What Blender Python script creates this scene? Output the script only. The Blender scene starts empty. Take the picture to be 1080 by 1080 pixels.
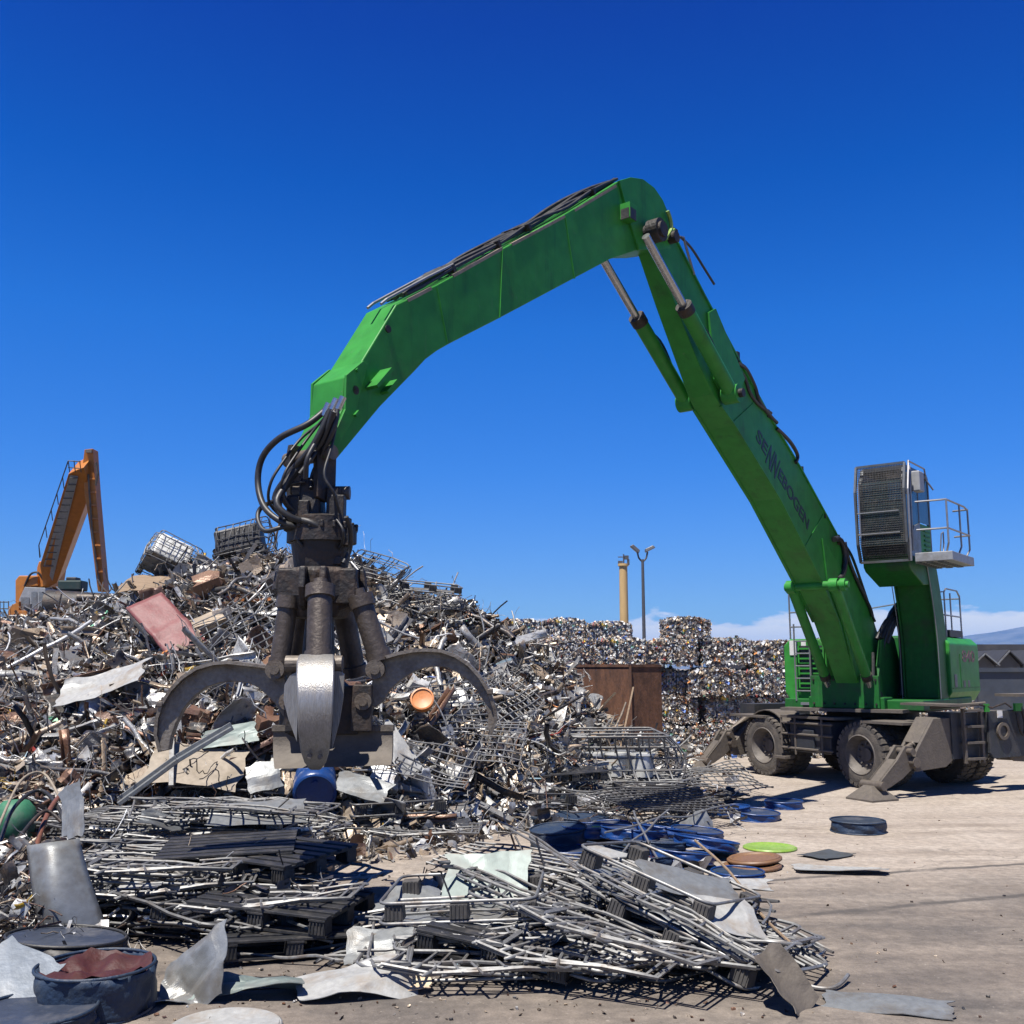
import bpy, math, random
import numpy as np
from mathutils import Vector, Matrix, noise
V = Vector
R = math.radians
PI = math.pi
random.seed(7)
scene = bpy.context.scene
COL = scene.collection

# ---------------------------------------------------------------- camera
CAMH = 2.2
FOC = 1080.0
TH = math.atan(165 / FOC)
cd = bpy.data.cameras.new('camera')
cam = bpy.data.objects.new('camera', cd)
COL.objects.link(cam)
cam.location = (0, 0, CAMH)
cam.rotation_euler = (PI / 2 + TH, 0, 0)
cd.lens = 36
cd.sensor_width = 36
cd.clip_start = 0.1
cd.clip_end = 20000
scene.camera = cam


def ray(px, py):
    u = (px - 540) / FOC
    v = (540 - py) / FOC
    return V((u, math.cos(TH) - v * math.sin(TH), math.sin(TH) + v * math.cos(TH)))


def P(px, py, Y):
    d = ray(px, py)
    return V((0, 0, CAMH)) + d * (Y / d.y)


def G(px, py, z=0.0):
    d = ray(px, py)
    return V((0, 0, CAMH)) + d * ((z - CAMH) / d.z)


def topx(p):
    x, y, z = p[0], p[1], p[2] - CAMH
    yy = y * math.cos(TH) + z * math.sin(TH)
    zz = -y * math.sin(TH) + z * math.cos(TH)
    return 540 + FOC * x / yy, 540 - FOC * zz / yy


# ---------------------------------------------------------------- materials
ALB = 0.76      # overall reflectance of the dusty metal and plastic


def new_mat(name):
    m = bpy.data.materials.new(name)
    m.use_nodes = True
    nt = m.node_tree
    return m, nt, nt.nodes['Principled BSDF']


def mat(name, col, rough=0.5, metal=0.0, dirt=None, amt=0.5, scale=3.0, bump=0.0, bscale=30.0,
        var=0.15, stretch=(1, 1, 1), streak=False, coord='Object', rvar=0.15):
    """painted / metal surface with tonal variation, wear patches in a second colour and fine bump"""
    m, nt, b = new_mat(name)
    if 'green_paint' not in name:
        col = tuple(c * ALB for c in col)
        dirt = tuple(c * ALB for c in dirt) if dirt else None
    N, L = nt.nodes, nt.links
    tc = N.new('ShaderNodeTexCoord')
    mp = N.new('ShaderNodeMapping')
    mp.inputs['Scale'].default_value = stretch
    L.new(tc.outputs[coord], mp.inputs['Vector'])
    n1 = N.new('ShaderNodeTexNoise')
    n1.inputs['Scale'].default_value = scale
    n1.inputs['Detail'].default_value = 8
    n1.inputs['Roughness'].default_value = 0.65
    L.new(mp.outputs[0], n1.inputs['Vector'])
    n2 = N.new('ShaderNodeTexNoise')
    n2.inputs['Scale'].default_value = scale * 4.7
    n2.inputs['Detail'].default_value = 6
    L.new(mp.outputs[0], n2.inputs['Vector'])
    c1 = tuple(max(0, c * (1 - var)) for c in col) + (1,)
    c2 = tuple(min(1, c * (1 + var)) for c in col) + (1,)
    r1 = N.new('ShaderNodeValToRGB')
    r1.color_ramp.elements[0].position = 0.3
    r1.color_ramp.elements[1].position = 0.7
    r1.color_ramp.elements[0].color = c1
    r1.color_ramp.elements[1].color = c2
    L.new(n2.outputs[0], r1.inputs[0])
    out = r1.outputs[0]
    if dirt is not None:
        r2 = N.new('ShaderNodeValToRGB')
        r2.color_ramp.elements[0].position = 0.62 - 0.3 * amt
        r2.color_ramp.elements[1].position = 0.72 - 0.12 * amt
        r2.color_ramp.elements[0].color = (0, 0, 0, 1)
        r2.color_ramp.elements[1].color = (1, 1, 1, 1)
        L.new(n1.outputs[0], r2.inputs[0])
        mx = N.new('ShaderNodeMix')
        mx.data_type = 'RGBA'
        ml = N.new('ShaderNodeMath')
        ml.operation = 'MULTIPLY'
        ml.inputs[1].default_value = min(1, 0.4 + amt * 0.6)
        L.new(r2.outputs[0], ml.inputs[0])
        L.new(ml.outputs[0], mx.inputs['Factor'])
        L.new(out, mx.inputs['A'])
        mx.inputs['B'].default_value = tuple(dirt) + (1,)
        out = mx.outputs['Result']
    if streak:
        # grease and rain streaks, rub marks and dust
        for sc_, st_, lo_, hi_, c_, a_ in ((1.0, (5, 5, .45), .54, .70, (.012, .030, .014), .38), (2.2, (7, 7, .6), .58, .72, (.16, .16, .11), .16), (9.0, (1, 1, 1), .63, .70, (.14, .13, .10), .42)):
            m3 = N.new('ShaderNodeMapping')
            m3.inputs['Scale'].default_value = st_
            L.new(tc.outputs[coord], m3.inputs['Vector'])
            n3 = N.new('ShaderNodeTexNoise')
            n3.inputs['Scale'].default_value = sc_
            n3.inputs['Detail'].default_value = 9
            n3.inputs['Roughness'].default_value = 0.7
            L.new(m3.outputs[0], n3.inputs['Vector'])
            r3 = N.new('ShaderNodeValToRGB')
            r3.color_ramp.elements[0].position = lo_
            r3.color_ramp.elements[1].position = hi_
            r3.color_ramp.elements[0].color = (0, 0, 0, 1)
            r3.color_ramp.elements[1].color = (a_, a_, a_, 1)
            L.new(n3.outputs[0], r3.inputs[0])
            x3 = N.new('ShaderNodeMix')
            x3.data_type = 'RGBA'
            L.new(r3.outputs[0], x3.inputs['Factor'])
            L.new(out, x3.inputs['A'])
            x3.inputs['B'].default_value = c_ + (1,)
            out = x3.outputs['Result']
    L.new(out, b.inputs['Base Color'])
    mr = N.new('ShaderNodeMapRange')
    mr.inputs['To Min'].default_value = max(0.05, rough - rvar)
    mr.inputs['To Max'].default_value = min(1, rough + rvar)
    L.new(n1.outputs[0], mr.inputs['Value'])
    L.new(mr.outputs[0], b.inputs['Roughness'])
    b.inputs['Metallic'].default_value = metal
    if bump:
        nb = N.new('ShaderNodeTexNoise')
        nb.inputs['Scale'].default_value = bscale
        nb.inputs['Detail'].default_value = 5
        L.new(mp.outputs[0], nb.inputs['Vector'])
        bp = N.new('ShaderNodeBump')
        bp.inputs['Strength'].default_value = bump
        bp.inputs['Distance'].default_value = 0.02
        L.new(nb.outputs[0], bp.inputs['Height'])
        L.new(bp.outputs[0], b.inputs['Normal'])
    return m


def vcol_mat(name, rough=0.45, metal=0.3, scale=9.0, dirt=(0.16, 0.11, 0.07), amt=0.35, bump=0.4):
    """material that takes each fragment's own paint/metal colour from a mesh attribute"""
    m, nt, b = new_mat(name)
    N, L = nt.nodes, nt.links
    a = N.new('ShaderNodeAttribute')
    a.attribute_name = 'Col'
    tc = N.new('ShaderNodeTexCoord')
    n1 = N.new('ShaderNodeTexNoise')
    n1.inputs['Scale'].default_value = scale
    n1.inputs['Detail'].default_value = 7
    n1.inputs['Roughness'].default_value = 0.7
    L.new(tc.outputs['Object'], n1.inputs['Vector'])
    r = N.new('ShaderNodeValToRGB')
    r.color_ramp.elements[0].position = 0.5
    r.color_ramp.elements[1].position = 0.66
    r.color_ramp.elements[0].color = (0, 0, 0, 1)
    r.color_ramp.elements[1].color = (amt * 2, amt * 2, amt * 2, 1)
    L.new(n1.outputs[0], r.inputs[0])
    mx = N.new('ShaderNodeMix')
    mx.data_type = 'RGBA'
    L.new(r.outputs[0], mx.inputs['Factor'])
    L.new(a.outputs['Color'], mx.inputs['A'])
    mx.inputs['B'].default_value = tuple(dirt) + (1,)
    L.new(mx.outputs['Result'], b.inputs['Base Color'])
    b.inputs['Roughness'].default_value = rough
    b.inputs['Metallic'].default_value = metal
    if bump:
        nb = N.new('ShaderNodeTexNoise')
        nb.inputs['Scale'].default_value = scale * 3
        nb.inputs['Detail'].default_value = 4
        L.new(tc.outputs['Object'], nb.inputs['Vector'])
        bp = N.new('ShaderNodeBump')
        bp.inputs['Strength'].default_value = bump
        bp.inputs['Distance'].default_value = 0.02
        L.new(nb.outputs[0], bp.inputs['Height'])
        L.new(bp.outputs[0], b.inputs['Normal'])
    return m


M = {}
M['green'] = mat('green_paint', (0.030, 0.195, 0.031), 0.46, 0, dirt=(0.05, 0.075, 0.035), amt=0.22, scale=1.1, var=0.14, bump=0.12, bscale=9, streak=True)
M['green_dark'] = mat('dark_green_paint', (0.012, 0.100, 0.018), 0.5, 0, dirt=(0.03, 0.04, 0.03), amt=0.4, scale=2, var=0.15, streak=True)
M['chrome'] = mat('rod_steel', (0.55, 0.55, 0.55), 0.25, 0.9, scale=4, var=0.1)
M['black_rubber'] = mat('hose_rubber', (0.018, 0.018, 0.02), 0.5, 0, dirt=(0.07, 0.06, 0.05), amt=0.3, scale=12)
M['grime'] = mat('greasy_black_steel', (0.022, 0.019, 0.018), 0.6, 0.2, dirt=(0.09, 0.055, 0.035), amt=0.5, scale=5, bump=0.5, bscale=25)
M['worn_steel'] = mat('worn_brown_steel', (0.15, 0.125, 0.10), 0.55, 0.3, dirt=(0.10, 0.072, 0.052), amt=0.55, scale=4, bump=0.35, bscale=30)
M['rusty_steel'] = mat('rusty_steel', (0.17, 0.078, 0.043), 0.8, 0.05, dirt=(0.035, 0.02, 0.016), amt=0.6, scale=2.2, bump=0.4, var=0.25, stretch=(1, 1, 0.45))
M['polished'] = mat('scoured_steel', (0.34, 0.33, 0.315), 0.45, 0.6, dirt=(0.28, 0.25, 0.21), amt=0.4, scale=3, bump=0.25, bscale=20, stretch=(6, 6, 0.7))
M['galv'] = mat('galvanised_tube', (0.235, 0.235, 0.23), 0.48, 0.4, dirt=(0.12, 0.085, 0.06), amt=0.45, scale=7, var=0.2)
M['galv_dark'] = mat('dull_zinc_tube', (0.13, 0.13, 0.13), 0.5, 0.45, dirt=(0.09, 0.075, 0.06), amt=0.5, scale=7, var=0.25)
M['sheet'] = mat('zinc_sheet', (0.24, 0.25, 0.25), 0.45, 0.35, dirt=(0.15, 0.125, 0.095), amt=0.45, scale=3.5, bump=0.12, bscale=110, var=0.16)
M['sheet_dark'] = mat('dull_steel_sheet', (0.13, 0.14, 0.15), 0.45, 0.45, dirt=(0.09, 0.08, 0.07), amt=0.5, scale=3.5, bump=0.12, bscale=110, var=0.15)
M['sheet_pale'] = mat('pale_blue_sheet', (0.13, 0.155, 0.19), 0.35, 0.2, dirt=(0.22, 0.22, 0.22), amt=0.3, scale=2.5, bump=0.05)
M['sheet_white'] = mat('chalky_white_sheet', (0.37, 0.37, 0.355), 0.5, 0.1, dirt=(0.26, 0.20, 0.14), amt=0.42, scale=4, bump=0.1, bscale=110)
M['sheet_cream'] = mat('cream_coated_sheet', (0.62, 0.50, 0.34), 0.5, 0.05, dirt=(0.30, 0.10, 0.05), amt=0.4, scale=2.2)
M['sheet_tan'] = mat('tan_board', (0.30, 0.25, 0.19), 0.7, 0.05, dirt=(0.2, 0.16, 0.11), amt=0.5, scale=3)
M['sheet_teal'] = mat('faded_teal_sheet', (0.17, 0.21, 0.195), 0.5, 0.2, dirt=(0.2, 0.19, 0.17), amt=0.4, scale=3)
M['sheet_red'] = mat('faded_red_paint', (0.19, 0.055, 0.055), 0.6, 0, dirt=(0.30, 0.20, 0.18), amt=0.32, scale=3.2, bump=0.25)
M['plastic_black'] = mat('black_plastic', (0.02, 0.02, 0.021), 0.55, 0, dirt=(0.09, 0.08, 0.07), amt=0.42, scale=6, bump=0.2)
M['block_grey'] = mat('dusty_black_block', (0.05, 0.047, 0.045), 0.7, 0, dirt=(0.13, 0.115, 0.10), amt=0.5, scale=9, bump=0.3, stretch=(1, 1, 0.3))
M['blue'] = mat('blue_plastic', (0.007, 0.045, 0.18), 0.38, 0, dirt=(0.03, 0.05, 0.13), amt=0.4, scale=5, bump=0.15)
M['navy'] = mat('navy_fabric', (0.012, 0.030, 0.065), 0.6, 0, dirt=(0.05, 0.06, 0.07), amt=0.4, scale=6, bump=0.4)
M['disc_grey'] = mat('scuffed_dark_disc', (0.035, 0.045, 0.07), 0.4, 0, dirt=(0.12, 0.12, 0.13), amt=0.45, scale=4, bump=0.1)
M['red_fabric'] = mat('dark_red_cloth', (0.05, 0.006, 0.005), 0.65, 0, dirt=(0.04, 0.008, 0.007), amt=0.5, scale=6, bump=0.3)
M['lime'] = mat('lime_plastic', (0.22, 0.36, 0.05), 0.4, 0, dirt=(0.30, 0.38, 0.12), amt=0.4, scale=6)
M['brown'] = mat('brown_plastic', (0.20, 0.105, 0.05), 0.5, 0, dirt=(0.18, 0.10, 0.06), amt=0.4, scale=6)
M['orange_disc'] = mat('orange_cap', (0.62, 0.22, 0.06), 0.5, 0, dirt=(0.4, 0.2, 0.1), amt=0.4, scale=6)
M['orange'] = mat('orange_paint', (0.50, 0.175, 0.020), 0.5, 0, dirt=(0.30, 0.15, 0.05), amt=0.35, scale=1.2, var=0.12)
M['grey_panel'] = mat('pale_grey_panel', (0.32, 0.33, 0.34), 0.5, 0, dirt=(0.3, 0.28, 0.25), amt=0.3, scale=2)
M['chassis'] = mat('grey_chassis_paint', (0.032, 0.036, 0.044), 0.6, 0.1, dirt=(0.085, 0.07, 0.056), amt=0.45, scale=2.4, bump=0.3, streak=True)
M['dusty'] = mat('dusty_steel', (0.125, 0.105, 0.084), 0.75, 0.1, dirt=(0.10, 0.085, 0.075), amt=0.5, scale=2.6, bump=0.3)
M['tyre'] = mat('dusty_tyre', (0.075, 0.066, 0.057), 0.9, 0, dirt=(0.15, 0.125, 0.10), amt=0.55, scale=6, bump=0.5, bscale=40)
M['rim'] = mat('dusty_rim', (0.14, 0.122, 0.105), 0.7, 0.1, dirt=(0.07, 0.062, 0.055), amt=0.5, scale=5)
M['rail'] = mat('rail_steel', (0.28, 0.28, 0.29), 0.4, 0.5, var=0.1)
M['platform'] = mat('platform_plate', (0.33, 0.34, 0.35), 0.5, 0.3, dirt=(0.2, 0.18, 0.16), amt=0.3)
M['container'] = mat('slate_container', (0.045, 0.055, 0.072), 0.6, 0.05, dirt=(0.09, 0.085, 0.08), amt=0.4, scale=1.0)
M['dark_roof'] = mat('dark_roofing', (0.035, 0.036, 0.042), 0.7, 0, dirt=(0.08, 0.075, 0.07), amt=0.4, scale=0.5)
M['wall_drab'] = mat('drab_cladding', (0.10, 0.098, 0.09), 0.8, 0, dirt=(0.16, 0.14, 0.12), amt=0.4, scale=0.4)
M['white_trim'] = mat('white_trim', (0.62, 0.62, 0.6), 0.6, 0)
M['pole_beige'] = mat('beige_pole_paint', (0.60, 0.40, 0.17), 0.6, 0, dirt=(0.45, 0.32, 0.18), amt=0.35, scale=0.8, stretch=(1, 1, 0.3))
M['pole_grey'] = mat('grey_pole', (0.12, 0.12, 0.125), 0.5, 0.4)
M['white_plastic'] = mat('white_plastic', (0.72, 0.72, 0.68), 0.45, 0, dirt=(0.5, 0.46, 0.4), amt=0.35, scale=4)
M['wood'] = mat('weathered_wood', (0.27, 0.19, 0.12), 0.8, 0, dirt=(0.16, 0.11, 0.07), amt=0.5, scale=3, stretch=(1, 8, 1), bump=0.4)
M['copper'] = mat('copper_hose', (0.22, 0.085, 0.05), 0.5, 0.3, dirt=(0.10, 0.05, 0.03), amt=0.4, scale=6)
M['letter'] = mat('black_lettering', (0.015, 0.02, 0.03), 0.5, 0)
M['letter_dark_red'] = mat('dull_red_lettering', (0.16, 0.05, 0.05), 0.5, 0)
M['sticker'] = mat('white_sticker', (0.7, 0.7, 0.68), 0.5, 0, dirt=(0.6, 0.25, 0.1), amt=0.2, scale=14)
M['scrap'] = vcol_mat('mixed_scrap', 0.42, 0.32)
M['bale'] = vcol_mat('bale_scrap', 0.55, 0.15, scale=14, amt=0.3)
M['core'] = mat('heap_dirt', (0.045, 0.038, 0.032), 0.9, 0, dirt=(0.09, 0.07, 0.05), amt=0.5, scale=3, bump=0.8, bscale=8)


def glass_mat():
    m, nt, b = new_mat('cab_glass')
    b.inputs['Base Color'].default_value = (0.10, 0.16, 0.18, 1)
    b.inputs['Roughness'].default_value = 0.06
    b.inputs['Metallic'].default_value = 0.0
    b.inputs['Transmission Weight'].default_value = 0.55
    b.inputs['IOR'].default_value = 1.3
    return m


M['glass'] = glass_mat()
for k_ in ('green', 'green_dark'):
    M[k_].node_tree.nodes['Principled BSDF'].inputs['Specular IOR Level'].default_value = 0.22


# ---------------------------------------------------------------- mesh builder
class MB:
    def __init__(s):
        s.v = []
        s.f = []
        s.m = []
        s.c = None
        s.mi = 0

    def add(s, vs, fs):
        o = len(s.v)
        s.v.extend([tuple(p) for p in vs])
        for f in fs:
            s.f.append(tuple(i + o for i in f))
            s.m.append(s.mi)

    def box(s, c, size, ax=None, taper=1.0):
        X, Y, Z = ax or (V((1, 0, 0)), V((0, 1, 0)), V((0, 0, 1)))
        c = V(c)
        hx, hy, hz = [q / 2 for q in size]
        vs = []
        for k, zz in enumerate((-hz, hz)):
            t = taper if k else 1.0
            for a, b in ((-1, -1), (1, -1), (1, 1), (-1, 1)):
                vs.append(c + X * (a * hx * t) + Y * (b * hy * t) + Z * zz)
        s.add(vs, [(0, 3, 2, 1), (4, 5, 6, 7), (0, 1, 5, 4), (1, 2, 6, 5), (2, 3, 7, 6), (3, 0, 4, 7)])

    def bar(s, p0, p1, w, h, up=V((0, 0, 1))):
        p0, p1 = V(p0), V(p1)
        d = p1 - p0
        L = d.length
        if L < 1e-6:
            return
        d.normalize()
        y = up.cross(d)
        if y.length < 1e-4:
            y = V((1, 0, 0)).cross(d)
        y.normalize()
        z = d.cross(y)
        s.box((p0 + p1) / 2, (L, w, h), (d, y, z))

    def tube(s, pts, r, n=6, cap=True, rr=None):
        pts = [V(p) for p in pts]
        k = len(pts)
        up = None
        rings = []
        for i, p in enumerate(pts):
            t = (pts[min(i + 1, k - 1)] - pts[max(i - 1, 0)])
            if t.length < 1e-9:
                t = V((0, 0, 1))
            t.normalize()
            if up is None:
                a = V((0, 0, 1)) if abs(t.z) < 0.9 else V((1, 0, 0))
                up = (a - t * a.dot(t)).normalized()
            else:
                up = (up - t * up.dot(t))
                if up.length < 1e-5:
                    up = t.orthogonal()
                up.normalize()
            q = t.cross(up)
            rad = rr[i] if rr else r
            rings.append([p + (up * math.cos(2 * PI * j / n) + q * math.sin(2 * PI * j / n)) * rad for j in range(n)])
        vs = [p for rg in rings for p in rg]
        fs = []
        for i in range(k - 1):
            for j in range(n):
                fs.append((i * n + j, i * n + (j + 1) % n, (i + 1) * n + (j + 1) % n, (i + 1) * n + j))
        if cap:
            fs.append(tuple(range(n - 1, -1, -1)))
            fs.append(tuple((k - 1) * n + j for j in range(n)))
        s.add(vs, fs)

    def cyl(s, p0, p1, r0, r1=None, n=20):
        s.tube([p0, p1], r0, n, True, [r0, r0 if r1 is None else r1])

    def lathe(s, prof, o=(0, 0, 0), ax=None, n=32, a0=0, a1=2 * PI, wob=0, seed=0):
        """prof: (r, h) list round axis Z of ax"""
        X, Y, Z = ax or (V((1, 0, 0)), V((0, 1, 0)), V((0, 0, 1)))
        o = V(o)
        k = len(prof)
        full = abs(a1 - a0 - 2 * PI) < 1e-6
        m = n if full else n + 1
        vs = []
        for j in range(m):
            a = a0 + (a1 - a0) * j / n
            for i, (r, h) in enumerate(prof):
                if wob and r > 0.02:
                    r = r + wob * noise.noise(V((math.cos(a) * 2.5, math.sin(a) * 2.5, seed + h * 9)))
                vs.append(o + (X * math.cos(a) + Y * math.sin(a)) * r + Z * h)
        fs = []
        for j in range(n):
            j2 = (j + 1) % m
            for i in range(k - 1):
                fs.append((j * k + i, j2 * k + i, j2 * k + i + 1, j * k + i + 1))
        s.add(vs, fs)

    def prism(s, near, off):
        """near: planar loop of points, extruded by the vector off"""
        n = len(near)
        off = V(off)
        vs = [V(p) for p in near] + [V(p) + off for p in near]
        fs = [tuple(range(n)), tuple(range(2 * n - 1, n - 1, -1))]
        for i in range(n):
            j = (i + 1) % n
            fs.append((i, i + n, j + n, j))
        s.add(vs, fs)

    def grid(s, fn, nu, nv):
        vs = [fn(i / nu, j / nv) for j in range(nv + 1) for i in range(nu + 1)]
        fs = [(j * (nu + 1) + i, j * (nu + 1) + i + 1, (j + 1) * (nu + 1) + i + 1, (j + 1) * (nu + 1) + i)
              for j in range(nv) for i in range(nu)]
        s.add(vs, fs)

    def pieces(s, pad=0.012):
        """the separate solids in this mesh (islands whose boxes touch stay together)"""
        n = len(s.v)
        par = list(range(n))

        def fd(i):
            while par[i] != i:
                par[i] = par[par[i]]
                i = par[i]
            return i
        for f in s.f:
            a = fd(f[0])
            for q in f[1:]:
                par[fd(q)] = a
        isl = {}
        for i in range(n):
            isl.setdefault(fd(i), []).append(i)
        boxes = []
        for k, ix in isl.items():
            P_ = [s.v[i] for i in ix]
            boxes.append([[min(p[a] for p in P_) - pad for a in range(3)], [max(p[a] for p in P_) + pad for a in range(3)], {k}])
        ch = True
        while ch:
            ch = False
            for i in range(len(boxes)):
                for j in range(i + 1, len(boxes)):
                    A, B = boxes[i], boxes[j]
                    if all(A[0][a] <= B[1][a] and B[0][a] <= A[1][a] for a in range(3)):
                        A[0] = [min(A[0][a], B[0][a]) for a in range(3)]
                        A[1] = [max(A[1][a], B[1][a]) for a in range(3)]
                        A[2] |= B[2]
                        boxes.pop(j)
                        ch = True
                        break
                if ch:
                    break
        out = []
        for bx in boxes:
            m = MB()
            mp_ = {}
            for f in s.f:
                if fd(f[0]) in bx[2]:
                    m.f.append(tuple(mp_.setdefault(i, len(mp_)) for i in f))
                    m.m.append(0)
            m.v = [None] * len(mp_)
            for i, j in mp_.items():
                m.v[j] = s.v[i]
            out.append(m)
        return out

    def build(s, name, mats, parent=None, origin=None, smooth=None, bevel=0, solid=0, subsurf=0):
        if not isinstance(mats, (list, tuple)):
            mats = [mats]
        if origin is None:
            origin = V((0, 0, 0))
            q = parent
            while q is not None:
                origin = origin + q.location
                q = q.parent
        origin = V(origin)
        me = bpy.data.meshes.new(name)
        me.from_pydata([(x - origin.x, y - origin.y, z - origin.z) for x, y, z in s.v], [], s.f)
        for m in mats:
            me.materials.append(m)
        if any(s.m):
            me.polygons.foreach_set('material_index', s.m)
        me.update()
        # consistent normals
        import bmesh
        bm = bmesh.new()
        bm.from_mesh(me)
        bmesh.ops.recalc_face_normals(bm, faces=bm.faces)
        bm.to_mesh(me)
        bm.free()
        if smooth is not None:
            me.shade_smooth()
            me.set_sharp_from_angle(angle=R(smooth))
        o = bpy.data.objects.new(name, me)
        COL.objects.link(o)
        if parent is not None:
            o.parent = parent
        else:
            o.location = origin
        if solid:
            md = o.modifiers.new('thickness', 'SOLIDIFY')
            md.thickness = solid
            md.offset = 0
        if bevel:
            md = o.modifiers.new('bevel', 'BEVEL')
            md.width = bevel
            md.segments = 2
            md.limit_method = 'ANGLE'
            md.angle_limit = R(40)
            md.harden_normals = False
        if subsurf:
            md = o.modifiers.new('subdivision', 'SUBSURF')
            md.levels = md.render_levels = subsurf
        return o


MULTI = {'cheek_plate', 'cylinder_collar', 'hose_clamp', 'valve_block', 'pin', 'bracket', 'fitting', 'side_plate', 'pivot_pin', 'tine_lug', 'hose_fitting', 'hanger_link',
         'sticker', 'boom_flange', 'gland', 'column_flange', 'boom_foot_bracket', 'pin_cap', 'green_bracket', 'tine_bolt', 'lifting_hook', 'deck_plate', 'top_plate', 'worn_edge', 'conduit',
         'hydraulic_hose', 'wiper_rail', 'grab_rail', 'cab_badge', 'window', 'chain_hook', 'lamp_lens', 'tine_arm', 'hanger_pin', 'hose_guard_rail', 'under_tray', 'lower_hub', 'tine_shell',
         'outrigger_cylinder', 'deck_box', 'work_light', 'instrument_head'}


def build_multi(mb, name, m, parent, **k):
    if name in MULTI:
        ps = mb.pieces()
        if len(ps) > 1:
            return [q.build(name, m, parent, **k) for q in ps][0]
    return mb.build(name, m, parent, **k)


def tag(o, label=None, cat=None, group=None, kind=None):
    if label:
        o['label'] = label
    if cat:
        o['category'] = cat
    if group:
        o['group'] = group
    if kind:
        o['kind'] = kind
    return o


def empty(name, loc, label=None, cat=None, group=None, rz=0):
    o = bpy.data.objects.new(name, None)
    COL.objects.link(o)
    o.location = loc
    o.rotation_euler = (0, 0, rz)
    o.empty_display_size = 0.3
    tag(o, label, cat, group)
    return o


KIDS = {}


def copy_tree(o, parent=None):
    c = o.copy()
    COL.objects.link(c)
    if parent is not None:
        c.parent = parent
    for ch in [q for q in KIDS.get(o.name, [])]:
        copy_tree(ch, c)
    return c


def remember(root):
    KIDS[root.name] = list(root.children)
    for c in root.children:
        KIDS[c.name] = list(c.children)


def smoothpath(pts, sub=6):
    pts = [V(p) for p in pts]
    out = []
    for i in range(len(pts) - 1):
        p0 = pts[max(i - 1, 0)]
        p1 = pts[i]
        p2 = pts[i + 1]
        p3 = pts[min(i + 2, len(pts) - 1)]
        for k in range(sub):
            t = k / sub
            out.append(0.5 * ((2 * p1) + (p2 - p0) * t + (2 * p0 - 5 * p1 + 4 * p2 - p3) * t * t + (3 * p1 - p0 - 3 * p2 + p3) * t ** 3))
    out.append(pts[-1])
    return out


def text_obj(name, body, size, org, xd, yd, m, parent, shear=0.0, depth=0.004, sx=1.0, width=None):
    cu = bpy.data.curves.new('lettering', 'FONT')
    cu.body = body
    cu.size = size
    cu.extrude = depth / 2
    cu.shear = shear
    cu.offset = size * 0.02
    to = bpy.data.objects.new('lettering', cu)
    COL.objects.link(to)
    dg = bpy.context.evaluated_depsgraph_get()
    me = bpy.data.meshes.new_from_object(to.evaluated_get(dg))
    COL.objects.unlink(to)
    bpy.data.objects.remove(to)
    xd, yd = V(xd).normalized(), V(yd).normalized()
    zd = xd.cross(yd)
    base = V(org)
    q = parent
    while q is not None:
        base = base - q.location
        q = q.parent
    if width:
        xs = [v.co.x for v in me.vertices]
        sx = width / (max(xs) - min(xs))
        for v in me.vertices:
            v.co.x -= min(xs)
    for v in me.vertices:
        c = v.co.copy()
        v.co = base + xd * (c.x * sx) + yd * c.y + zd * c.z
    me.materials.clear()
    me.materials.append(m)
    me.name = name
    o = bpy.data.objects.new(name, me)
    COL.objects.link(o)
    o.parent = parent
    return o


def creases(seed, n=7, lo=.3, hi=1.0):
    """sheet-metal crumple: straight sharp folds in random directions"""
    rr = random.Random(seed)
    ks = []
    for i in range(n):
        a = rr.uniform(0, PI)
        ks.append((math.cos(a), math.sin(a), rr.uniform(-.45, .45), rr.uniform(lo, hi) * rr.choice((-1, 1)) / (1 + i * .35)))

    def f(u, v):
        z = 0
        for cx, cy, o, a in ks:
            z += a * abs((u - .5) * cx + (v - .5) * cy - o)
        return z
    return f

M['cyl_steel'] = mat('greasy_cylinder_steel', (0.095, 0.075, 0.06), 0.5, 0.35, dirt=(0.04, 0.03, 0.024), amt=0.5, scale=4, bump=0.35, bscale=30)
M['motor'] = mat('motor_paint', (0.012, 0.035, 0.03), 0.6, 0, dirt=(0.05, 0.05, 0.045), amt=0.4, scale=3)
M['tine_steel'] = mat('tine_steel', (0.23, 0.20, 0.165), 0.5, 0.35, dirt=(0.12, 0.09, 0.065), amt=0.5, scale=6, bump=0.3, bscale=40, var=.22)
# ---------------------------------------------------------------- world, sun
SUN = V((-0.215, -0.31, 0.925)).normalized()
el = math.asin(SUN.z)
az = math.atan2(SUN.x, SUN.y)
w = bpy.data.worlds.new('World')
scene.world = w
w.use_nodes = True
nt = w.node_tree
N, L = nt.nodes, nt.links
bg = N['Background']
sky = N.new('ShaderNodeTexSky')
sky.sky_type = 'NISHITA'
sky.sun_disc = False
sky.sun_elevation = el
sky.sun_rotation = az % (2 * PI)
sky.altitude = 1500
sky.air_density = 1.15
sky.dust_density = 0.25
sky.ozone_density = 4.0
hs = N.new('ShaderNodeHueSaturation')
hs.inputs['Saturation'].default_value = 1.0
hs.inputs['Hue'].default_value = 0.5
hs.inputs['Value'].default_value = 1.0
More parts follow.
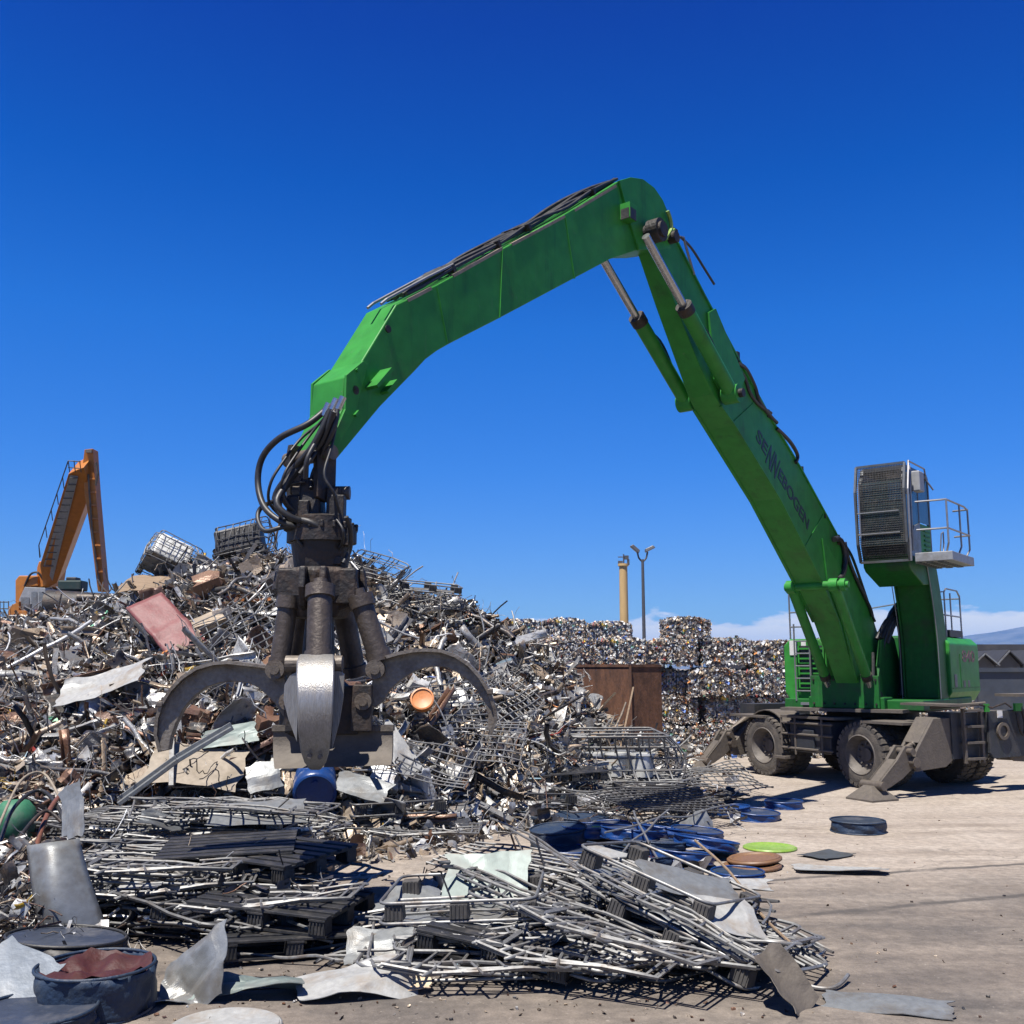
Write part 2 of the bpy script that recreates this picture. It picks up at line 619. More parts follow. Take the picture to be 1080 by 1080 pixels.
# deep polarised-looking blue overhead, easing to paler blue at the horizon
tc0 = N.new('ShaderNodeTexCoord')
sp0 = N.new('ShaderNodeSeparateXYZ')
L.new(tc0.outputs['Generated'], sp0.inputs[0])
tr = N.new('ShaderNodeValToRGB')
stops = [(0.0, (.58, .86, 1.25)), (0.078, (.44, .75, 1.28)), (0.188, (.235, .72, 1.47)), (0.32, (.10, .70, 1.60)), (0.441, (.0, .50, 1.45)),
         (0.564, (.0, .30, 1.25)), (0.72, (.05, .20, .65)), (1.0, (.10, .20, .45))]
el_ = tr.color_ramp.elements
el_[0].position = 0.0
el_[1].position = 1.0
for p_, c_ in stops[1:-1]:
    e_ = el_.new(p_)
for e_, (p_, c_) in zip(el_, stops):
    e_.position = p_
    e_.color = tuple(q * 0.5 for q in c_) + (1,)
L.new(sp0.outputs['Z'], tr.inputs[0])
vm = N.new('ShaderNodeVectorMath')
vm.operation = 'MULTIPLY'
L.new(sky.outputs[0], vm.inputs[0])
L.new(tr.outputs[0], vm.inputs[1])
vs_ = N.new('ShaderNodeVectorMath')
vs_.operation = 'SCALE'
vs_.inputs['Scale'].default_value = 2.0
L.new(vm.outputs[0], vs_.inputs[0])
L.new(vs_.outputs[0], hs.inputs['Color'])
# low cumulus band over the mountains, placed by direction
tc = N.new('ShaderNodeTexCoord')
sep = N.new('ShaderNodeSeparateXYZ')
L.new(tc.outputs['Generated'], sep.inputs[0])
mp = N.new('ShaderNodeMapping')
mp.inputs['Scale'].default_value = (1.0, 1.0, 3.2)
mp.inputs['Location'].default_value = (0.9, 0.35, 0)
L.new(tc.outputs['Generated'], mp.inputs[0])
cn = N.new('ShaderNodeTexNoise')
cn.inputs['Scale'].default_value = 11
cn.inputs['Detail'].default_value = 10
cn.inputs['Roughness'].default_value = 0.56
L.new(mp.outputs[0], cn.inputs['Vector'])
band = N.new('ShaderNodeMapRange')          # more cloud low down, none above about 3.5 degrees
band.inputs['From Min'].default_value = 0.030
band.inputs['From Max'].default_value = 0.090
band.inputs['To Min'].default_value = 0.36
band.inputs['To Max'].default_value = -0.62
L.new(sep.outputs['Z'], band.inputs['Value'])
side = N.new('ShaderNodeMapRange')          # the bank lies to the right of the yard
side.inputs['From Min'].default_value = -0.05
side.inputs['From Max'].default_value = 0.24
side.inputs['To Min'].default_value = -0.30
side.inputs['To Max'].default_value = 0.0
L.new(sep.outputs['X'], side.inputs['Value'])
ad = N.new('ShaderNodeMath')
L.new(cn.outputs[0], ad.inputs[0])
L.new(band.outputs[0], ad.inputs[1])
ad2 = N.new('ShaderNodeMath')
L.new(ad.outputs[0], ad2.inputs[0])
L.new(side.outputs[0], ad2.inputs[1])
cr = N.new('ShaderNodeValToRGB')
cr.color_ramp.elements[0].position = 0.485
cr.color_ramp.elements[1].position = 0.535
cr.color_ramp.elements[0].color = (0, 0, 0, 1)
cr.color_ramp.elements[1].color = (0.92, 0.92, 0.92, 1)
L.new(ad2.outputs[0], cr.inputs[0])
cs = N.new('ShaderNodeValToRGB')
cs.color_ramp.elements[0].position = 0.5
cs.color_ramp.elements[1].position = 0.62
cs.color_ramp.elements[0].color = (6.6, 7.8, 9.8, 1)
cs.color_ramp.elements[1].color = (9.6, 9.8, 10.0, 1)
L.new(ad2.outputs[0], cs.inputs[0])
cm = N.new('ShaderNodeMix')
cm.data_type = 'RGBA'
L.new(cr.outputs[0], cm.inputs['Factor'])
L.new(hs.outputs[0], cm.inputs['A'])
L.new(cs.outputs[0], cm.inputs['B'])
L.new(cm.outputs['Result'], bg.inputs['Color'])
bg.inputs['Strength'].default_value = 0.052

sl = bpy.data.lights.new('sun', 'SUN')
sl.energy = 5.0
sl.angle = R(0.55)
sl.color = (1.0, 0.955, 0.89)
so = bpy.data.objects.new('sun', sl)
COL.objects.link(so)
so.location = (0, 0, 40)
so.rotation_euler = SUN.to_track_quat('Z', 'Y').to_euler()
scene.view_settings.view_transform = 'Standard'
scene.view_settings.look = 'None'
scene.view_settings.exposure = 0.93
scene.view_settings.gamma = 1.0

# ---------------------------------------------------------------- ground
def ground_mat():
    m, nt, b = new_mat('yard_concrete')
    N, L = nt.nodes, nt.links
    tc = N.new('ShaderNodeTexCoord')
    P0 = tc.outputs['Object']

    def noise_(scale, det=8, rough=0.6, stretch=(1, 1, 1), rot=0):
        mp = N.new('ShaderNodeMapping')
        mp.inputs['Scale'].default_value = stretch
        mp.inputs['Rotation'].default_value = (0, 0, rot)
        L.new(P0, mp.inputs[0])
        n = N.new('ShaderNodeTexNoise')
        n.inputs['Scale'].default_value = scale
        n.inputs['Detail'].default_value = det
        n.inputs['Roughness'].default_value = rough
        L.new(mp.outputs[0], n.inputs['Vector'])
        return n.outputs[0]

    def ramp(src, p0, p1, c0, c1):
        r = N.new('ShaderNodeValToRGB')
        r.color_ramp.elements[0].position = p0
        r.color_ramp.elements[1].position = p1
        r.color_ramp.elements[0].color = tuple(c0) + (1,)
        r.color_ramp.elements[1].color = tuple(c1) + (1,)
        L.new(src, r.inputs[0])
        return r.outputs[0]

    def mix(f, a, c, mode='MIX'):
        x = N.new('ShaderNodeMix')
        x.data_type = 'RGBA'
        x.blend_type = mode
        if isinstance(f, float):
            x.inputs['Factor'].default_value = f
        else:
            L.new(f, x.inputs['Factor'])
        for k, q in (('A', a), ('B', c)):
            if isinstance(q, tuple):
                x.inputs[k].default_value = q + (1,)
            else:
                L.new(q, x.inputs[k])
        return x.outputs['Result']

    def math_(op, a, c=None, d=None):
        x = N.new('ShaderNodeMath')
        x.operation = op
        for i, q in enumerate((a, c, d)):
            if q is None:
                continue
            if isinstance(q, (int, float)):
                x.inputs[i].default_value = q
            else:
                L.new(q, x.inputs[i])
        return x.outputs[0]

    sep = N.new('ShaderNodeSeparateXYZ')
    L.new(P0, sep.inputs[0])
    dust = ramp(noise_(1.2), 0.3, 0.7, (0.285, 0.238, 0.192), (0.355, 0.306, 0.256))
    dark = ramp(noise_(0.9, stretch=(0.9, 1.1, 1), rot=R(6)), 0.34, 0.66, (0.084, 0.073, 0.064), (0.172, 0.142, 0.115))
    # swept concrete slab near, dust covered further off; the border wanders
    e = math_('ADD', math_('SUBTRACT', sep.outputs['Y'], 10.9), math_('MULTIPLY', math_('SUBTRACT', noise_(0.7, stretch=(0.4, 1, 1)), 0.5), 5.0))
    e = math_('ADD', e, math_('MULTIPLY', sep.outputs['X'], -0.04))
    edge = N.new('ShaderNodeMapRange')
    edge.inputs['From Min'].default_value = -1.3
    edge.inputs['From Max'].default_value = 1.1
    L.new(e, edge.inputs['Value'])
    c = mix(edge.outputs[0], dark, dust)
    # wheel tracks: long soft arcs of darker compacted dust
    tr = ramp(noise_(1.0, det=3, stretch=(0.16, 1.5, 1), rot=R(-9)), 0.44, 0.66, (0, 0, 0), (1, 1, 1))
    c = mix(math_('MULTIPLY', tr, 0.30), c, (0.153, 0.120, 0.095))
    tr2 = ramp(noise_(1.5, det=4, stretch=(0.2, 1.6, 1), rot=R(12)), 0.48, 0.66, (0, 0, 0), (1, 1, 1))
    c = mix(math_('MULTIPLY', tr2, 0.25), c, (0.365, 0.307, 0.248))
    # scuffs and grain
    gr_ = ramp(noise_(9, det=12, rough=0.75, stretch=(1, 1, 1)), 0.40, 0.62, (.66, .66, .66), (1.15, 1.15, 1.15))
    c = mix(0.8, c, gr_, 'MULTIPLY')
    cr_ = N.new('ShaderNodeTexVoronoi')
    cr_.feature = 'DISTANCE_TO_EDGE'
    cr_.inputs['Scale'].default_value = 0.42
    mpv = N.new('ShaderNodeVectorMath')
    mpv.operation = 'ADD'
    nzv = N.new('ShaderNodeTexNoise')
    nzv.inputs['Scale'].default_value = 2.2
    nzv.inputs['Detail'].default_value = 8
    L.new(P0, nzv.inputs['Vector'])
    L.new(P0, mpv.inputs[0])
    L.new(nzv.outputs['Color'], mpv.inputs[1])
    L.new(mpv.outputs[0], cr_.inputs['Vector'])
    ck = ramp(cr_.outputs['Distance'], 0.0, 0.012, (1, 1, 1), (0, 0, 0))
    ck = math_('MULTIPLY', ck, ramp(noise_(0.6), 0.5, 0.6, (0, 0, 0), (1, 1, 1)))
    c = mix(math_('MULTIPLY', ck, 0.55), c, (0.06, 0.052, 0.045))
    fine = ramp(noise_(75, det=5, rough=0.7), 0.42, 0.60, (.72, .72, .72), (1.12, 1.12, 1.12))
    c = mix(0.5, c, fine, 'MULTIPLY')
    # tyre tracks: wide soft arcs with a tread pattern inside
    for r_t, w_t, k_t in ((31.2, .17, .62), (31.75, .15, .45), (33.3, .18, .50), (33.9, .16, .42), (35.3, .2, .4), (28.4, .16, .35)):
        vx = math_('SUBTRACT', sep.outputs['X'], 4.0)
        vy = math_('SUBTRACT', sep.outputs['Y'], 46.0)
        rr_ = math_('SQRT', math_('ADD', math_('MULTIPLY', vx, vx), math_('MULTIPLY', vy, vy)))
        rr_ = math_('ADD', rr_, math_('MULTIPLY', noise_(0.35, det=2), 1.6))
        q_ = math_('ABSOLUTE', math_('SUBTRACT', rr_, r_t + .8))
        mt_ = N.new('ShaderNodeMapRange')
        mt_.inputs['From Min'].default_value = w_t * .7
        mt_.inputs['From Max'].default_value = w_t * 1.25
        mt_.inputs['To Min'].default_value = k_t
        mt_.inputs['To Max'].default_value = 0.0
        L.new(q_, mt_.inputs['Value'])
        k_ = math_('MULTIPLY', mt_.outputs[0], ramp(noise_(1.1, det=7, rough=.7), 0.38, 0.62, (.15, .15, .15), (1, 1, 1)))
        c = mix(k_, c, (0.125, 0.098, 0.075))
    # stains and specks
    oil = ramp(noise_(0.55, det=6, rough=.65), 0.60, 0.70, (0, 0, 0), (1, 1, 1))
    c = mix(math_('MULTIPLY', oil, 0.38), c, (0.085, 0.072, 0.06))
    st = ramp(noise_(3.2, det=10, rough=0.7), 0.56, 0.68, (0, 0, 0), (1, 1, 1))
    c = mix(math_('MULTIPLY', st, 0.40), c, (0.095, 0.080, 0.069))
    sp = ramp(noise_(38, det=3, rough=0.6), 0.62, 0.72, (0, 0, 0), (1, 1, 1))
    c = mix(math_('MULTIPLY', sp, 0.35), c, (0.073, 0.062, 0.055))
    sp2 = ramp(noise_(22, det=4, rough=0.6), 0.64, 0.72, (0, 0, 0), (1, 1, 1))
    c = mix(math_('MULTIPLY', sp2, 0.35), c, (0.438, 0.394, 0.343))
    # slab joints
    for (a, bpt, wd) in ((G(862, 925), G(1080, 911), 0.022), (G(640, 984), G(1080, 944), 0.028)):
        d = (bpt - a).normalized()
        n = V((-d.y, d.x, 0))
        cc = -(n.x * a.x + n.y * a.y)
        q = math_('ADD', math_('MULTIPLY', sep.outputs['X'], n.x), math_('MULTIPLY', sep.outputs['Y'], n.y))
        q = math_('ADD', q, cc)
        q = math_('ADD', q, math_('MULTIPLY', math_('SUBTRACT', noise_(3.0, det=6), 0.5), 0.20))
        q = math_('ABSOLUTE', q)
        mr = N.new('ShaderNodeMapRange')
        mr.inputs['From Min'].default_value = wd
        mr.inputs['From Max'].default_value = wd * 3.2
        mr.inputs['To Min'].default_value = 0.9
        mr.inputs['To Max'].default_value = 0.0
        L.new(q, mr.inputs['Value'])
        k = math_('MULTIPLY', mr.outputs[0], ramp(noise_(2.3), 0.36, 0.52, (0.25, 0.25, 0.25), (1, 1, 1)))
        c = mix(k, c, (0.055, 0.048, 0.042))
    L.new(c, b.inputs['Base Color'])
    b.inputs['Roughness'].default_value = 0.85
    bp = N.new('ShaderNodeBump')
    bp.inputs['Strength'].default_value = 0.45
    bp.inputs['Distance'].default_value = 0.03
    L.new(noise_(14, det=9, rough=0.7), bp.inputs['Height'])
    L.new(bp.outputs[0], b.inputs['Normal'])
    return m


g = MB()
g.add([(-4000, -200, 0), (4000, -200, 0), (4000, 9000, 0), (-4000, 9000, 0)], [(0, 1, 2, 3)])
tag(g.build('ground', ground_mat()), kind='structure')

# ---------------------------------------------------------------- mountains
hm, hnt, hb = new_mat('haze_tinted_rock')  # rock colour tinted blue, standing in for part of the air haze
hb.inputs['Roughness'].default_value = 0.95
tcx = hnt.nodes.new('ShaderNodeTexCoord')
nz = hnt.nodes.new('ShaderNodeTexNoise')
nz.inputs['Scale'].default_value = 0.006
nz.inputs['Detail'].default_value = 8
hnt.links.new(tcx.outputs['Object'], nz.inputs['Vector'])
rp = hnt.nodes.new('ShaderNodeValToRGB')
rp.color_ramp.elements[0].position = 0.35
rp.color_ramp.elements[1].position = 0.65
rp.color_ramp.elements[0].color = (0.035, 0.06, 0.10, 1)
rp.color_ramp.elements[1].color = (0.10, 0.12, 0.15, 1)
hnt.links.new(nz.outputs[0], rp.inputs[0])
hnt.links.new(rp.outputs[0], hb.inputs['Base Color'])
prof = [(-400, 700), (300, 694), (560, 690), (700, 684), (780, 678), (830, 675), (880, 677), (960, 676), (1000, 673), (1040, 667), (1085, 659),
        (1150, 650), (1250, 656), (1400, 668), (1700, 690)]


def hill(px):
    for (a, b), (c, d) in zip(prof, prof[1:]):
        if a <= px <= c:
            return b + (d - b) * (px - a) / (c - a)
    return 700


hmb = MB()
NX, NY = 220, 26
YH = 6000.0


def hillf(u, v):
    px = -400 + 2100 * u
    top = P(px, hill(px), YH)
    yy = 4600 + 2800 * v
    x = top.x * yy / YH
    ridge = 1 - abs(v - 0.5) * 2
    q = max(0, ridge) ** 0.8
    n1 = noise.fractal(V((x * 0.0022, yy * 0.0022, 3)), 1.0, 2.0, 5)
    z = top.z * q * (1 + 0.10 * n1 * (1 if v < .5 else .4)) + 26 * n1 * q * (1 - q) * 4 - 3
    return V((x, yy, z))


hmb.grid(hillf, NX, NY)
tag(hmb.build('mountains', hm, smooth=60), kind='structure')

# ---------------------------------------------------------------- haze (pale even air between here and the mountains)
if True:
    hz = MB()
    hz.box((0, 4450, 137), (8600, 9400, 276))
    m_, nt_, b_ = new_mat('haze_air')
    nt_.nodes.remove(b_)
    pv = nt_.nodes.new('ShaderNodeVolumePrincipled')
    pv.inputs['Color'].default_value = (0.18, 0.46, 1.0, 1)
    pv.inputs['Density'].default_value = 0.00009
    pv.inputs['Anisotropy'].default_value = 0.2
    nt_.links.new(pv.outputs[0], nt_.nodes['Material Output'].inputs['Volume'])
    tag(hz.build('haze', m_), kind='stuff')
# ================================================================ green material handler
S0 = V((7.4, 21.4, 0))
D = V((-0.61, -0.79, 0)).normalized()          # where the upper structure faces
LL = V((-D.y, D.x, 0))                          # its left
Zu = V((0, 0, 1))


def F(s, l, z):
    return S0 + D * s + LL * l + Zu * z


def PL(px, py, l):
    """the point on the upright plane at lateral offset l seen at this pixel"""
    d = ray(px, py)
    o = V((0, 0, CAMH))
    t = ((S0 + LL * l) - o).dot(LL) / d.dot(LL)
    return o + d * t


UP = (D, LL, Zu)
mh = empty('material_handler', S0, 'big green wheeled material handler with raised cab and long bent boom on the dusty yard', 'material handler')


def part(mb, name, m, parent=mh, **k):
    return build_multi(mb, name, m, parent, **k)


def plate(mb, pxs, l0, l1):
    pts = [PL(x, y, l0) for x, y in pxs]
    mb.prism(pts, LL * (l1 - l0))


def onb(px, py, lref, l):
    return PL(px, py, lref) + LL * (l - lref)


def arc(c, r, a0, a1, n):
    return [(c[0] + r * math.cos(R(a0 + (a1 - a0) * i / n)), c[1] + r * math.sin(R(a0 + (a1 - a0) * i / n))) for i in range(n + 1)]


# ---- boom
BN, BF = 0.22, -0.28
boom_px = [(690, 259), (711, 318), (738, 387), (752, 416), (760, 428), (775, 449), (822, 526), (864, 609), (884, 655), (898, 700), (906, 726), (918, 733),
           (934, 724), (936, 700), (926, 668), (917, 640), (881, 562), (844, 494), (810, 437), (779, 380), (742, 311), (714, 256), (708, 246), (694, 246)]
boom_w = [.30, .32, .36, .42, .46, .50, .52, .52, .48, .44, .42, .42, .42, .42, .44, .46, .52, .50, .46, .38, .32, .30, .30, .30]
b = MB()
bn_ = [PL(x, y, BN) for x, y in boom_px]
nb_ = len(bn_)
bf_ = [p - LL * w_ for p, w_ in zip(bn_, boom_w)]
b.add(bn_ + bf_, [tuple(range(nb_)), tuple(range(2 * nb_ - 1, nb_ - 1, -1))] + [(i, i + nb_, (i + 1) % nb_ + nb_, (i + 1) % nb_) for i in range(nb_)])
boom = part(b, 'boom', M['green'], bevel=0.015)


def edge_strip(path, l0, l1, wid, thick, sgn=1):
    pass


# flange edges proud of the side plates
b = MB()
for lo, sg in ((BN, 1), (BF, -1)):
    for a, c in ((4, 8), (15, 21)):
        pts = [PL(x, y, BN) + LL * (0.0 if lo == BN else -w_) for (x, y), w_ in zip(boom_px[a:c + 1], boom_w[a:c + 1])]
        for p, q in zip(pts, pts[1:]):
            b.bar(p, q, 0.035, 0.05, LL)
part(b, 'boom_flange', M['green'], boom)
# boom nose and side fish plates
b = MB()
for l in (BN,):
    pts = [(866, 568), (886, 600), (905, 650), (922, 690), (934, 700), (934, 722), (924, 733), (912, 733), (902, 716), (888, 660), (872, 616)]
    b.prism([onb(x, y, BN, l) for x, y in pts], LL * 0.03)
part(b, 'side_plate', M['green'], boom, bevel=0.006)
# lettering on the near side
o0 = onb(797, 462, BN, BN + 0.004)
o1 = onb(851, 558, BN, BN + 0.004)
xd = (o1 - o0)
yd = xd.cross(LL)
if yd.dot(Zu) < 0:
    yd = -yd
ln = xd.length
xu, yu = xd.normalized(), yd.normalized()
text_obj('lettering', 'SE', 0.32, o0, xd, yd, M['letter'], boom, width=ln * .185)
text_obj('lettering', 'NN', 0.60, o0 + xu * ln * 0.195 - yu * 0.10, xd, yd, M['letter'], boom, width=ln * .20, shear=0.2)
text_obj('lettering', 'EBOGEN', 0.32, o0 + xu * ln * 0.41, xd, yd, M['letter'], boom, width=ln * .60)

# ---- stick (handler arm)
SN, SF = 0.19, -0.25
arm_px = [(652, 191), (663, 188), (676, 190), (688, 199), (697, 212), (706, 233), (711, 252), (706, 262), (690, 264), (671, 264), (644, 273), (524, 337), (475, 362), (461, 370), (449, 379), (438, 391), (401, 429), (357, 482), (347, 486), (341, 482),
          (344, 470), (361, 431), (363, 398), (381, 382), (418, 321), (461, 300), (534, 260), (600, 223)]
b = MB()
plate(b, arm_px, SN, SF)
arm = part(b, 'handler_arm', M['green'], bevel=0.012)
b = MB()
for xa, ya, xb, yb in ((530, 263, 527, 335), (461, 303, 472, 362), (596, 228, 606, 294)):
    b.bar(onb(xa, ya, SN, SN + .002), onb(xb, yb, SN, SN + .002), .012, .018, LL)
part(b, 'weld_seam', M['green'], arm)
b = MB()
for xa, ya, xb, yb in ((800, 420, 772, 446), (868, 542, 848, 578)):
    b.bar(onb(xa, ya, BN, BN + .002), onb(xb, yb, BN, BN + .002), .012, .02, LL)
part(b, 'weld_seam', M['green'], boom)
# light-catching brackets, boss, seams and fork plates
b = MB()


def armbox(px, py, w, h, prot, ang=0, n=SN, mb=None):
    c = onb(px, py, SN, n + prot / 2 * (1 if n > 0 else -1))
    a = V((math.cos(R(ang)), math.sin(R(ang))))
    X = D * a.x + Zu * a.y
    Z_ = -D * a.y + Zu * a.x
    (mb or b).box(c, (w, prot, h), (X, LL, Z_))


# direction of the lower arm on its plane
pa, pb = onb(401, 429, SN, SN), onb(357, 482, SN, SN)
dd = (pb - pa).normalized()
ang_low = math.degrees(math.atan2(dd.z, dd.dot(D)))
armbox(394, 401, 0.30, 0.035, 0.16, ang_low)
armbox(407, 409, 0.20, 0.03, 0.10, ang_low)
armbox(373, 437, 0.07, 0.03, 0.06, ang_low)
armbox(374, 391, 0.03, 0.03, 0.05, ang_low)
part(b, 'bracket', M['green'], arm)
b = MB()
p = onb(373, 412, SN, SN)
b.cyl(p, p + LL * 0.03, 0.045)
p = onb(409, 347, SN, SN)
b.cyl(p - LL * 0.01, p + LL * 0.012, 0.04)
p = onb(680, 247, SN, SN - 0.02)
b.cyl(p - LL * 0.60, p + LL * 0.34, 0.115, n=24)
b.cyl(p + LL * 0.12, p + LL * 0.30, 0.17, n=24)
p = onb(704, 252, SN, SN)
b.cyl(p - LL * 0.55, p + LL * 0.16, 0.09, n=20)
part(b, 'pin', M['grime'], arm)
b = MB()
for l0 in (SN, SF - 0.035):
    pts = [(651, 191), (663, 187.5), (676, 189.5), (688, 198.5), (697, 211.5), (706, 233), (711, 252), (706, 262), (690, 264), (672, 264), (664, 240)]
    b.prism([onb(x, y, SN, l0) for x, y in pts], LL * 0.035)
    pts = [(362, 432), (363, 396), (381, 381), (386, 384), (372, 440), (346, 486), (340, 482)]
    b.prism([onb(x, y, SN, l0) for x, y in pts], LL * 0.03)
part(b, 'cheek_plate', M['green'], arm, bevel=0.005)
# work light box
b = MB()
armbox(658, 226, 0.20, 0.22, 0.16, 0, SN)
wl = part(b, 'work_light', M['green'], arm)
b = MB()
c = onb(658, 228, SN, SN + 0.08)
b.box(c + D * 0.102 - Zu * 0.02, (0.01, 0.13, 0.15), UP)
b.box(c + D * 0.02 + LL * 0.083 - Zu * 0.02, (0.15, 0.01, 0.16), UP)
part(b, 'lamp_lens', M['plastic_black'], wl)
# yellow-green lifting hook near the head
b = MB()
pts = [onb(x, y, SN, SN + 0.08) for x, y in ((699, 224), (702, 233), (703, 243), (699, 250), (696, 254))]
b.tube(smoothpath(pts, 3), 0.03, 6)
pts = [onb(x, y, SN, SN + 0.05) for x, y in ((708, 243), (703, 248), (702, 254))]
b.tube(smoothpath(pts, 3), 0.025, 6)
part(b, 'lifting_hook', M['lime'], arm)

# hoses lying on top of the arm
top_px = [(655, 190), (628, 205), (600, 221), (570, 238), (534, 258), (500, 277), (478, 289), (455, 301), (432, 313)]
random.seed(3)
for k in range(7):
    b = MB()
    l = SN - 0.05 - k * 0.055
    pts = []
    for i, (x, y) in enumerate(top_px):
        q = onb(x, y, SN, l + random.uniform(-.03, .03))
        pts.append(q + Zu * (0.03 + random.uniform(0, 0.075) * (1 if 0 < i < 8 else 0.2)))
    b.tube(smoothpath(pts, 4), 0.021 + 0.006 * (k % 2), 6)
    part(b, 'hydraulic_hose', M['black_rubber'], arm)
b = MB()
for x, y in ((628, 205), (560, 243), (528, 261), (480, 287)):
    q = onb(x, y, SN, -0.03)
    sl_ = (onb(455, 301, SN, 0) - onb(655, 190, SN, 0)).normalized()
    b.box(q + Zu * 0.05, (0.05, 0.42, 0.085), (sl_, LL, sl_.cross(LL)))
part(b, 'hose_clamp', M['grime'], arm)
b = MB()
for l in (SN - 0.03, SN - 0.22):
    pts = [onb(x, y, SN, l) for x, y in ((404, 325), (410, 320), (430, 309), (452, 297), (480, 283))]
    b.tube([p + Zu * 0.05 for p in pts], 0.016, 6)
part(b, 'hose_guard_rail', M['rail'], arm)
# scalloped edge of the top plate
b = MB()
for x0, y0, x1, y1 in ((430, 317, 455, 304), (478, 291, 530, 262), (540, 258, 596, 228), (606, 222, 650, 196)):
    p, q = onb(x0, y0, SN, SN - .02), onb(x1, y1, SN, SN - .02)
    b.bar(p + Zu * .0, q + Zu * .0, 0.05, 0.035, Zu)
part(b, 'worn_edge', M['sheet_tan'], arm)

# ---- stick cylinders, one either side of the boom
for l, (pin, glx, low) in ((0.40, ((681, 249), (727, 322), (772, 416))), (-0.40, ((681, 249), (727, 322), (772, 416)))):
    b = MB()
    A = onb(*pin, 0.40, l)
    Gd = onb(*glx, 0.40, l)
    B = onb(*low, 0.40, l)
    dirn = (B - A).normalized()
    Gd = A + dirn * ((B - A).length * 0.44)
    b.cyl(Gd, B, 0.115, n=24)
    b.cyl(B - LL * 0.13, B + LL * 0.13, 0.15, n=20)
    cy = part(b, 'arm_cylinder', M['green'], smooth=40)
    b = MB()
    b.cyl(A, Gd + dirn * 0.05, 0.062, n=20)
    part(b, 'piston_rod', M['chrome'], cy, smooth=40)
    b = MB()
    b.cyl(Gd - dirn * 0.10, Gd + dirn * 0.05, 0.128, n=24)
    b.cyl(B - LL * 0.16, B + LL * 0.2, 0.07, n=16)
    part(b, 'gland', M['grime'], cy, smooth=40)
    b = MB()
    off = (dirn.cross(LL)).normalized() * 0.15
    if off.z < 0:
        off = -off
    b.tube(smoothpath([Gd + dirn * .1, Gd + off * 1.5 + dirn * .6, B + off - dirn * .6, B - dirn * .1], 5), 0.022, 6)
    part(b, 'hydraulic_hose', M['black_rubber'], cy)
# cylinder foot boss across the boom
b = MB()
q = onb(772, 416, 0.40, 0)
b.cyl(q - LL * 0.52, q + LL * 0.5, 0.075, n=16)
b.prism([onb(x, y, BN, BN) for x, y in ((745, 330), (752, 326), (783, 400), (772, 424), (762, 420), (752, 400))], LL * 0.05)
part(b, 'cylinder_bracket', M['green'], boom)
# hoses along the boom back
random.seed(5)
seg = [(716, 262), (742, 316), (762, 352), (779, 384), (796, 415), (810, 442), (828, 470), (844, 499), (862, 530), (879, 563)]
for k in range(4):
    b = MB()
    pts = [onb(x, y, BN, BN - 0.1 - 0.11 * k) + (Zu + D * -.3) * random.uniform(0.03, 0.08) for x, y in seg]
    b.tube(smoothpath(pts, 3), 0.022, 6)
    part(b, 'hydraulic_hose', M['black_rubber'], boom)
for pts, r in ((((778, 384), (786, 390), (795, 408), (800, 424), (812, 440), (818, 446)), 0.035),
               (((775, 388), (784, 398), (790, 415), (800, 428), (812, 436)), 0.03),
               (((818, 452), (832, 466), (840, 480), (838, 488)), 0.035),
               (((716, 250), (728, 262), (742, 284), (752, 300)), 0.02)):
    b = MB()
    b.tube(smoothpath([onb(x, y, BN, BN + 0.02) for x, y in pts], 4), r, 8)
    part(b, 'hydraulic_hose', M['black_rubber'], boom)
b = MB()
for x, y, w in ((712, 250, .2), (778, 378, .16), (810, 438, .14), (884, 571, .2), (770, 366, .08), (846, 496, .08), (870, 546, .08)):
    q = onb(x, y, BN, BN - 0.1)
    b.box(q + Zu * 0.03, (w * .6, 0.24, w), UP)
part(b, 'fitting', M['grime'], boom)
b = MB()
q = onb(713, 248, BN, BN)
b.tube([onb(713, 249, BN, BN), onb(719, 251, BN, BN + .03), onb(722, 262, BN, BN + .03), onb(729, 284, BN, BN + .02), onb(731, 290, BN, BN + .02)], 0.02, 6)
part(b, 'bleed_pipe', M['rail'], boom)

# ---- hoist cylinders between boom and slewing deck
for l, top, gl, base in ((0.44, (880, 617), (911, 693), (920, 722)), (-0.38, (838, 618), (878, 700), (887, 722))):
    b = MB()
    if l > 0:
        A = PL(880, 617, l)
    A = PL(880, 617, 0.44) + LL * (l - 0.44)
    B = F(1.15, l, 1.62)
    dn = (B - A).normalized()
    Lc = (B - A).length
    g1 = A + dn * Lc * 0.80
    b.cyl(A, g1, 0.095, n=24)
    b.cyl(A - LL * .08, A + LL * .08, 0.125, n=24)
    cy = part(b, 'hoist_cylinder', M['green'], smooth=40)
    b = MB()
    b.cyl(g1, B, 0.075, n=16)
    part(b, 'piston_rod', M['chrome'], cy, smooth=40)
    b = MB()
    b.cyl(g1 - dn * .07, g1 + dn * .05, 0.105, n=20)
    b.cyl(B - LL * .13, B + LL * .13, 0.14, n=20)
    part(b, 'gland', M['grime'], cy, smooth=40)
b = MB()
A = PL(880, 617, 0.44) + LL * (-0.44)
b.cyl(A - LL * 0.50, A + LL * 0.60, 0.08, n=20)
part(b, 'pin', M['green'], boom, smooth=40)
b = MB()
b.cyl(A + LL * 0.56, A + LL * 0.66, 0.115, n=24)
b.cyl(A + LL * 0.66, A + LL * 0.71, 0.06, n=20)
part(b, 'pin_cap', M['green'], boom, smooth=40)
b = MB()
arcp = [onb(880 + 9 * math.cos(t), 590 + 22 * math.sin(t), BN, BN + 0.05) for t in np.linspace(-1.9, 1.4, 9)]
b.tube(arcp, 0.055, 8)
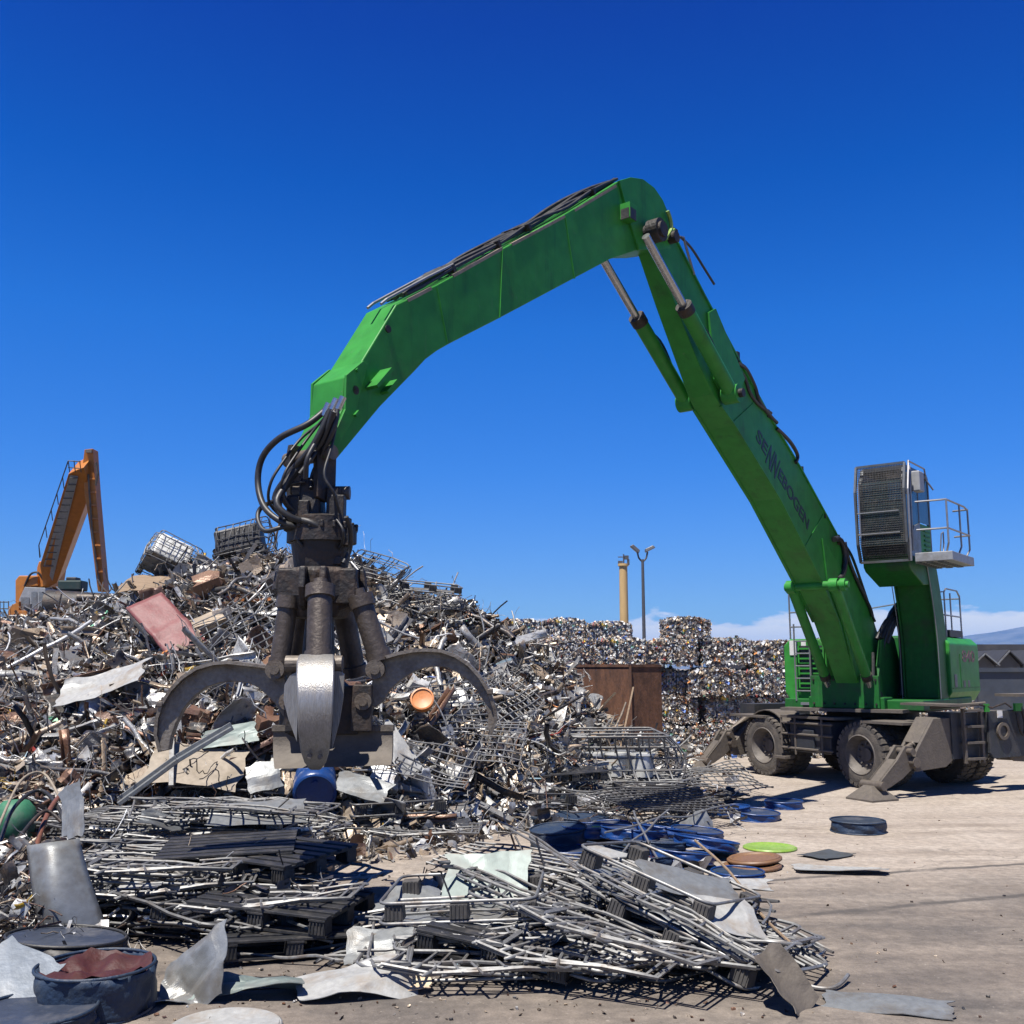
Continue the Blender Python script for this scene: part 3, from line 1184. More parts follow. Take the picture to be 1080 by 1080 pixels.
b.tube(smoothpath([onb(x, y, BN, BN + .04) for x, y in ((889, 572), (893, 590), (903, 615), (915, 640), (918, 650))], 4), 0.035, 8)
b.tube(smoothpath([onb(x, y, BN, BN + .01) for x, y in ((886, 570), (897, 585), (908, 615), (919, 648), (922, 655))], 4), 0.03, 8)
part(b, 'hydraulic_hose', M['black_rubber'], boom, smooth=60)

# ---- upper structure deck and housings
b = MB()
b.box(F(-0.55, 0, 1.50), (3.5, 2.75, 0.20), UP)
b.box(F(1.12, -0.05, 1.52), (0.5, 1.5, 0.26), UP)
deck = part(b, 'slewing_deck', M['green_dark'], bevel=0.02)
b = MB()
b.lathe([(0.9, 1.18), (0.9, 1.4)], (S0.x, S0.y, 0), n=40)
part(b, 'slewing_ring', M['grime'], smooth=40)


def housing(s0, s1, l0, l1, z0, z1, cut=0.14, low=0.22):
    """box with chamfered top and tucked-in bottom"""
    b = MB()
    loop = [(l0 + low * .6, z0), (l0, z0 + low), (l0, z1 - cut), (l0 + cut, z1), (l1 - cut, z1), (l1, z1 - cut), (l1, z0 + low), (l1 - low * .6, z0)]
    b.prism([F(s1, l, z) for l, z in loop], D * (s0 - s1))
    return b


hr = part(housing(-2.3, 1.05, -1.42, -0.52, 1.50, 2.80), 'engine_housing', M['green'], bevel=0.03)
hl = part(housing(-2.9, -0.62, 0.66, 1.42, 1.50, 2.85), 'side_housing', M['green'], bevel=0.03)
b = MB()
b.prism([F(-1.2, l, z) for l, z in ((-.52, 1.6), (-.52, 2.9), (.66, 2.9), (.66, 1.6))], D * -1.3)
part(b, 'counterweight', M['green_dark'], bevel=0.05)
# grille and ladder on the bright front of the engine housing
b = MB()
b.box(F(1.062, -0.82, 2.20), (0.02, 0.50, 0.92), UP)  # solid black plate, its colour stands in for shade behind the slats
gr = part(b, 'grille_shade_plate', M['plastic_black'], hr)
b = MB()
for k in range(9):
    z = 1.80 + k * 0.10
    b.box(F(1.09, -0.82, z), (0.03, 0.50, 0.035), UP)
for l in (-1.08, -0.56):
    b.box(F(1.09, l, 2.2), (0.035, 0.03, 0.92), UP)
part(b, 'grille_slats', M['green'], hr)
b = MB()
for l in (-1.12, -0.80):
    b.tube([F(1.20, l, 1.55), F(1.20, l, 3.1)], 0.018, 6)
for k in range(5):
    b.tube([F(1.20, -1.12, 1.75 + k * .25), F(1.20, -0.80, 1.75 + k * .25)], 0.014, 6)
b.box(F(1.18, -0.72, 1.50), (0.25, 0.55, 0.05), UP)
part(b, 'ladder', M['rail'], hr)
b = MB()
b.box(F(1.062, -1.20, 2.62), (0.012, 0.16, 0.30), UP)
b.box(F(1.062, -0.98, 2.70), (0.012, 0.10, 0.10), UP)
part(b, 'sticker', M['sticker'], hr)
# handrails on both housings
b = MB()
for (s, l) in ((0.95, -1.30), (0.95, -0.95)):
    b.tube([F(s, l, 2.8), F(s, l, 3.85 if l < -1.2 else 3.5)], 0.018, 6)
b.tube([F(.95, -1.3, 3.35), F(.95, -.95, 3.35)], 0.016, 6)
b.tube([F(.95, -1.3, 3.05), F(.95, -.95, 3.05)], 0.016, 6)
b.tube([F(.95, -.95, 3.5), F(-2.0, -.95, 3.5)], 0.016, 6)
b.tube([F(-2.0, -.95, 2.8), F(-2.0, -.95, 3.5), F(-2.0, .9, 3.75)], 0.016, 6)
b.tube([F(-.6, -.95, 2.8), F(-.6, -.95, 3.5)], 0.016, 6)
part(b, 'handrail', M['rail'], hr)
b = MB()
for s in (-1.0, -1.45, -2.2):
    b.tube([F(s, 1.28, 2.85), F(s, 1.28, 3.78)], 0.018, 6)
b.tube([F(-1.0, 1.28, 3.78), F(-1.15, 1.28, 3.86), F(-2.0, 1.28, 3.86), F(-2.2, 1.28, 3.74), F(-2.2, 1.28, 2.9)], 0.018, 6)
b.tube([F(-.9, 1.28, 3.3), F(-2.2, 1.28, 3.3)], 0.016, 6)
b.tube([F(-.9, 1.28, 3.78), F(-.3, 1.1, 3.72)], 0.014, 6)
b.tube([F(-2.2, 1.28, 3.7), F(-2.2, .1, 3.7), F(-2.2, .1, 2.9)], 0.016, 6)
part(b, 'handrail', M['rail'], hl)
b = MB()
b.box(F(-1.7, 1.05, 2.93), (1.0, 0.5, 0.14), UP)
part(b, 'deck_box', M['plastic_black'], hl)
text_obj('lettering', '840', 0.34, F(-1.55, 1.4236, 2.34), -D, Zu, M['letter_dark_red'], hl, width=1.0)
b = MB()
b.box(F(-0.95, 1.423, 1.95), (0.20, 0.008, 0.26), UP)
b.box(F(-1.6, 1.423, 1.88), (0.14, 0.008, 0.14), UP)
b.box(F(-1.95, 1.423, 1.88), (0.14, 0.008, 0.14), UP)
part(b, 'sticker', M['sheet_dark'], hl)
b = MB()
b.box(F(-1.75, 1.425, 1.80), (2.1, 0.012, 0.015), UP)
b.box(F(-1.35, 1.425, 2.15), (0.015, 0.012, 0.7), UP)
part(b, 'panel_seam', M['green_dark'], hl)

# boom foot brackets on the deck
b = MB()
for l in (0.34, -0.50):
    b.prism([F(s, l, z) for s, z in ((-0.9, 1.6), (1.0, 1.6), (0.75, 2.1), (0.45, 2.75), (0.05, 3.0), (-0.35, 2.8), (-0.8, 2.0))], LL * 0.08)
part(b, 'boom_foot_bracket', M['green_dark'], bevel=0.01)
b = MB()
b.box(F(1.38, -0.05, 1.75), (0.10, 1.35, 0.62), UP)
part(b, 'front_plate', M['green_dark'], bevel=0.01)
b = MB()
for k in range(7):
    for z in (1.52, 1.98):
        q = F(1.43, -.66 + .205 * k, z)
        b.cyl(q, q + D * .03, .022, n=6)
part(b, 'bolts', M['grime'], mh)
b = MB()
b.tube(smoothpath([F(1.3, -.38, 1.7), F(1.1, -.3, 2.1), F(.7, -.36, 2.4)], 4), .03, 7)
b.tube(smoothpath([F(1.3, .44, 1.7), F(1.35, .5, 2.0), F(.8, .34, 2.5)], 4), .03, 7)
b.tube(smoothpath([F(1.35, .1, 1.95), F(1.0, .2, 2.3), F(.6, .1, 2.3)], 4), .03, 7)
part(b, 'hydraulic_hose', M['black_rubber'], mh)
# tangle of hoses between boom and cab column
random.seed(12)
for k in range(11):
    b = MB()
    l = 0.46 + 0.03 * (k % 5)
    z0 = 2.55 + random.uniform(0, .6)
    pts = [F(0.15 + random.uniform(-.1, .3), l - .15, 2.8 + random.uniform(-.3, .3)),
           F(-.1 + random.uniform(-.2, .2), l, 3.25 + random.uniform(-.1, .28)),
           F(-0.45 + random.uniform(-.1, .1), l + .06, 3.0 + random.uniform(-.1, .3)),
           F(-.5, l + random.uniform(0, .1), 2.2), F(-.4, l, 1.65)]
    b.tube(smoothpath(pts, 5), 0.045, 7)
    part(b, 'hydraulic_hose', M['black_rubber'], smooth=60)

# ---- cab column
def colpt(t):
    s = -0.38 + 0.0 * t + 0.95 * max(0, t - 0.35) ** 1.6
    return s, 1.6 + 2.75 * t


b = MB()
w0, w1 = 0.68, 1.32
front = [colpt(i / 10) for i in range(11)]
loop = [(s + 0.30 + 0.0 * z, z) for s, z in front] + [(s - 0.30, z) for s, z in reversed(front)]
b.prism([F(s, w0, z) for s, z in loop], LL * (w1 - w0))
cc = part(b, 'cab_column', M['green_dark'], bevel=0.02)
b = MB()
for l in (w0 - 0.03, w1):
    loop = [(s + 0.36, z) for s, z in front] + [(s - 0.36, z) for s, z in reversed(front)]
    b.prism([F(s, l, z) for s, z in loop], LL * 0.03)
part(b, 'column_flange', M['green_dark'], cc, bevel=0.006)
b = MB()
for l, ds in ((w1 + .05, .38), (w0 - .07, .34)):
    b.tube([F(s + ds, l, z) for s, z in front], 0.010, 6)
part(b, 'conduit', M['rail'], cc)
b = MB()
s, z = colpt(0.88)
for k in range(3):
    b.box(F(s + 0.40, 0.98, z - .12 + .12 * k), (0.012, 0.34, 0.05), UP)
part(b, 'vent_slot', M['sheet_dark'], cc)

# ---- cab
cz, ct = 4.32, 6.10
cs0, cs1 = -0.15, 1.48
cl0, cl1 = 0.46, 1.34
b = MB()
side = [(cs0, cz), (cs1 - .10, cz), (cs1 + .02, cz + .25), (cs1 + .02, ct - .35), (cs1 - .10, ct - .02), (cs1 - .3, ct), (cs0 + .1, ct), (cs0, ct - .12)]
# floor pan
fl = [(cs0, cz - .44), (cs0 + .75, cz - .50), (cs1 - .12, cz - .26), (cs1 - .02, cz - .18), (cs1, cz + .04), (cs0, cz + .04)]
b.prism([F(s, cl0, z) for s, z in fl], LL * (cl1 - cl0))
cab = part(b, 'cab', M['green_dark'], bevel=0.02)
b = MB()


def post(s0, z0, s1, z1, l, w=0.07):
    b.bar(F(s0, l, z0), F(s1, l, z1), w, w, LL)


for l in (cl0 + .035, cl1 - .035):
    post(cs0 + .04, cz, cs0 + .04, ct - .06, l)
    post(cs1 - .05, cz, cs1, cz + .3, l)
    post(cs1, cz + .25, cs1, ct - .3, l)
    post(cs1, ct - .32, cs1 - .15, ct - .03, l)
    post(cs0 + .04, ct - .05, cs1 - .15, ct - .03, l)
    post(0.62, cz, 0.62, ct - .05, l, 0.06)
b.box(F((cs0 + cs1) / 2 - .06, (cl0 + cl1) / 2, ct - .015), (cs1 - cs0 - .22, cl1 - cl0 - .02, 0.09), UP)
b.box(F(cs0 + .03, (cl0 + cl1) / 2, cz + .35), (0.06, cl1 - cl0 - .14, .7), UP)
part(b, 'cab_frame', M['sheet_dark'], cab, bevel=0.01)
b = MB()
b.box(F(cs1 + .005, (cl0 + cl1) / 2, (cz + ct) / 2), (0.012, cl1 - cl0 - .14, ct - cz - .5), UP)
for l in (cl0 + .02, cl1 - .02):
    b.box(F(1.04, l, (cz + ct) / 2 + .1), (0.78, 0.012, ct - cz - .32), UP)
b.box(F(.26, cl0 + .02, (cz + ct) / 2 + .1), (0.66, 0.012, ct - cz - .3), UP)
b.box(F(.26, cl1 - .02, (cz + ct) / 2 + .36), (0.66, 0.012, 1.0), UP)
part(b, 'window', M['glass'], cab)
b = MB()
b.box(F(.26, cl1 - .02, cz + .36), (0.66, 0.03, .72), UP)
lp = part(b, 'door_panel', M['green'], cab)
b = MB()
for k in range(6):
    b.box(F(.2, cl1 + .005, cz + .12 + .095 * k), (0.36, 0.02, 0.035), UP)
part(b, 'louvre', M['green_dark'], lp)
b = MB()
b.prism([F(s, cl1 - .012, z) for s, z in ((.66, cz + .02), (1.42, cz + .02), (1.42, cz + .22), (1.05, cz + .62), (.66, cz + .72))], LL * 0.025)
part(b, 'door_kick_panel', M['sheet'], cab)
# seat and controls seen through the glass
b = MB()
b.box(F(.45, .86, cz + .5), (0.5, 0.48, 0.14), UP)
b.box(F(.2, .86, cz + .9), (0.14, 0.46, 0.8), UP)
part(b, 'operator_seat', M['plastic_black'], cab, bevel=0.04)
b = MB()
b.box(F(cs1 - .07, (cl0 + cl1) / 2, cz + .26), (0.03, cl1 - cl0 - .12, .50), UP)  # added dark panel, covers bright sky showing through the guard
part(b, 'sky_cover_panel', M['plastic_black'], cab)
b = MB()
b.box(F(1.12, 1.08, cz + .75), (0.1, 0.28, 0.2), UP)
b.tube([F(1.2, .86, cz), F(1.1, .86, cz + .7)], .03, 6)
part(b, 'monitor', M['sheet'], cab)
# front guard: frame with a fine grid of bars
gs = cs1 + .14
gm = MB()
fpts = [(gs - .12, cz - .08), (gs, cz + .25), (gs + .02, ct - .5), (gs - .12, ct + .03)]
for l in (cl0 - .03, cl1 + .03):
    for p, q in zip(fpts, fpts[1:]):
        gm.bar(F(p[0], l, p[1]), F(q[0], l, q[1]), 0.05, 0.04, LL)
for s, z in (fpts[0], fpts[3]):
    gm.bar(F(s, cl0 - .03, z), F(s, cl1 + .03, z), 0.045, 0.045)
gf = part(gm, 'front_guard', M['sheet_dark'], cab)


def gpt(t):
    zz = fpts[0][1] + (fpts[3][1] - fpts[0][1]) * t
    for p, q in zip(fpts, fpts[1:]):
        if p[1] <= zz <= q[1] + 1e-6:
            k = (zz - p[1]) / (q[1] - p[1])
            return p[0] + (q[0] - p[0]) * k, zz
    return fpts[-1]


gm = MB()
for k in range(1, 31):
    l = cl0 - .03 + (cl1 - cl0 + .06) * k / 31
    gm.tube([F(p[0], l, p[1]) for p in [gpt(t) for t in (0, .18, .4, .6, .74, 1)]], 0.0065, 4, False)
for k in range(1, 44):
    p = gpt(k / 44)
    gm.tube([F(p[0], cl0 - .03, p[1]), F(p[0], cl1 + .03, p[1])], 0.0055, 4, False)
part(gm, 'guard_mesh', M['plastic_black'], gf)
gm = MB()
for t in (.28, .5):
    p = gpt(t)
    gm.tube([F(p[0] + .03, cl0, p[1]), F(p[0] + .03, cl1 - .08, p[1])], 0.014, 6)
gm.tube([F(p[0] + .03, cl0 + .05, gpt(.25)[1]), F(p[0] + .03, cl0 + .05, gpt(.8)[1])], 0.014, 6)
part(gm, 'wiper_rail', M['rail'], gf)
b = MB()
b.tube([F(cs1 + .05, cl1 + .06, cz - .1), F(cs1 + .1, cl1 + .08, cz + .6), F(cs1 + .08, cl1 + .08, ct - .5), F(cs1 - .12, cl1 + .06, ct + .03)], 0.022, 8)
b.tube([F(cs1 - .1, cl1 + .06, cz + .1), F(cs1 - .05, cl1 + .08, cz + .6), F(cs1 - .08, cl1 + .08, ct - .5), F(cs1 - .22, cl1 + .05, ct)], 0.018, 8)
b.tube([F(cs1 - .3, cl1, ct + .04), F(cs1 - .32, cl1, ct + .12), F(.1, cl1, ct + .12), F(0, cl1, ct - .1), F(-.1, cl1 + .1, ct - .3)], 0.018, 8)
part(b, 'grab_rail', M['rail'], cab)
b = MB()
b.box(F(.95, cl1 + .10, ct - .28), (0.30, 0.16, 0.40), UP)
part(b, 'work_lamp', M['grey_panel'], cab, bevel=0.02)
# platform
b = MB()
b.box(F(.72, 1.80, cz - .04), (1.55, 0.68, 0.17), UP)
pf = part(b, 'platform', M['platform'], cab, bevel=0.01)
b = MB()
for k in range(9):
    for j in range(3):
        b.box(F(.08 + k * .16, 1.5 + .2 * j, cz - .135), (0.09, 0.12, 0.02), UP)
part(b, 'tread_plate', M['sheet_dark'], pf)
b = MB()
rt, rm_ = cz + 1.02, cz + .48
for z in (rt, rm_):
    b.tube([F(1.5, 1.52, z), F(1.48, 2.08, z), F(.3, 2.10, z - .0), F(.0, 2.08, z - .02), F(-.05, 1.80, z - .02)] if z == rt else
           [F(1.5, 1.52, z), F(1.48, 2.08, z), F(0.0, 2.10, z), F(-.05, 1.80, z)], 0.019, 8)
b.tube([F(1.48, 2.08, rt), F(1.48, 2.08, cz + .2), F(1.40, 2.02, cz + .05)], 0.019, 8)
b.tube([F(.62, 2.09, rt), F(.62, 2.09, cz + .2), F(.70, 2.05, cz + .05)], 0.019, 8)
b.tube([F(-.03, 2.08, rt), F(-.03, 2.08, cz + .2), F(.05, 2.02, cz + .05)], 0.019, 8)
b.tube([F(.15, 1.55, cz), F(.12, 1.60, cz + .55), F(-.02, 1.60, cz + .6), F(-.02, 1.60, cz + .35), F(.12, 1.60, cz)], 0.014, 6)
part(b, 'railing', M['rail'], pf)
b = MB()
b.box(F(cs1 - .06, .62, cz - .12), (0.02, 0.30, 0.13), UP)
b.box(F(cs1 - .06, 1.12, cz - .12), (0.02, 0.2, 0.1), UP)
part(b, 'cab_badge', M['sheet'], cab)

# ---- undercarriage
C0 = V((7.15, 21.35, 0))
A_ = V((0.45, -0.89, 0)).normalized()
N_ = V((A_.y, -A_.x, 0))            # outward to the left of the photo
UA = (A_, N_, Zu)


def U(a, n, z):
    return C0 + A_ * a + N_ * n + Zu * z


b = MB()
b.box(U(0, 0, 0.98), (4.6, 0.95, 0.42), UA)
b.box(U(0, 0, 1.12), (1.9, 1.9, 0.22), UA)
b.box(U(1.35, 0, .68), (.3, 1.5, .3), UA)
b.box(U(-1.35, 0, .68), (.3, 1.5, .3), UA)
und = part(b, 'chassis', M['chassis'], bevel=0.02)
b = MB()
b.box(U(0, 1.05, 0.86), (1.15, 0.7, 0.62), UA)
b.box(U(-.1, 1.42, .80), (.5, 0.06, .4), UA)
part(b, 'tool_box', M['chassis'], bevel=0.02)
b = MB()
for z in (0.62, 0.9, 1.12):
    b.tube([U(-.75, 1.46, z), U(.68, 1.46, z)], 0.022, 6)
for a in (-.75, -.35, .4):
    b.tube([U(a, 1.46, .5), U(a, 1.46, 1.22)], 0.022, 6)
b.box(U(-.75, 1.42, .42), (.35, .25, .05), UA)
part(b, 'step_frame', M['dusty'])
b = MB()
b.box(U(0.0, 1.12, 1.24), (1.5, 0.72, 0.05), UA)
b.box(U(-1.8, 1.18, 1.20), (1.1, 0.62, 0.045), UA)
b.box(U(1.9, .95, 1.22), (1.0, 1.0, 0.045), UA)
part(b, 'deck_plate', M['dusty'])
b = MB()
for a in (-1.34,):
    pts = [U(a + .72 * math.cos(t), 1.05, .62 + .72 * math.sin(t)) for t in np.linspace(.15, 2.9, 12)]
    for p, q in zip(pts, pts[1:]):
        b.bar(p, q, 0.62, 0.02, Zu)
part(b, 'mudguard', M['dusty'])


def wheel_mesh():
    b = MB()
    prof = [(0.34, -.17), (0.40, -.185), (0.50, -.185), (0.565, -.165), (0.588, -.12), (0.590, 0), (0.588, .12), (0.565, .165), (0.50, .185), (0.40, .185), (0.34, .17), (0.34, -.17)]
    AX = (V((0, 1, 0)), V((0, 0, 1)), V((1, 0, 0)))
    b.lathe(prof, ax=AX, n=48)
    NL = 30
    for k in range(NL):
        for sd in (-1, 1):
            a = 2 * PI * (k + (0.5 if sd > 0 else 0)) / NL
            rad = V((0, math.cos(a), math.sin(a)))
            tan = V((0, -math.sin(a), math.cos(a)))
            sk = (tan * 0.96 + V((1, 0, 0)) * .28 * sd).normalized()
            b.box(rad * 0.590 + V((sd * .090, 0, 0)), (0.165, 0.095, 0.035), (V((1, 0, 0)), sk, rad), taper=0.9)
            b.box(rad * 0.566 + V((sd * .170, 0, 0)), (0.022, 0.09, 0.06), (V((1, 0, 0)), tan, rad), taper=0.95)
    ty = b.build('wheel', M['tyre'], None, origin=(0, 0, 0), smooth=35)
    b = MB()
    b.lathe([(0.355, -.165), (0.375, -.178), (0.355, -.19), (0.335, -.16), (0.31, -.10), (0.285, -.06), (0.27, 0.02), (0.12, 0.03), (0.12, -.02), (0.0, -.02)], ax=AX, n=40)
    b.lathe([(0.355, .165), (0.375, .178), (0.355, .19), (0.335, .16), (0.31, .10)], ax=AX, n=40)
    for k in range(10):
        a = 2 * PI * k / 10
        c = V((0.0, .20 * math.cos(a), .20 * math.sin(a)))
        b.cyl(c + V((.04, 0, 0)), c - V((.03, 0, 0)), 0.018, n=6)
    ri = b.build('rim', M['rim'], None, origin=(0, 0, 0), smooth=35)
    ri.parent = ty
    return ty, ri


ty, ri = wheel_mesh()
ang = math.atan2(-N_.y, -N_.x)
first = True
for a, st in ((1.35, 0), (-1.34, 0)):
    for n in (1.27, 0.82, -0.82, -1.27):
        if first:
            o, r_ = ty, ri
            first = False
        else:
            o, r_ = ty.copy(), ri.copy()
            COL.objects.link(o)
            COL.objects.link(r_)
            r_.parent = o
        o.parent = mh
        p = U(a, n, 0.61) - S0
        o.location = p
        o.rotation_euler = (random.uniform(0, 3), 0, ang if n > 0 else ang + PI)
        o.rotation_mode = 'XYZ'

# outriggers


U0 = U


def outrigger(a, sgn, kz=1.0, kn=1.0):
    """arm folds outwards along N from the chassis end"""
    U = lambda a_, n_, z_: U0(a_, n_ if abs(n_) < .6 else math.copysign(.6 + (abs(n_) - .6) * kn, n_), z_)
    b = MB()
    up = [(0.55, 1.42), (1.15, 1.42), (1.62, 0.82), (1.70, 0.60), (1.62, 0.47), (0.9, 0.52), (0.55, 0.75)]
    for da in (-.20, .14):
        b.prism([U(a + da, sgn * n, z * kz) for n, z in up], A_ * 0.06)
    b.prism([U(a - .2, sgn * n, z * kz) for n, z in ((0.62, 1.43), (1.14, 1.43), (1.50, .98), (1.46, .96), (1.12, 1.37), (.62, 1.37))], A_ * 0.34)
    og = part(b, 'outrigger_bracket', M['dusty'], bevel=0.012)
    b = MB()
    lo = [(1.52, 0.72), (1.62, 0.86), (1.80, 0.88), (2.0, 0.66), (2.44, 0.30), (2.50, 0.20), (2.42, 0.14), (2.2, 0.2), (1.9, 0.33), (1.6, 0.52)]
    for da in (-.14, .08):
        b.prism([U(a + da, sgn * n, z) for n, z in lo], A_ * 0.06)
    b.prism([U(a - .14, sgn * n, z) for n, z in ((2.0, .66), (2.44, .30), (2.42, .26), (1.98, .61))], A_ * 0.28)
    ar = part(b, 'outrigger_arm', M['dusty'], bevel=0.01)
    b = MB()
    for n, z, r in ((1.66, .60, .09), (2.46, .24, .075), (1.74, .78, .06)):
        b.cyl(U(a - .24, sgn * n, z), U(a + .25, sgn * n, z), r, n=18)
    part(b, 'pivot_pin', M['worn_steel'], ar, smooth=40)
    b = MB()
    b.cyl(U(a, sgn * .95, 1.15), U(a, sgn * 1.5, .86), .07, n=14)
    b.cyl(U(a, sgn * 1.4, .92), U(a, sgn * 1.76, .78), .045, n=14)
    part(b, 'outrigger_cylinder', M['worn_steel'], ar, smooth=40)
    b = MB()
    c = U(a, sgn * 2.5, 0.0)
    hx = .30
    base = [c + A_ * x * hx + N_ * y * hx for x, y in ((-1, -1), (1, -1), (1, 1), (-1, 1))]
    tp = [c + A_ * x * .09 + N_ * y * .09 + Zu * .24 for x, y in ((-1, -1), (1, -1), (1, 1), (-1, 1))]
    low = [p + Zu * .03 for p in base]
    b.add(base + low + tp, [(3, 2, 1, 0), (0, 1, 5, 4), (1, 2, 6, 5), (2, 3, 7, 6), (3, 0, 4, 7), (4, 5, 9, 8), (5, 6, 10, 9), (6, 7, 11, 10), (7, 4, 8, 11), (8, 9, 10, 11)])
    part(b, 'foot_pad', M['dusty'], ar)


outrigger(2.62, 1, .94)
outrigger(2.62, -1)
outrigger(-2.45, 1, .72, .86)
outrigger(-2.45, -1, .72, .86)
# front end plate, ladder, tow parts
b = MB()
loop = [(-.12, 1.44), (-1.45, 1.46), (-1.45, .62), (-.2, .60), (-.12, .7)]
b.prism([U(2.86, n, z) for n, z in loop], A_ * 0.07)
ep = part(b, 'end_plate', M['chassis'], bevel=0.01)
b = MB()
b.lathe([(0.10, 0), (0.155, 0), (0.155, .05), (0.10, .05), (0.10, 0)], U(2.93, -.45, 1.08), (N_, Zu, A_), n=28)
part(b, 'tow_ring', M['worn_steel'], ep, smooth=40)
b = MB()
b.cyl(U(2.90, -.45, 1.08), U(2.955, -.45, 1.08), .10, n=24)  # solid disc coloured black for the darkness inside the hole
part(b, 'tow_hole_shade', M['plastic_black'], ep)
b = MB()
b.box(U(2.937, -.42, 1.38), (0.012, 0.13, 0.13), UA)
part(b, 'sticker', M['sticker'], ep)
b = MB()
b.box(U(2.97, -.88, 1.50), (0.05, 0.20, 0.14), UA)
b.box(U(2.97, -.04, 1.50), (0.05, 0.10, 0.14), UA)
part(b, 'green_bracket', M['green'], ep)
b = MB()
b.tube(smoothpath([U(2.98, -.95, 1.5), U(3.0, -1.0, 1.2), U(3.0, -.93, 1.0), U(3.0, -.84, 1.15), U(2.98, -.82, 1.4)], 5), 0.025, 7)
b.tube([U(2.95, .12, 1.56), U(3.0, -.15, 1.50), U(3.0, -.5, 1.58), U(3.05, -.6, 1.5)], 0.018, 6)
part(b, 'chain_hook', M['grime'], ep)
b = MB()
for n in (.08, .52):
    b.box(U(2.92, n, 1.02), (0.06, 0.05, 0.95), UA)
for z in (.62, .9, 1.18, 1.46):
    b.box(U(2.93, .3, z), (0.14, 0.42, 0.04), UA)
part(b, 'ladder', M['dusty'])
b = MB()
b.box(U(2.6, .3, 1.02), (.5, .9, .8), UA)
part(b, 'end_frame', M['chassis'])
b = MB()
b.box(U(-2.6, 0, 1.02), (.5, 1.6, .8), UA)
part(b, 'end_frame', M['chassis'])
b = MB()
b.tube([U(2.55, .9, 1.50), U(2.9, -.1, 1.58)], .03, 6)
b.box(U(2.55, .8, 1.56), (1.1, .5, .04), UA)
b.box(U(3.0, -1.0, 1.72), (.5, .9, .05), UA)
part(b, 'top_plate', M['dusty'])
b = MB()
b.box(F(1.0, -.1, 1.40), (1.2, 2.4, .06), UP)
b.box(F(-.6, 1.0, 1.38), (2.4, .5, .05), UP)
part(b, 'under_tray', M['dusty'])

# ================================================================ grab
GD = S0 + LL * (-0.04)
tipc = onb(345, 478, SN, -0.03)
gy = tipc.y
print('arm tip', tipc[:], 'boom foot', PL(915, 715, BN)[:])
gr_root = empty('orange_peel_grab', V((P(338, 620, gy).x, gy, P(338, 770, gy).z)), 'heavy worn steel claw grab with curved tines hanging open from the green arm', 'grab')


def Q(px, py, dy=0.0):
    """point on the upright plane dy metres nearer than the grab's axis"""
    return P(px, py, gy - dy)


KG = (Q(440, 600) - Q(340, 600)).x / 100.0     # metres per photo pixel at the grab
ax0 = Q(338, 620)


def gpart(mb, name, m, parent=gr_root, **k):
    return build_multi(mb, name, m, parent, **k)


# hanger and swivel
b = MB()
LX = LL.copy()
for l in (-.22, .16):
    c = tipc + LL * l
    pts = [tipc + LL * l + D * s + Zu * z for s, z in ((-.10, .12), (.10, .12), (.12, 0), (.10, -.42), (-.02, -.46), (-.12, -.40), (-.12, 0))]
    b.prism(pts, LL * 0.06)
yk = gpart(b, 'hanger_link', M['grime'], bevel=0.008)
b = MB()
b.cyl(tipc - LL * .34, tipc + LL * .30, .07, n=18)
lo = V((ax0.x, gy, Q(338, 520).z))
b.cyl(lo - V((.28, 0, 0)), lo + V((.25, 0, 0)), .065, n=16)
gpart(b, 'hanger_pin', M['worn_steel'], yk, smooth=40)
b = MB()
zt = Q(338, 506).z
zb = Q(338, 548).z
b.box(((ax0.x - .10), gy, (zt + zb) / 2), (0.22, .34, zt - zb), taper=0.8)
b.box(((ax0.x + .12), gy, (zt + zb) / 2 - .05), (0.13, .30, (zt - zb) * .8))
b.box(((ax0.x - .24), gy - .06, (zt + zb) / 2 - .10), (0.12, .26, (zt - zb) * .6))
gpart(b, 'swivel_head', M['grime'], bevel=0.02)
b = MB()
o = V((ax0.x, gy, 0))
z1, z2, z3, z4 = Q(338, 545).z, Q(338, 557).z, Q(338, 573).z, Q(338, 602).z
b.lathe([(0.0, z1), (0.22, z1), (0.27, z1 - .02), (0.27, z2), (0.32, z2), (0.32, z3), (0.28, z3), (0.27, z3 - .08), (0.24, z4), (0.0, z4)], o, n=36)
rot = gpart(b, 'rotator', M['grime'], smooth=35)
b = MB()
random.seed(4)
for k in range(18):
    a = 2 * PI * k / 18
    c = o + V((.315 * math.cos(a), .315 * math.sin(a), 0))
    b.cyl(c + Zu * (z2 - .03), c + Zu * (z2 + .035), .022, n=6)
for px, py, w_, h_ in ((357, 540, .12, .30), (308, 552, .12, .16), (365, 565, .07, .2), (322, 540, .1, .2), (350, 592, .2, .08)):
    c = Q(px, py, .12)
    b.box(c, (w_, .16, h_))
gpart(b, 'valve_block', M['grime'], rot, bevel=0.01)

# head with arms
b = MB()
zt, zb = Q(338, 600).z, Q(338, 652).z
b.lathe([(0, zt), (.30, zt), (.34, zt - .04), (.34, zt - .26), (.26, zb), (0, zb)], o, n=8)
for a in (0, 72, 144, 216, 288):
    t = R(a - 90)
    dv = V((math.cos(t), math.sin(t), 0))
    pv = V((-dv.y, dv.x, 0))
    for sd in (-.12, .06):
        b.prism([o + pv * (sd) + dv * r_ + Zu * z for r_, z in ((.1, zt - .005), (.40, zt - .01), (.43, zt - .20), (.34, zt - .36), (.1, zb))], pv * .06)
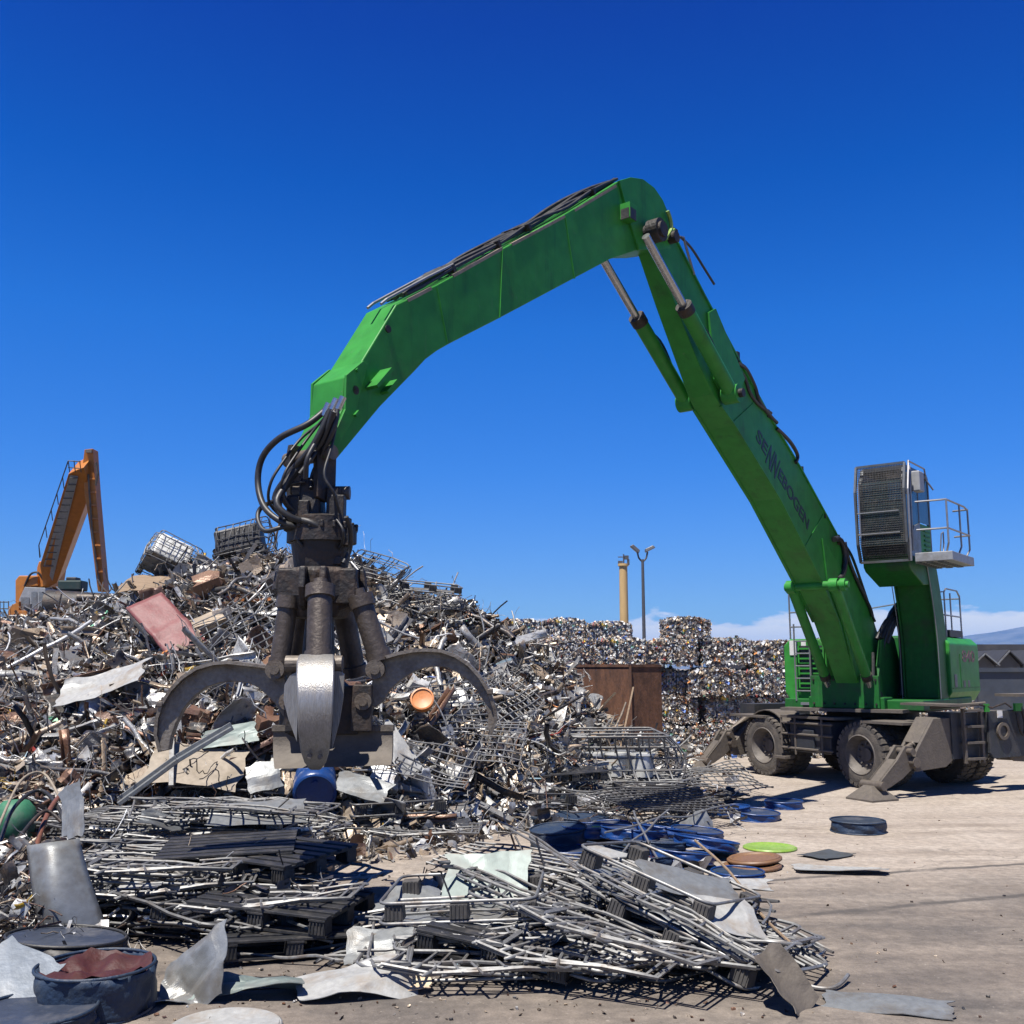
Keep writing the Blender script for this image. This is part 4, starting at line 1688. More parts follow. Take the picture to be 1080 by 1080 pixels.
# wide cheek blocks seen from the front
b.box((ax0.x - .25, gy - .10, zt - .16), (.18, .30, .28))
b.box((ax0.x + .25, gy - .10, zt - .18), (.22, .30, .32))
head = gpart(b, 'grab_head', M['grime'], bevel=0.015)
b = MB()
zz = Q(338, 770).z
b.lathe([(0, zb), (.13, zb), (.16, zb - .5), (.30, zb - .62), (.34, zb - .68), (.34, zz), (.2, zz - .1), (0, zz - .1)], o, n=12)
gpart(b, 'centre_column', M['grime'], head, smooth=30)

TIN = []


def cyl_arm(top, bot, r):
    b = MB()
    top, bot = V(top), V(bot)
    d = (bot - top).normalized()
    L_ = (bot - top).length
    b.cyl(top + d * .12, bot - d * .02, r, n=24)
    c = gpart(b, 'tine_cylinder', M['cyl_steel'], smooth=40)
    b = MB()
    b.cyl(top + d * .06, top + d * .17, r * 1.22, n=24)
    b.cyl(top, top + d * .08, r * .62, n=18)
    b.cyl(bot - d * .10, bot, r * 1.15, n=24)
    gpart(b, 'cylinder_collar', M['cyl_steel'], c, smooth=40)
    return c


cyl_arm(Q(306, 622, .18), Q(294, 706, .22), .088)
cyl_arm(Q(338, 612, .40), Q(336, 700, .62), .108)
cyl_arm(Q(377, 622, .18), Q(401, 698, .22), .098)
cyl_arm(Q(322, 622, -.38), Q(305, 712, -.60), .105)
cyl_arm(Q(358, 622, -.38), Q(375, 712, -.60), .105)


def side_tine(px, w=0.11, dy=.16, flip=1):
    b = MB()
    pts = [Q(x, y, dy + w / 2) for x, y in px]
    b.prism(pts, V((0, w, 0)))
    return b


left_out = [(300, 708), (292, 703), (275, 700.5), (246, 697), (230, 698), (212, 703), (196, 713), (183, 726), (173, 741), (167, 757), (165, 775), (169, 793)]
left_in = [(178, 791), (180, 778), (185, 764), (193, 748), (204, 735), (217, 725), (233, 720), (247, 719), (262, 720.5), (272, 725), (281, 733), (290, 742), (299, 756), (305, 752)]
right_out = [(396, 700), (408, 692), (421, 688), (436, 685), (450, 684), (466, 685), (481, 690), (495, 699), (507, 712), (517, 728), (523, 745), (525, 758), (519, 775)]
right_in = [(514, 768), (515, 755), (511, 741), (503, 728), (493, 717), (482, 709), (470, 704), (457, 703), (446, 705), (434, 710), (422, 718), (411, 728), (404, 740), (396, 746), (388, 742)]
for outl, inl, dy in ((left_out, left_in, .16), (right_out, right_in, .16)):
    b = MB()
    b.prism([Q(x, y, dy + .05) for x, y in outl + inl], V((0, .10, 0)))
    tn = gpart(b, 'side_tine', M['tine_steel'], bevel=0.008)
    # broad shell along the outer curve
    b = MB()
    k = len(outl)
    for i in range(1, k - 1):
        w0 = .15 * (1 - .75 * (i / (k - 1)) ** 2) + .02
        w1 = .15 * (1 - .75 * ((i + 1) / (k - 1)) ** 2) + .02
        p, q = Q(*outl[i], dy), Q(*outl[i + 1], dy)
        cx = Q(sum(x for x, y in outl) / k, 770, dy)
        ip = (cx - p).normalized() * .03
        iq = (cx - q).normalized() * .03
        b.add([p + V((0, -w0, 0)), p + V((0, w0, 0)), q + V((0, w1, 0)), q + V((0, -w1, 0)),
               p + ip + V((0, -w0, 0)), p + ip + V((0, w0, 0)), q + iq + V((0, w1, 0)), q + iq + V((0, -w1, 0))],
              [(0, 1, 2, 3), (7, 6, 5, 4), (0, 3, 7, 4), (1, 5, 6, 2)] + ([(0, 4, 5, 1)] if i == 1 else []) + ([(3, 2, 6, 7)] if i == k - 2 else []))
    gpart(b, 'tine_shell', M['tine_steel'], tn, smooth=40)
    b = MB()
    sx = 1 if outl is right_out else -1
    hub = Q(398 if sx > 0 else 294, 706, dy)
    b.cyl(hub - V((0, .17, 0)), hub + V((0, .17, 0)), .085, n=20)
    b.cyl(hub - V((0, .19, 0)), hub + V((0, .19, 0)), .045, n=12)
    hb2 = Q(386 if sx > 0 else 308, 739, dy)
    b.cyl(hb2 - V((0, .20, 0)), hb2 + V((0, .2, 0)), .075, n=20)
    b.cyl(hb2 - V((0, .22, 0)), hb2 + V((0, .22, 0)), .04, n=12)
    gpart(b, 'pivot_pin', M['worn_steel'], tn, smooth=35)
    b = MB()
    for fr in (.30, .72):
        i = int(fr * k)
        p = Q(*outl[i], dy)
        b.box(p + V((0, -.0, -.01)), (.05, .24, .05))
    gpart(b, 'tine_lug', M['worn_steel'], tn, bevel=0.008)
# lower hub cheeks
b = MB()
for x0, x1 in ((372, 392), (303, 322)):
    b.prism([Q(x, y, .34) for x, y in ((x0, 722), (x1, 722), (x1, 772), (x0 - 3, 772))], V((0, .07, 0)))
    b.prism([Q(x, y, .06) for x, y in ((x0, 722), (x1, 722), (x1, 772), (x0 - 3, 772))], V((0, .07, 0)))
b.box(Q(346, 748, .0), (.62, .5, .42))
gpart(b, 'lower_hub', M['grime'], bevel=0.012)
# front tine: scoured plate arching towards the camera
prof = [(690, .70), (698, .84), (712, .95), (730, 1.02), (750, 1.03), (772, .98), (792, .88), (804, .80), (812, .72)]
b = MB()
n = len(prof)
xs = [(316, 352), (313, 352.5), (312.5, 352.5), (313, 352), (313.5, 351), (314.5, 349.5), (317, 347.5), (321, 344), (327, 338)]
fo, bk = [], []
for (py, dy), (xa, xb) in zip(prof, xs):
    fo.append([Q(xa, py, dy), Q((xa + xb) / 2, py, dy + .015), Q(xb, py, dy)])
    t = .17 if py < 790 else .10
    bk.append([Q(xa, py, dy - t), Q((xa + xb) / 2, py, dy - t), Q(xb, py, dy - t)])
vs = [p for r_ in fo for p in r_] + [p for r_ in bk for p in r_]
o2 = n * 3
fs = []
for i in range(n - 1):
    for j in range(2):
        a = i * 3 + j
        fs.append((a, a + 1, a + 4, a + 3))
        fs.append((o2 + a, o2 + a + 3, o2 + a + 4, o2 + a + 1))
    fs.append((i * 3, i * 3 + 3, o2 + i * 3 + 3, o2 + i * 3))
    fs.append((i * 3 + 2, o2 + i * 3 + 2, o2 + i * 3 + 5, i * 3 + 5))
for e in (0, n - 1):
    fs.append((e * 3, e * 3 + 1, o2 + e * 3 + 1, o2 + e * 3))
    fs.append((e * 3 + 1, e * 3 + 2, o2 + e * 3 + 2, o2 + e * 3 + 1))
b.add(vs, fs)
ft = gpart(b, 'front_tine', M['polished'], smooth=40, bevel=0.012)
b = MB()
for sg, pts in ((-1, [(315, 708), (306, 712), (300, 722), (299, 738), (304, 758), (313, 782)]), (1, [(352, 708), (359, 708), (363, 711), (362, 735), (358, 760), (350, 790)])):
    k = len(pts)
    for i in range(1, k - 1):
        pass
    b.prism([Q(x, y, .66 - .004 * (y - 700) * 0) for x, y in pts], V((0, .03, 0)))
gpart(b, 'tine_shell', M['polished'], ft)
b = MB()
for x, y in ((327, 797), (338, 798)):
    q = Q(x, y, .885)
    b.cyl(q - V((0, .03, 0)), q, .02, n=12)
q = Q(334, 700, .62)
b.cyl(q - V((.26, 0, 0)), q + V((.22, 0, 0)), .07, n=16)
gpart(b, 'tine_bolt', M['worn_steel'], ft)
# rear tines: broad curved shells whose lower lips show under the hub
for xa, xb, dy, yb in ((288, 414, .22, 810),):
    b = MB()
    rows = [(770, .0), (776, -.01), (790, .02), (803, .10), (811, .22)]
    pr = []
    for j, (y, dd_) in enumerate(rows):
        sh = (0, 0, .0, .5, 1.5)[j]
        pr.append((y, dy + dd_, xa + sh, xb - sh))
    fr = [[Q(x0 + (x1 - x0) * t, y + 3 * math.sin(t * PI) * 0 - 4 * t, d_) for t in (0, .25, .5, .75, 1)] for y, d_, x0, x1 in pr]
    bkk = [[p + V((0, .07, 0.0)) for p in r_] for r_ in fr]
    vs = [p for r_ in fr for p in r_] + [p for r_ in bkk for p in r_]
    o2 = len(fr) * 5
    fs = []
    for i in range(len(fr) - 1):
        for j in range(4):
            a = i * 5 + j
            fs.append((a, a + 1, a + 6, a + 5))
            fs.append((o2 + a, o2 + a + 5, o2 + a + 6, o2 + a + 1))
        fs.append((i * 5, i * 5 + 5, o2 + i * 5 + 5, o2 + i * 5))
        fs.append((i * 5 + 4, o2 + i * 5 + 4, o2 + i * 5 + 9, i * 5 + 9))
    for e in (0, len(fr) - 1):
        for j in range(4):
            fs.append((e * 5 + j, e * 5 + j + 1, o2 + e * 5 + j + 1, o2 + e * 5 + j))
    b.add(vs, fs)
    b.box((Q(351, 769, dy).x, gy - dy + .05, Q(351, 768, dy).z), (KG * 122, .12, .05))
    rtn = gpart(b, 'rear_tine', M['dusty'], smooth=40)  # paler steel than the hub, making up for shade on the lip
    b = MB()
    for x in (312, 345, 380):
        b.box(Q(x, 752, dy - .12), (.20, .14, .42))
    gpart(b, 'tine_arm', M['worn_steel'], rtn, bevel=0.01)
# hydraulic hoses looping from the arm end to the swivel
hz_ = [[(346, 430), (325, 447), (295, 462), (277, 482), (272, 508), (279, 535), (300, 552), (322, 556)],
       [(349, 432), (330, 470), (305, 500), (290, 525), (300, 545), (325, 550), (342, 560)],
       [(352, 434), (340, 465), (318, 492), (303, 510), (292, 530), (306, 545), (330, 552)],
       [(354, 432), (348, 460), (330, 482), (308, 500), (298, 522), (312, 540), (336, 545), (350, 562)],
       [(350, 436), (340, 462), (331, 480), (316, 500)],
       [(345, 436), (335, 462), (324, 484), (322, 505)],
       [(325, 560), (300, 556), (280, 560), (272, 548), (275, 536), (290, 528)],
       [(356, 432), (352, 452), (340, 478), (330, 500), (328, 515)],
       [(365, 545), (370, 560), (369, 580), (362, 594)]]
hz_ += [[(352, 430), (338, 446), (318, 462), (300, 485), (286, 508), (284, 530), (300, 548)],
        [(348, 434), (330, 455), (312, 480), (300, 500), (296, 520), (306, 536), (330, 540)],
        [(357, 436), (350, 470), (342, 500), (352, 520), (358, 540)],
        [(320, 545), (312, 560), (318, 575), (330, 580)],
        [(355, 548), (362, 560), (360, 575), (350, 585)],
        [(300, 548), (296, 530), (305, 512), (322, 508)]]
for k, pp in enumerate(hz_):
    b = MB()
    n = len(pp)
    pts = [Q(x, y, .16 + .10 * math.sin(i * 1.3 + k) + .05 * (k % 3)) for i, (x, y) in enumerate(pp)]
    b.tube(smoothpath(pts, 6), .030 if k < 4 else (.022 if k < 9 else .014), 8)
    gpart(b, 'hydraulic_hose', M['black_rubber'], smooth=60)
b = MB()
for x, y in ((341, 439), (356, 432), (349, 434)):
    p = Q(x, y, .2)
    b.cyl(p, p + V((.05, 0, .12)), .034, n=10)
gpart(b, 'hose_fitting', M['chrome'], yk, smooth=40)
# ================================================================ scrap heap
rs = np.random.RandomState(11)
SIL = [(-300, 655, 25, 11.0), (0, 655, 22.5, 11.4), (60, 646, 21.5, 11.8), (120, 634, 21, 12.3), (160, 618, 20.5, 12.6), (200, 603, 20, 12.8), (250, 590, 20, 13.0), (300, 592, 20, 13.0),
       (350, 597, 20, 13.0), (385, 606, 20, 13.0), (430, 632, 20.5, 13.2), (475, 642, 20.5, 13.6), (520, 664, 21, 14.5), (560, 678, 21.8, 15.4), (595, 700, 22, 16.2), (612, 735, 22, 17.0), (640, 770, 21.8, 18.0), (668, 797, 21.5, 19.4), (700, 808, 21.5, 20.6), (735, 812, 21.5, 21.2), (900, 812, 21.5, 21.2)]
SX = [q[0] for q in SIL]
SZ = [max(0.0, P(q[0], q[1], q[2]).z) for q in SIL]
SZ[-1] = SZ[-2] = 0.0
SR = [q[2] for q in SIL]
SF_ = [q[3] for q in SIL]


def heapz(x, y):
    px = 540 + FOC * x / max(1.0, 0.9885 * y - 0.25)
    if px < -900 or px > 760 or y < 9:
        return 0.0
    zr = float(np.interp(px, SX, SZ))
    yr = float(np.interp(px, SX, SR))
    yf = float(np.interp(px, SX, SF_))
    if zr <= 0.01:
        return 0.0
    t = (y - yf) / (yr - yf)
    n = noise.fractal(V((x * 0.42, y * 0.42, 1.7)), 1.0, 2.0, 4)
    n2 = noise.noise(V((x * 1.5, y * 1.5, 9)))
    if t <= -.15:
        return 0.0
    if t < 0:
        base = 0.0
    elif t < 1:
        base = zr * (0.08 + .92 * t) * min(1, t * 6)
    else:
        base = max(0, zr * (1 - 0.0) - 0.10 * (y - yr) * (1 if px > 150 else .35))
    k = min(1.0, max(0, (t + .15)) * 3)
    amp = 0.42 if t < .85 else 0.20
    return max(0.0, base + k * (amp * n * (1 if zr > 1 else .4) + 0.10 * n2) * (.3 + .7 * min(1, zr / 2)))


def hit(px, py, y0=8.0, y1=45.0):
    d = ray(px, py)
    y = y0
    while y < y1:
        p = V((0, 0, CAMH)) + d * (y / d.y)
        if p.z <= max(0.0, heapz(p.x, p.y)):
            return p
        y += 0.05
    return P(px, py, 20)


hb_ = MB()
NXh, NYh = 210, 130


def hf(u, v):
    y = 9.5 + (47 - 9.5) * v ** 1.5
    x = (-0.86 + u * 1.10) * y
    z = heapz(x, y)
    return V((x, y, z - 0.05 if z > 0 else -0.3))


hb_.grid(hf, NXh, NYh)
o = hb_.build('scrap_heap', M['core'], smooth=180)
tag(o, 'dark dirty core of the long scrap metal heap across the yard', 'scrap heap', kind='stuff')

# ---- fragment templates (all quads)
random.seed(21)


def tpl_from(mb):
    fs = []
    for f in mb.f:
        if len(f) == 4:
            fs.append(f)
    return np.array([tuple(p) for p in mb.v], float), np.array(fs, int)


def t_profile(kind, L_, w_, bend):
    b = MB()
    n = 5
    k1, k2 = random.uniform(-bend, bend), random.uniform(-bend, bend)
    kk = random.uniform(.2, .8)

    def c(t):
        x = (t - .5) * L_
        a = max(0, t - kk) * k1 * 2
        return V((x, a * L_ * .5 + .05 * math.sin(t * 9) * bend * L_, (t - .5) ** 2 * k2 * L_))
    tw = random.uniform(-1, 1) * bend * 2
    secs = {'L': [(-.5, .5), (-.5, -.5), (.5, -.5)], 'U': [(-.5, .4), (-.5, -.4), (.5, -.4), (.5, .4)], 'F': [(-.5, 0), (.5, 0)],
            'B': [(-.5, -.25), (.5, -.25), (.5, .25), (-.5, .25), (-.5, -.25)]}[kind]
    m = len(secs)
    vs = []
    for i in range(n + 1):
        t = i / n
        p = c(t)
        a = tw * t
        for (u, v) in secs:
            uu = (u * math.cos(a) - v * math.sin(a)) * w_
            vv = (u * math.sin(a) + v * math.cos(a)) * w_
            vs.append(p + V((0, uu, vv)))
    fs = [(i * m + j, i * m + j + 1, (i + 1) * m + j + 1, (i + 1) * m + j) for i in range(n) for j in range(m - 1)]
    b.add(vs, fs)
    return b


def t_sheet(w_, h_, amp, nn=5, fold=0.6):
    b = MB()
    cf = creases(random.random(), 6)
    sd = random.uniform(0, 99)
    mid = cf(.5, .5)

    def fn(u, v):
        z = amp * 1.5 * (cf(u, v) - mid)
        x, y = (u - .5) * w_, (v - .5) * h_
        x += .13 * w_ * noise.noise(V((u * 3, v * 3, sd + 9)))
        y += .13 * h_ * noise.noise(V((u * 3, v * 3, sd + 19)))
        return V((x, y, z))
    b.grid(fn, nn, nn)
    return b


def t_tube(L_, r, bend, n=6, sides=5):
    b = MB()
    p = V((-L_ / 2, 0, 0))
    d = V((1, 0, 0))
    pts = [p.copy()]
    for i in range(n):
        d = (d + V((0, random.gauss(0, bend), random.gauss(0, bend)))).normalized()
        p = p + d * (L_ / n)
        pts.append(p.copy())
    b.tube(pts, r, sides, False)
    return b


def t_chunk(a, c, d):
    b = MB()
    sd = random.uniform(0, 99)
    vs, idx = [], {}
    fs = []
    N3 = 3
    for ax in range(3):
        for sg in (-1, 1):
            for i in range(N3):
                for j in range(N3):
                    q = []
                    for (ii, jj) in ((i, j), (i + 1, j), (i + 1, j + 1), (i, j + 1)):
                        p = [0, 0, 0]
                        p[ax] = sg * .5
                        p[(ax + 1) % 3] = ii / N3 - .5
                        p[(ax + 2) % 3] = jj / N3 - .5
                        k = tuple(round(t, 4) for t in p)
                        if k not in idx:
                            idx[k] = len(vs)
                            nn = noise.noise_vector(V(p) * 2.3 + V((sd, 0, 0))) * (.35 if a > 1.2 else 1)
                            vs.append(V((p[0] * a, p[1] * c, p[2] * d)) + nn * .28 * min(a, c, d))
                        q.append(idx[k])
                    fs.append(tuple(q))
    b.add(vs, fs)
    return b


TPL = []      # (V, F, class)
for k in range(8):
    TPL.append(tpl_from(t_profile(random.choice('LUFBL'), random.uniform(.4, .95), random.uniform(.03, .085), random.uniform(.1, .6))) + ('profile',))
for k in range(10):
    TPL.append(tpl_from(t_sheet(random.uniform(.16, .46), random.uniform(.12, .34), random.uniform(.05, .16), 4)) + ('sheet',))
for k in range(5):
    TPL.append(tpl_from(t_tube(random.uniform(.5, 1.1), random.uniform(.008, .02), random.uniform(.05, .5))) + ('tube',))
for k in range(4):
    TPL.append(tpl_from(t_tube(random.uniform(.9, 1.8), .005, .7, 14, 4)) + ('wire',))
for k in range(4):
    TPL.append(tpl_from(t_chunk(random.uniform(.12, .3), random.uniform(.08, .2), random.uniform(.05, .16))) + ('chunk',))
for k in range(6):
    TPL.append(tpl_from(t_profile('F', random.uniform(.2, .5), random.uniform(.03, .07), 1.2)) + ('strip',))
CLS = [t[2] for t in TPL]

PAL = {
    'grey': [(.34, .34, .33), (.25, .25, .25), (.42, .42, .41), (.16, .16, .165)],
    'white': [(.60, .60, .57), (.70, .69, .66), (.52, .53, .54)],
    'dark': [(.045, .045, .05), (.08, .075, .07), (.03, .03, .035)],
    'tan': [(.36, .28, .20), (.44, .36, .27), (.28, .22, .16)],
    'rust': [(.15, .075, .045), (.20, .11, .07), (.10, .055, .04)],
    'accent': [(.03, .09, .30), (.35, .06, .05), (.08, .26, .16), (.55, .36, .05), (.25, .36, .42), (.5, .2, .06)],
}


def pick_cols(n, wts):
    keys = list(wts.keys())
    p = np.array([wts[k] for k in keys], float)
    p /= p.sum()
    ks = rs.choice(len(keys), n, p=p)
    out = np.zeros((n, 3))
    for i, k in enumerate(ks):
        c = PAL[keys[k]]
        out[i] = c[rs.randint(len(c))]
    out *= rs.uniform(.62, 1.05, (n, 1))
    return np.clip(out, 0, .8)


def rand_rot(n, flat=0.55):
    """random rotations; long axis biased to the horizontal"""
    d = rs.normal(size=(n, 3))
    d[:, 2] *= flat
    d /= np.linalg.norm(d, axis=1)[:, None]
    q = rs.normal(size=(n, 3))
    q[:, 2] *= 1.0
    y = np.cross(q, d)
    y /= np.linalg.norm(y, axis=1)[:, None]
    z = np.cross(d, y)
    return np.stack([d, y, z], axis=2)      # columns are axes


def bake(name, pos, cols, tids, scl, m, rots=None, parent=None, flat=.55, local=None):
    n = len(pos)
    Rm = rand_rot(n, flat) if rots is None else rots
    VV, FF, CC = [], [], []
    off = 0
    for t in range(len(TPL)):
        ix = np.where(tids == t)[0]
        if not len(ix):
            continue
        Vt, Ft, _ = TPL[t]
        k = len(ix)
        v = Vt[None] * scl[ix][:, None, None]
        v = np.einsum('kij,knj->kni', Rm[ix], v) + pos[ix][:, None, :]
        nv = Vt.shape[0]
        VV.append(v.reshape(-1, 3))
        FF.append((Ft[None] + (np.arange(k) * nv)[:, None, None]).reshape(-1, 4) + off)
        CC.append(np.repeat(cols[ix], nv, axis=0))
        off += k * nv
    VV, FF, CC = np.concatenate(VV), np.concatenate(FF), np.concatenate(CC)
    me = bpy.data.meshes.new(name)
    me.vertices.add(len(VV))
    me.vertices.foreach_set('co', VV.astype(np.float32).ravel())
    me.loops.add(FF.size)
    me.loops.foreach_set('vertex_index', FF.astype(np.int32).ravel())
    me.polygons.add(len(FF))
    me.polygons.foreach_set('loop_start', (np.arange(len(FF)) * 4).astype(np.int32))
    me.update(calc_edges=True)
    at = me.color_attributes.new('Col', 'FLOAT_COLOR', 'POINT')
    at.data.foreach_set('color', np.concatenate([CC, np.ones((len(CC), 1))], axis=1).astype(np.float32).ravel())
    me.materials.append(m)
    o = bpy.data.objects.new(name, me)
    COL.objects.link(o)
    if parent is not None:
        o.parent = parent
    return o


def choose(n, wc):
    w_ = np.array([wc.get(c, 0) / CLS.count(c) for c in CLS], float)
    w_ /= w_.sum()
    return rs.choice(len(TPL), n, p=w_)


# the heap's own small pieces, thrown over its whole seen face
NH = 37000
xs_, ys_, zs_, pxs = [], [], [], []
while len(xs_) < NH:
    px = rs.uniform(-110, 720)
    # depth sampled so that the picture is evenly filled
    yf = np.interp(px, SX, SF_) - .9
    yr = np.interp(px, SX, SR) + 1.2
    y = yf + (yr - yf) * rs.uniform() ** 1.15
    x = (px - 540) / FOC * (0.9885 * y)
    z = heapz(x, y)
    if z <= 0.02 and rs.uniform() > .12:
        continue
    xs_.append(x)
    ys_.append(y)
    zs_.append(z + rs.uniform(-.10, .10) + (0.06 if z < .05 else 0))
    pxs.append(px)
pos = np.array([xs_, ys_, zs_]).T
pxs = np.array(pxs)
low = (pos[:, 2] < 1.6) & (pxs < 300)
cols = pick_cols(NH, {'grey': 50, 'white': 13, 'dark': 15, 'tan': 17, 'rust': 6, 'accent': 1.2})  # share of dark pieces raised, colour suggesting shaded gaps in the heap
c2 = pick_cols(NH, {'grey': 22, 'white': 9, 'dark': 26, 'tan': 20, 'rust': 24, 'accent': 1.5})
cols[low] = c2[low]
tids = choose(NH, {'profile': 30, 'sheet': 32, 'tube': 15, 'wire': 3, 'chunk': 7, 'strip': 22})
scl = rs.uniform(.34, 1.0, NH) * np.where(rs.uniform(size=NH) < .05, 1.5, 1.0)
scl *= np.clip(pos[:, 1] / 18.0, .6, 1.1)
o = bake('scrap_metal', pos, cols, tids, scl, M['scrap'])
tag(o, 'mass of shredded grey, white and rusty scrap covering the heap', 'scrap metal', kind='stuff')

# debris strewn flat over the ground between heap and stacks
ND = 3800
P2, K2 = [], []
while len(P2) < ND:
    px, py = rs.uniform(-60, 640), rs.uniform(795, 935)
    lim = 905 if px < 330 else (868 if px < 560 else 840)
    if px < 130:
        lim = 985
    if py > lim:
        continue
    p = G(px, py)
    z = heapz(p.x, p.y)
    P2.append((p.x, p.y, z + rs.uniform(0.0, .16)))
P2 = np.array(P2)
o = bake('scrap_debris', P2, pick_cols(ND, {'grey': 30, 'white': 12, 'dark': 24, 'tan': 16, 'rust': 20, 'accent': 2}), choose(ND, {'profile': 20, 'sheet': 26, 'tube': 16, 'wire': 18, 'chunk': 4, 'strip': 18}),
         rs.uniform(.4, .9, ND), M['scrap'], flat=.2)
tag(o, 'small bits of scrap strewn over the ground at the foot of the heap', 'debris', kind='stuff')
NB = 1500
P2 = []
while len(P2) < NB:
    px, py = rs.uniform(690, 905), rs.uniform(786, 800)
    p = G(px, py)
    P2.append((p.x, p.y + rs.uniform(-.4, 1.0), rs.uniform(0, .22)))
o = bake('bale_litter', np.array(P2), pick_cols(NB, {'grey': 30, 'white': 30, 'dark': 12, 'tan': 14, 'rust': 6, 'accent': 8}), choose(NB, {'sheet': 40, 'chunk': 20, 'strip': 30}),
         rs.uniform(.25, .7, NB), M['bale'], flat=.3)
tag(o, 'loose cans and flakes lying along the foot of the bale wall', 'litter', kind='stuff')
# few chips on the swept slab
NC = 1500
P2 = []
while len(P2) < NC:
    px, py = rs.uniform(150, 1080), rs.uniform(835, 1078)
    if rs.uniform() > math.exp(-max(0, px - 760) / 90.0) * .9 + .06:
        continue
    p = G(px, py)
    P2.append((p.x, p.y, .006))
o = bake('ground_chips', np.array(P2), pick_cols(NC, {'grey': 10, 'dark': 24, 'tan': 26, 'rust': 30}), choose(NC, {'strip': 10, 'chunk': 10, 'sheet': 6}),
         rs.uniform(.03, .11, NC), M['scrap'], flat=.05)
tag(o, 'tiny chips and flakes scattered over the open concrete', 'debris', kind='stuff')

# ---- single larger pieces one can pick out
LM = [('the faded red panel', 183, 675), ('the white crumpled sheet', 118, 735), ('the caged white tank', 173, 585), ('the dark cage on the crest', 255, 575), ('the wire panel beside the grab', 275, 660),
      ('the left claw of the grab', 215, 745), ('the right claw of the grab', 470, 700), ('the orange cap', 449, 753), ('the rusty steel box', 650, 745), ('the orange crane', 60, 640), ('the blue drum', 337, 840),
      ('the upright grey duct', 70, 940), ('the cage full of buckets', 655, 810)]
CN = {'grey': 'dull grey', 'white': 'pale', 'dark': 'blackish', 'tan': 'tan', 'rust': 'rusty'}
KN = {'profile': ('steel_profile', 'bent steel profile', 'profile'), 'sheet': ('crumpled_sheet', 'crumpled metal sheet', 'metal sheet'), 'pipe': ('bent_pipe', 'bent pipe', 'pipe'),
      'chunk': ('crushed_casing', 'crushed metal casing', 'casing'), 'wire': ('wire_tangle', 'tangle of wire', 'wire')}
ORD = ['nearest to', 'second nearest to', 'third nearest to', 'fourth nearest to', 'fifth nearest to', 'sixth nearest to', 'seventh nearest to', 'eighth nearest to', 'ninth nearest to', 'tenth nearest to']
recs = []
cells = []
random.seed(77)
for i in range(1200):
    if len(cells) >= 185:
        break
    px, py = random.uniform(-8, 640), random.uniform(600, 880)
    top = np.interp(px, [q[0] for q in SIL], [q[1] for q in SIL])
    if py < top + 6 or (px < 150 and py < 668):
        continue
    if px > 560 and py > 800:
        continue
    if px > 560 and 705 < py and px > 605:
        continue
    if any(abs(px - a) < 20 and abs(py - c) < 14 for a, c in cells):
        continue
    cells.append((px, py))
for px, py in cells:
    p = hit(px, py)
    kind = random.choices(['profile', 'sheet', 'pipe', 'chunk', 'wire'], [36, 28, 18, 12, 4])[0]
    lowp = py > 770 and px < 300
    ck = random.choices(['grey', 'white', 'dark', 'tan', 'rust'], [34, 12, 12, 16, 10] if not lowp else [24, 10, 16, 22, 22])[0]
    s = p.y / 18.0
    if kind == 'profile':
        b = t_profile(random.choice('LUBF'), random.uniform(.8, 2.0) * s, random.uniform(.07, .15) * s, random.uniform(.02, .35))
    elif kind == 'sheet':
        b = t_sheet(random.uniform(.4, .85) * s, random.uniform(.3, .62) * s, random.uniform(.1, .30) * s, 14)
    elif kind == 'pipe':
        b = t_tube(random.uniform(1.0, 2.2) * s, random.uniform(.018, .05) * s, random.uniform(.03, .25), 8, 8)
    elif kind == 'wire':
        b = MB()
        for q in range(7):
            t = t_tube(random.uniform(1.2, 2.4) * s, .007, .8, 18, 4)
            b.add([v for v in t.v], t.f)
    else:
        b = t_chunk(random.uniform(.3, .6) * s, random.uniform(.25, .45) * s, random.uniform(.15, .35) * s)
    if kind == 'sheet' or kind == 'profile':
        pass
    nm, dsc, cat = KN[kind]
    dvec = V((random.gauss(0, 1), random.gauss(0, .5), random.gauss(0, .45))).normalized()
    up_ = V((random.gauss(0, .7), -1, random.gauss(.6, .7)))
    yv = up_.cross(dvec).normalized()
    zv = dvec.cross(yv)
    Mx = Matrix((dvec, yv, zv)).transposed()
    b.v = [tuple(Mx @ V(v)) for v in b.v]
    o = b.build(nm, M['scrap'], None, origin=(0, 0, 0), smooth=50 if kind in ('pipe', 'wire') else 14, solid=.006 if kind in ('sheet', 'profile') else 0)
    c = PAL[ck][random.randrange(len(PAL[ck]))]
    at = o.data.color_attributes.new('Col', 'FLOAT_COLOR', 'POINT')
    at.data.foreach_set('color', list(tuple(q * .8 for q in c) + (1,)) * len(o.data.vertices))
    o.location = p + V((0, -.12, .10))
    o['category'] = cat
    recs.append((o, px, py, CN[ck], dsc))
used_l = {}
grp = {}
for o, px, py, cn, dsc in recs:
    li = min(range(len(LM)), key=lambda i: (LM[i][1] - px) ** 2 + (LM[i][2] - py) ** 2)
    grp.setdefault((li, cn, dsc), []).append((math.hypot(LM[li][1] - px, LM[li][2] - py), o))
for (li, cn, dsc), lst in grp.items():
    lst.sort(key=lambda q: q[0])
    for k, (_, o) in enumerate(lst):
        o['label'] = '%s %s, %s %s' % (cn, dsc, ORD[min(k, 9)], LM[li][0])
        o['group'] = dsc + 's in the heap'

# ================================================================ bales
random.seed(5)
BW, BH, BD = 1.32, 0.69, 1.1


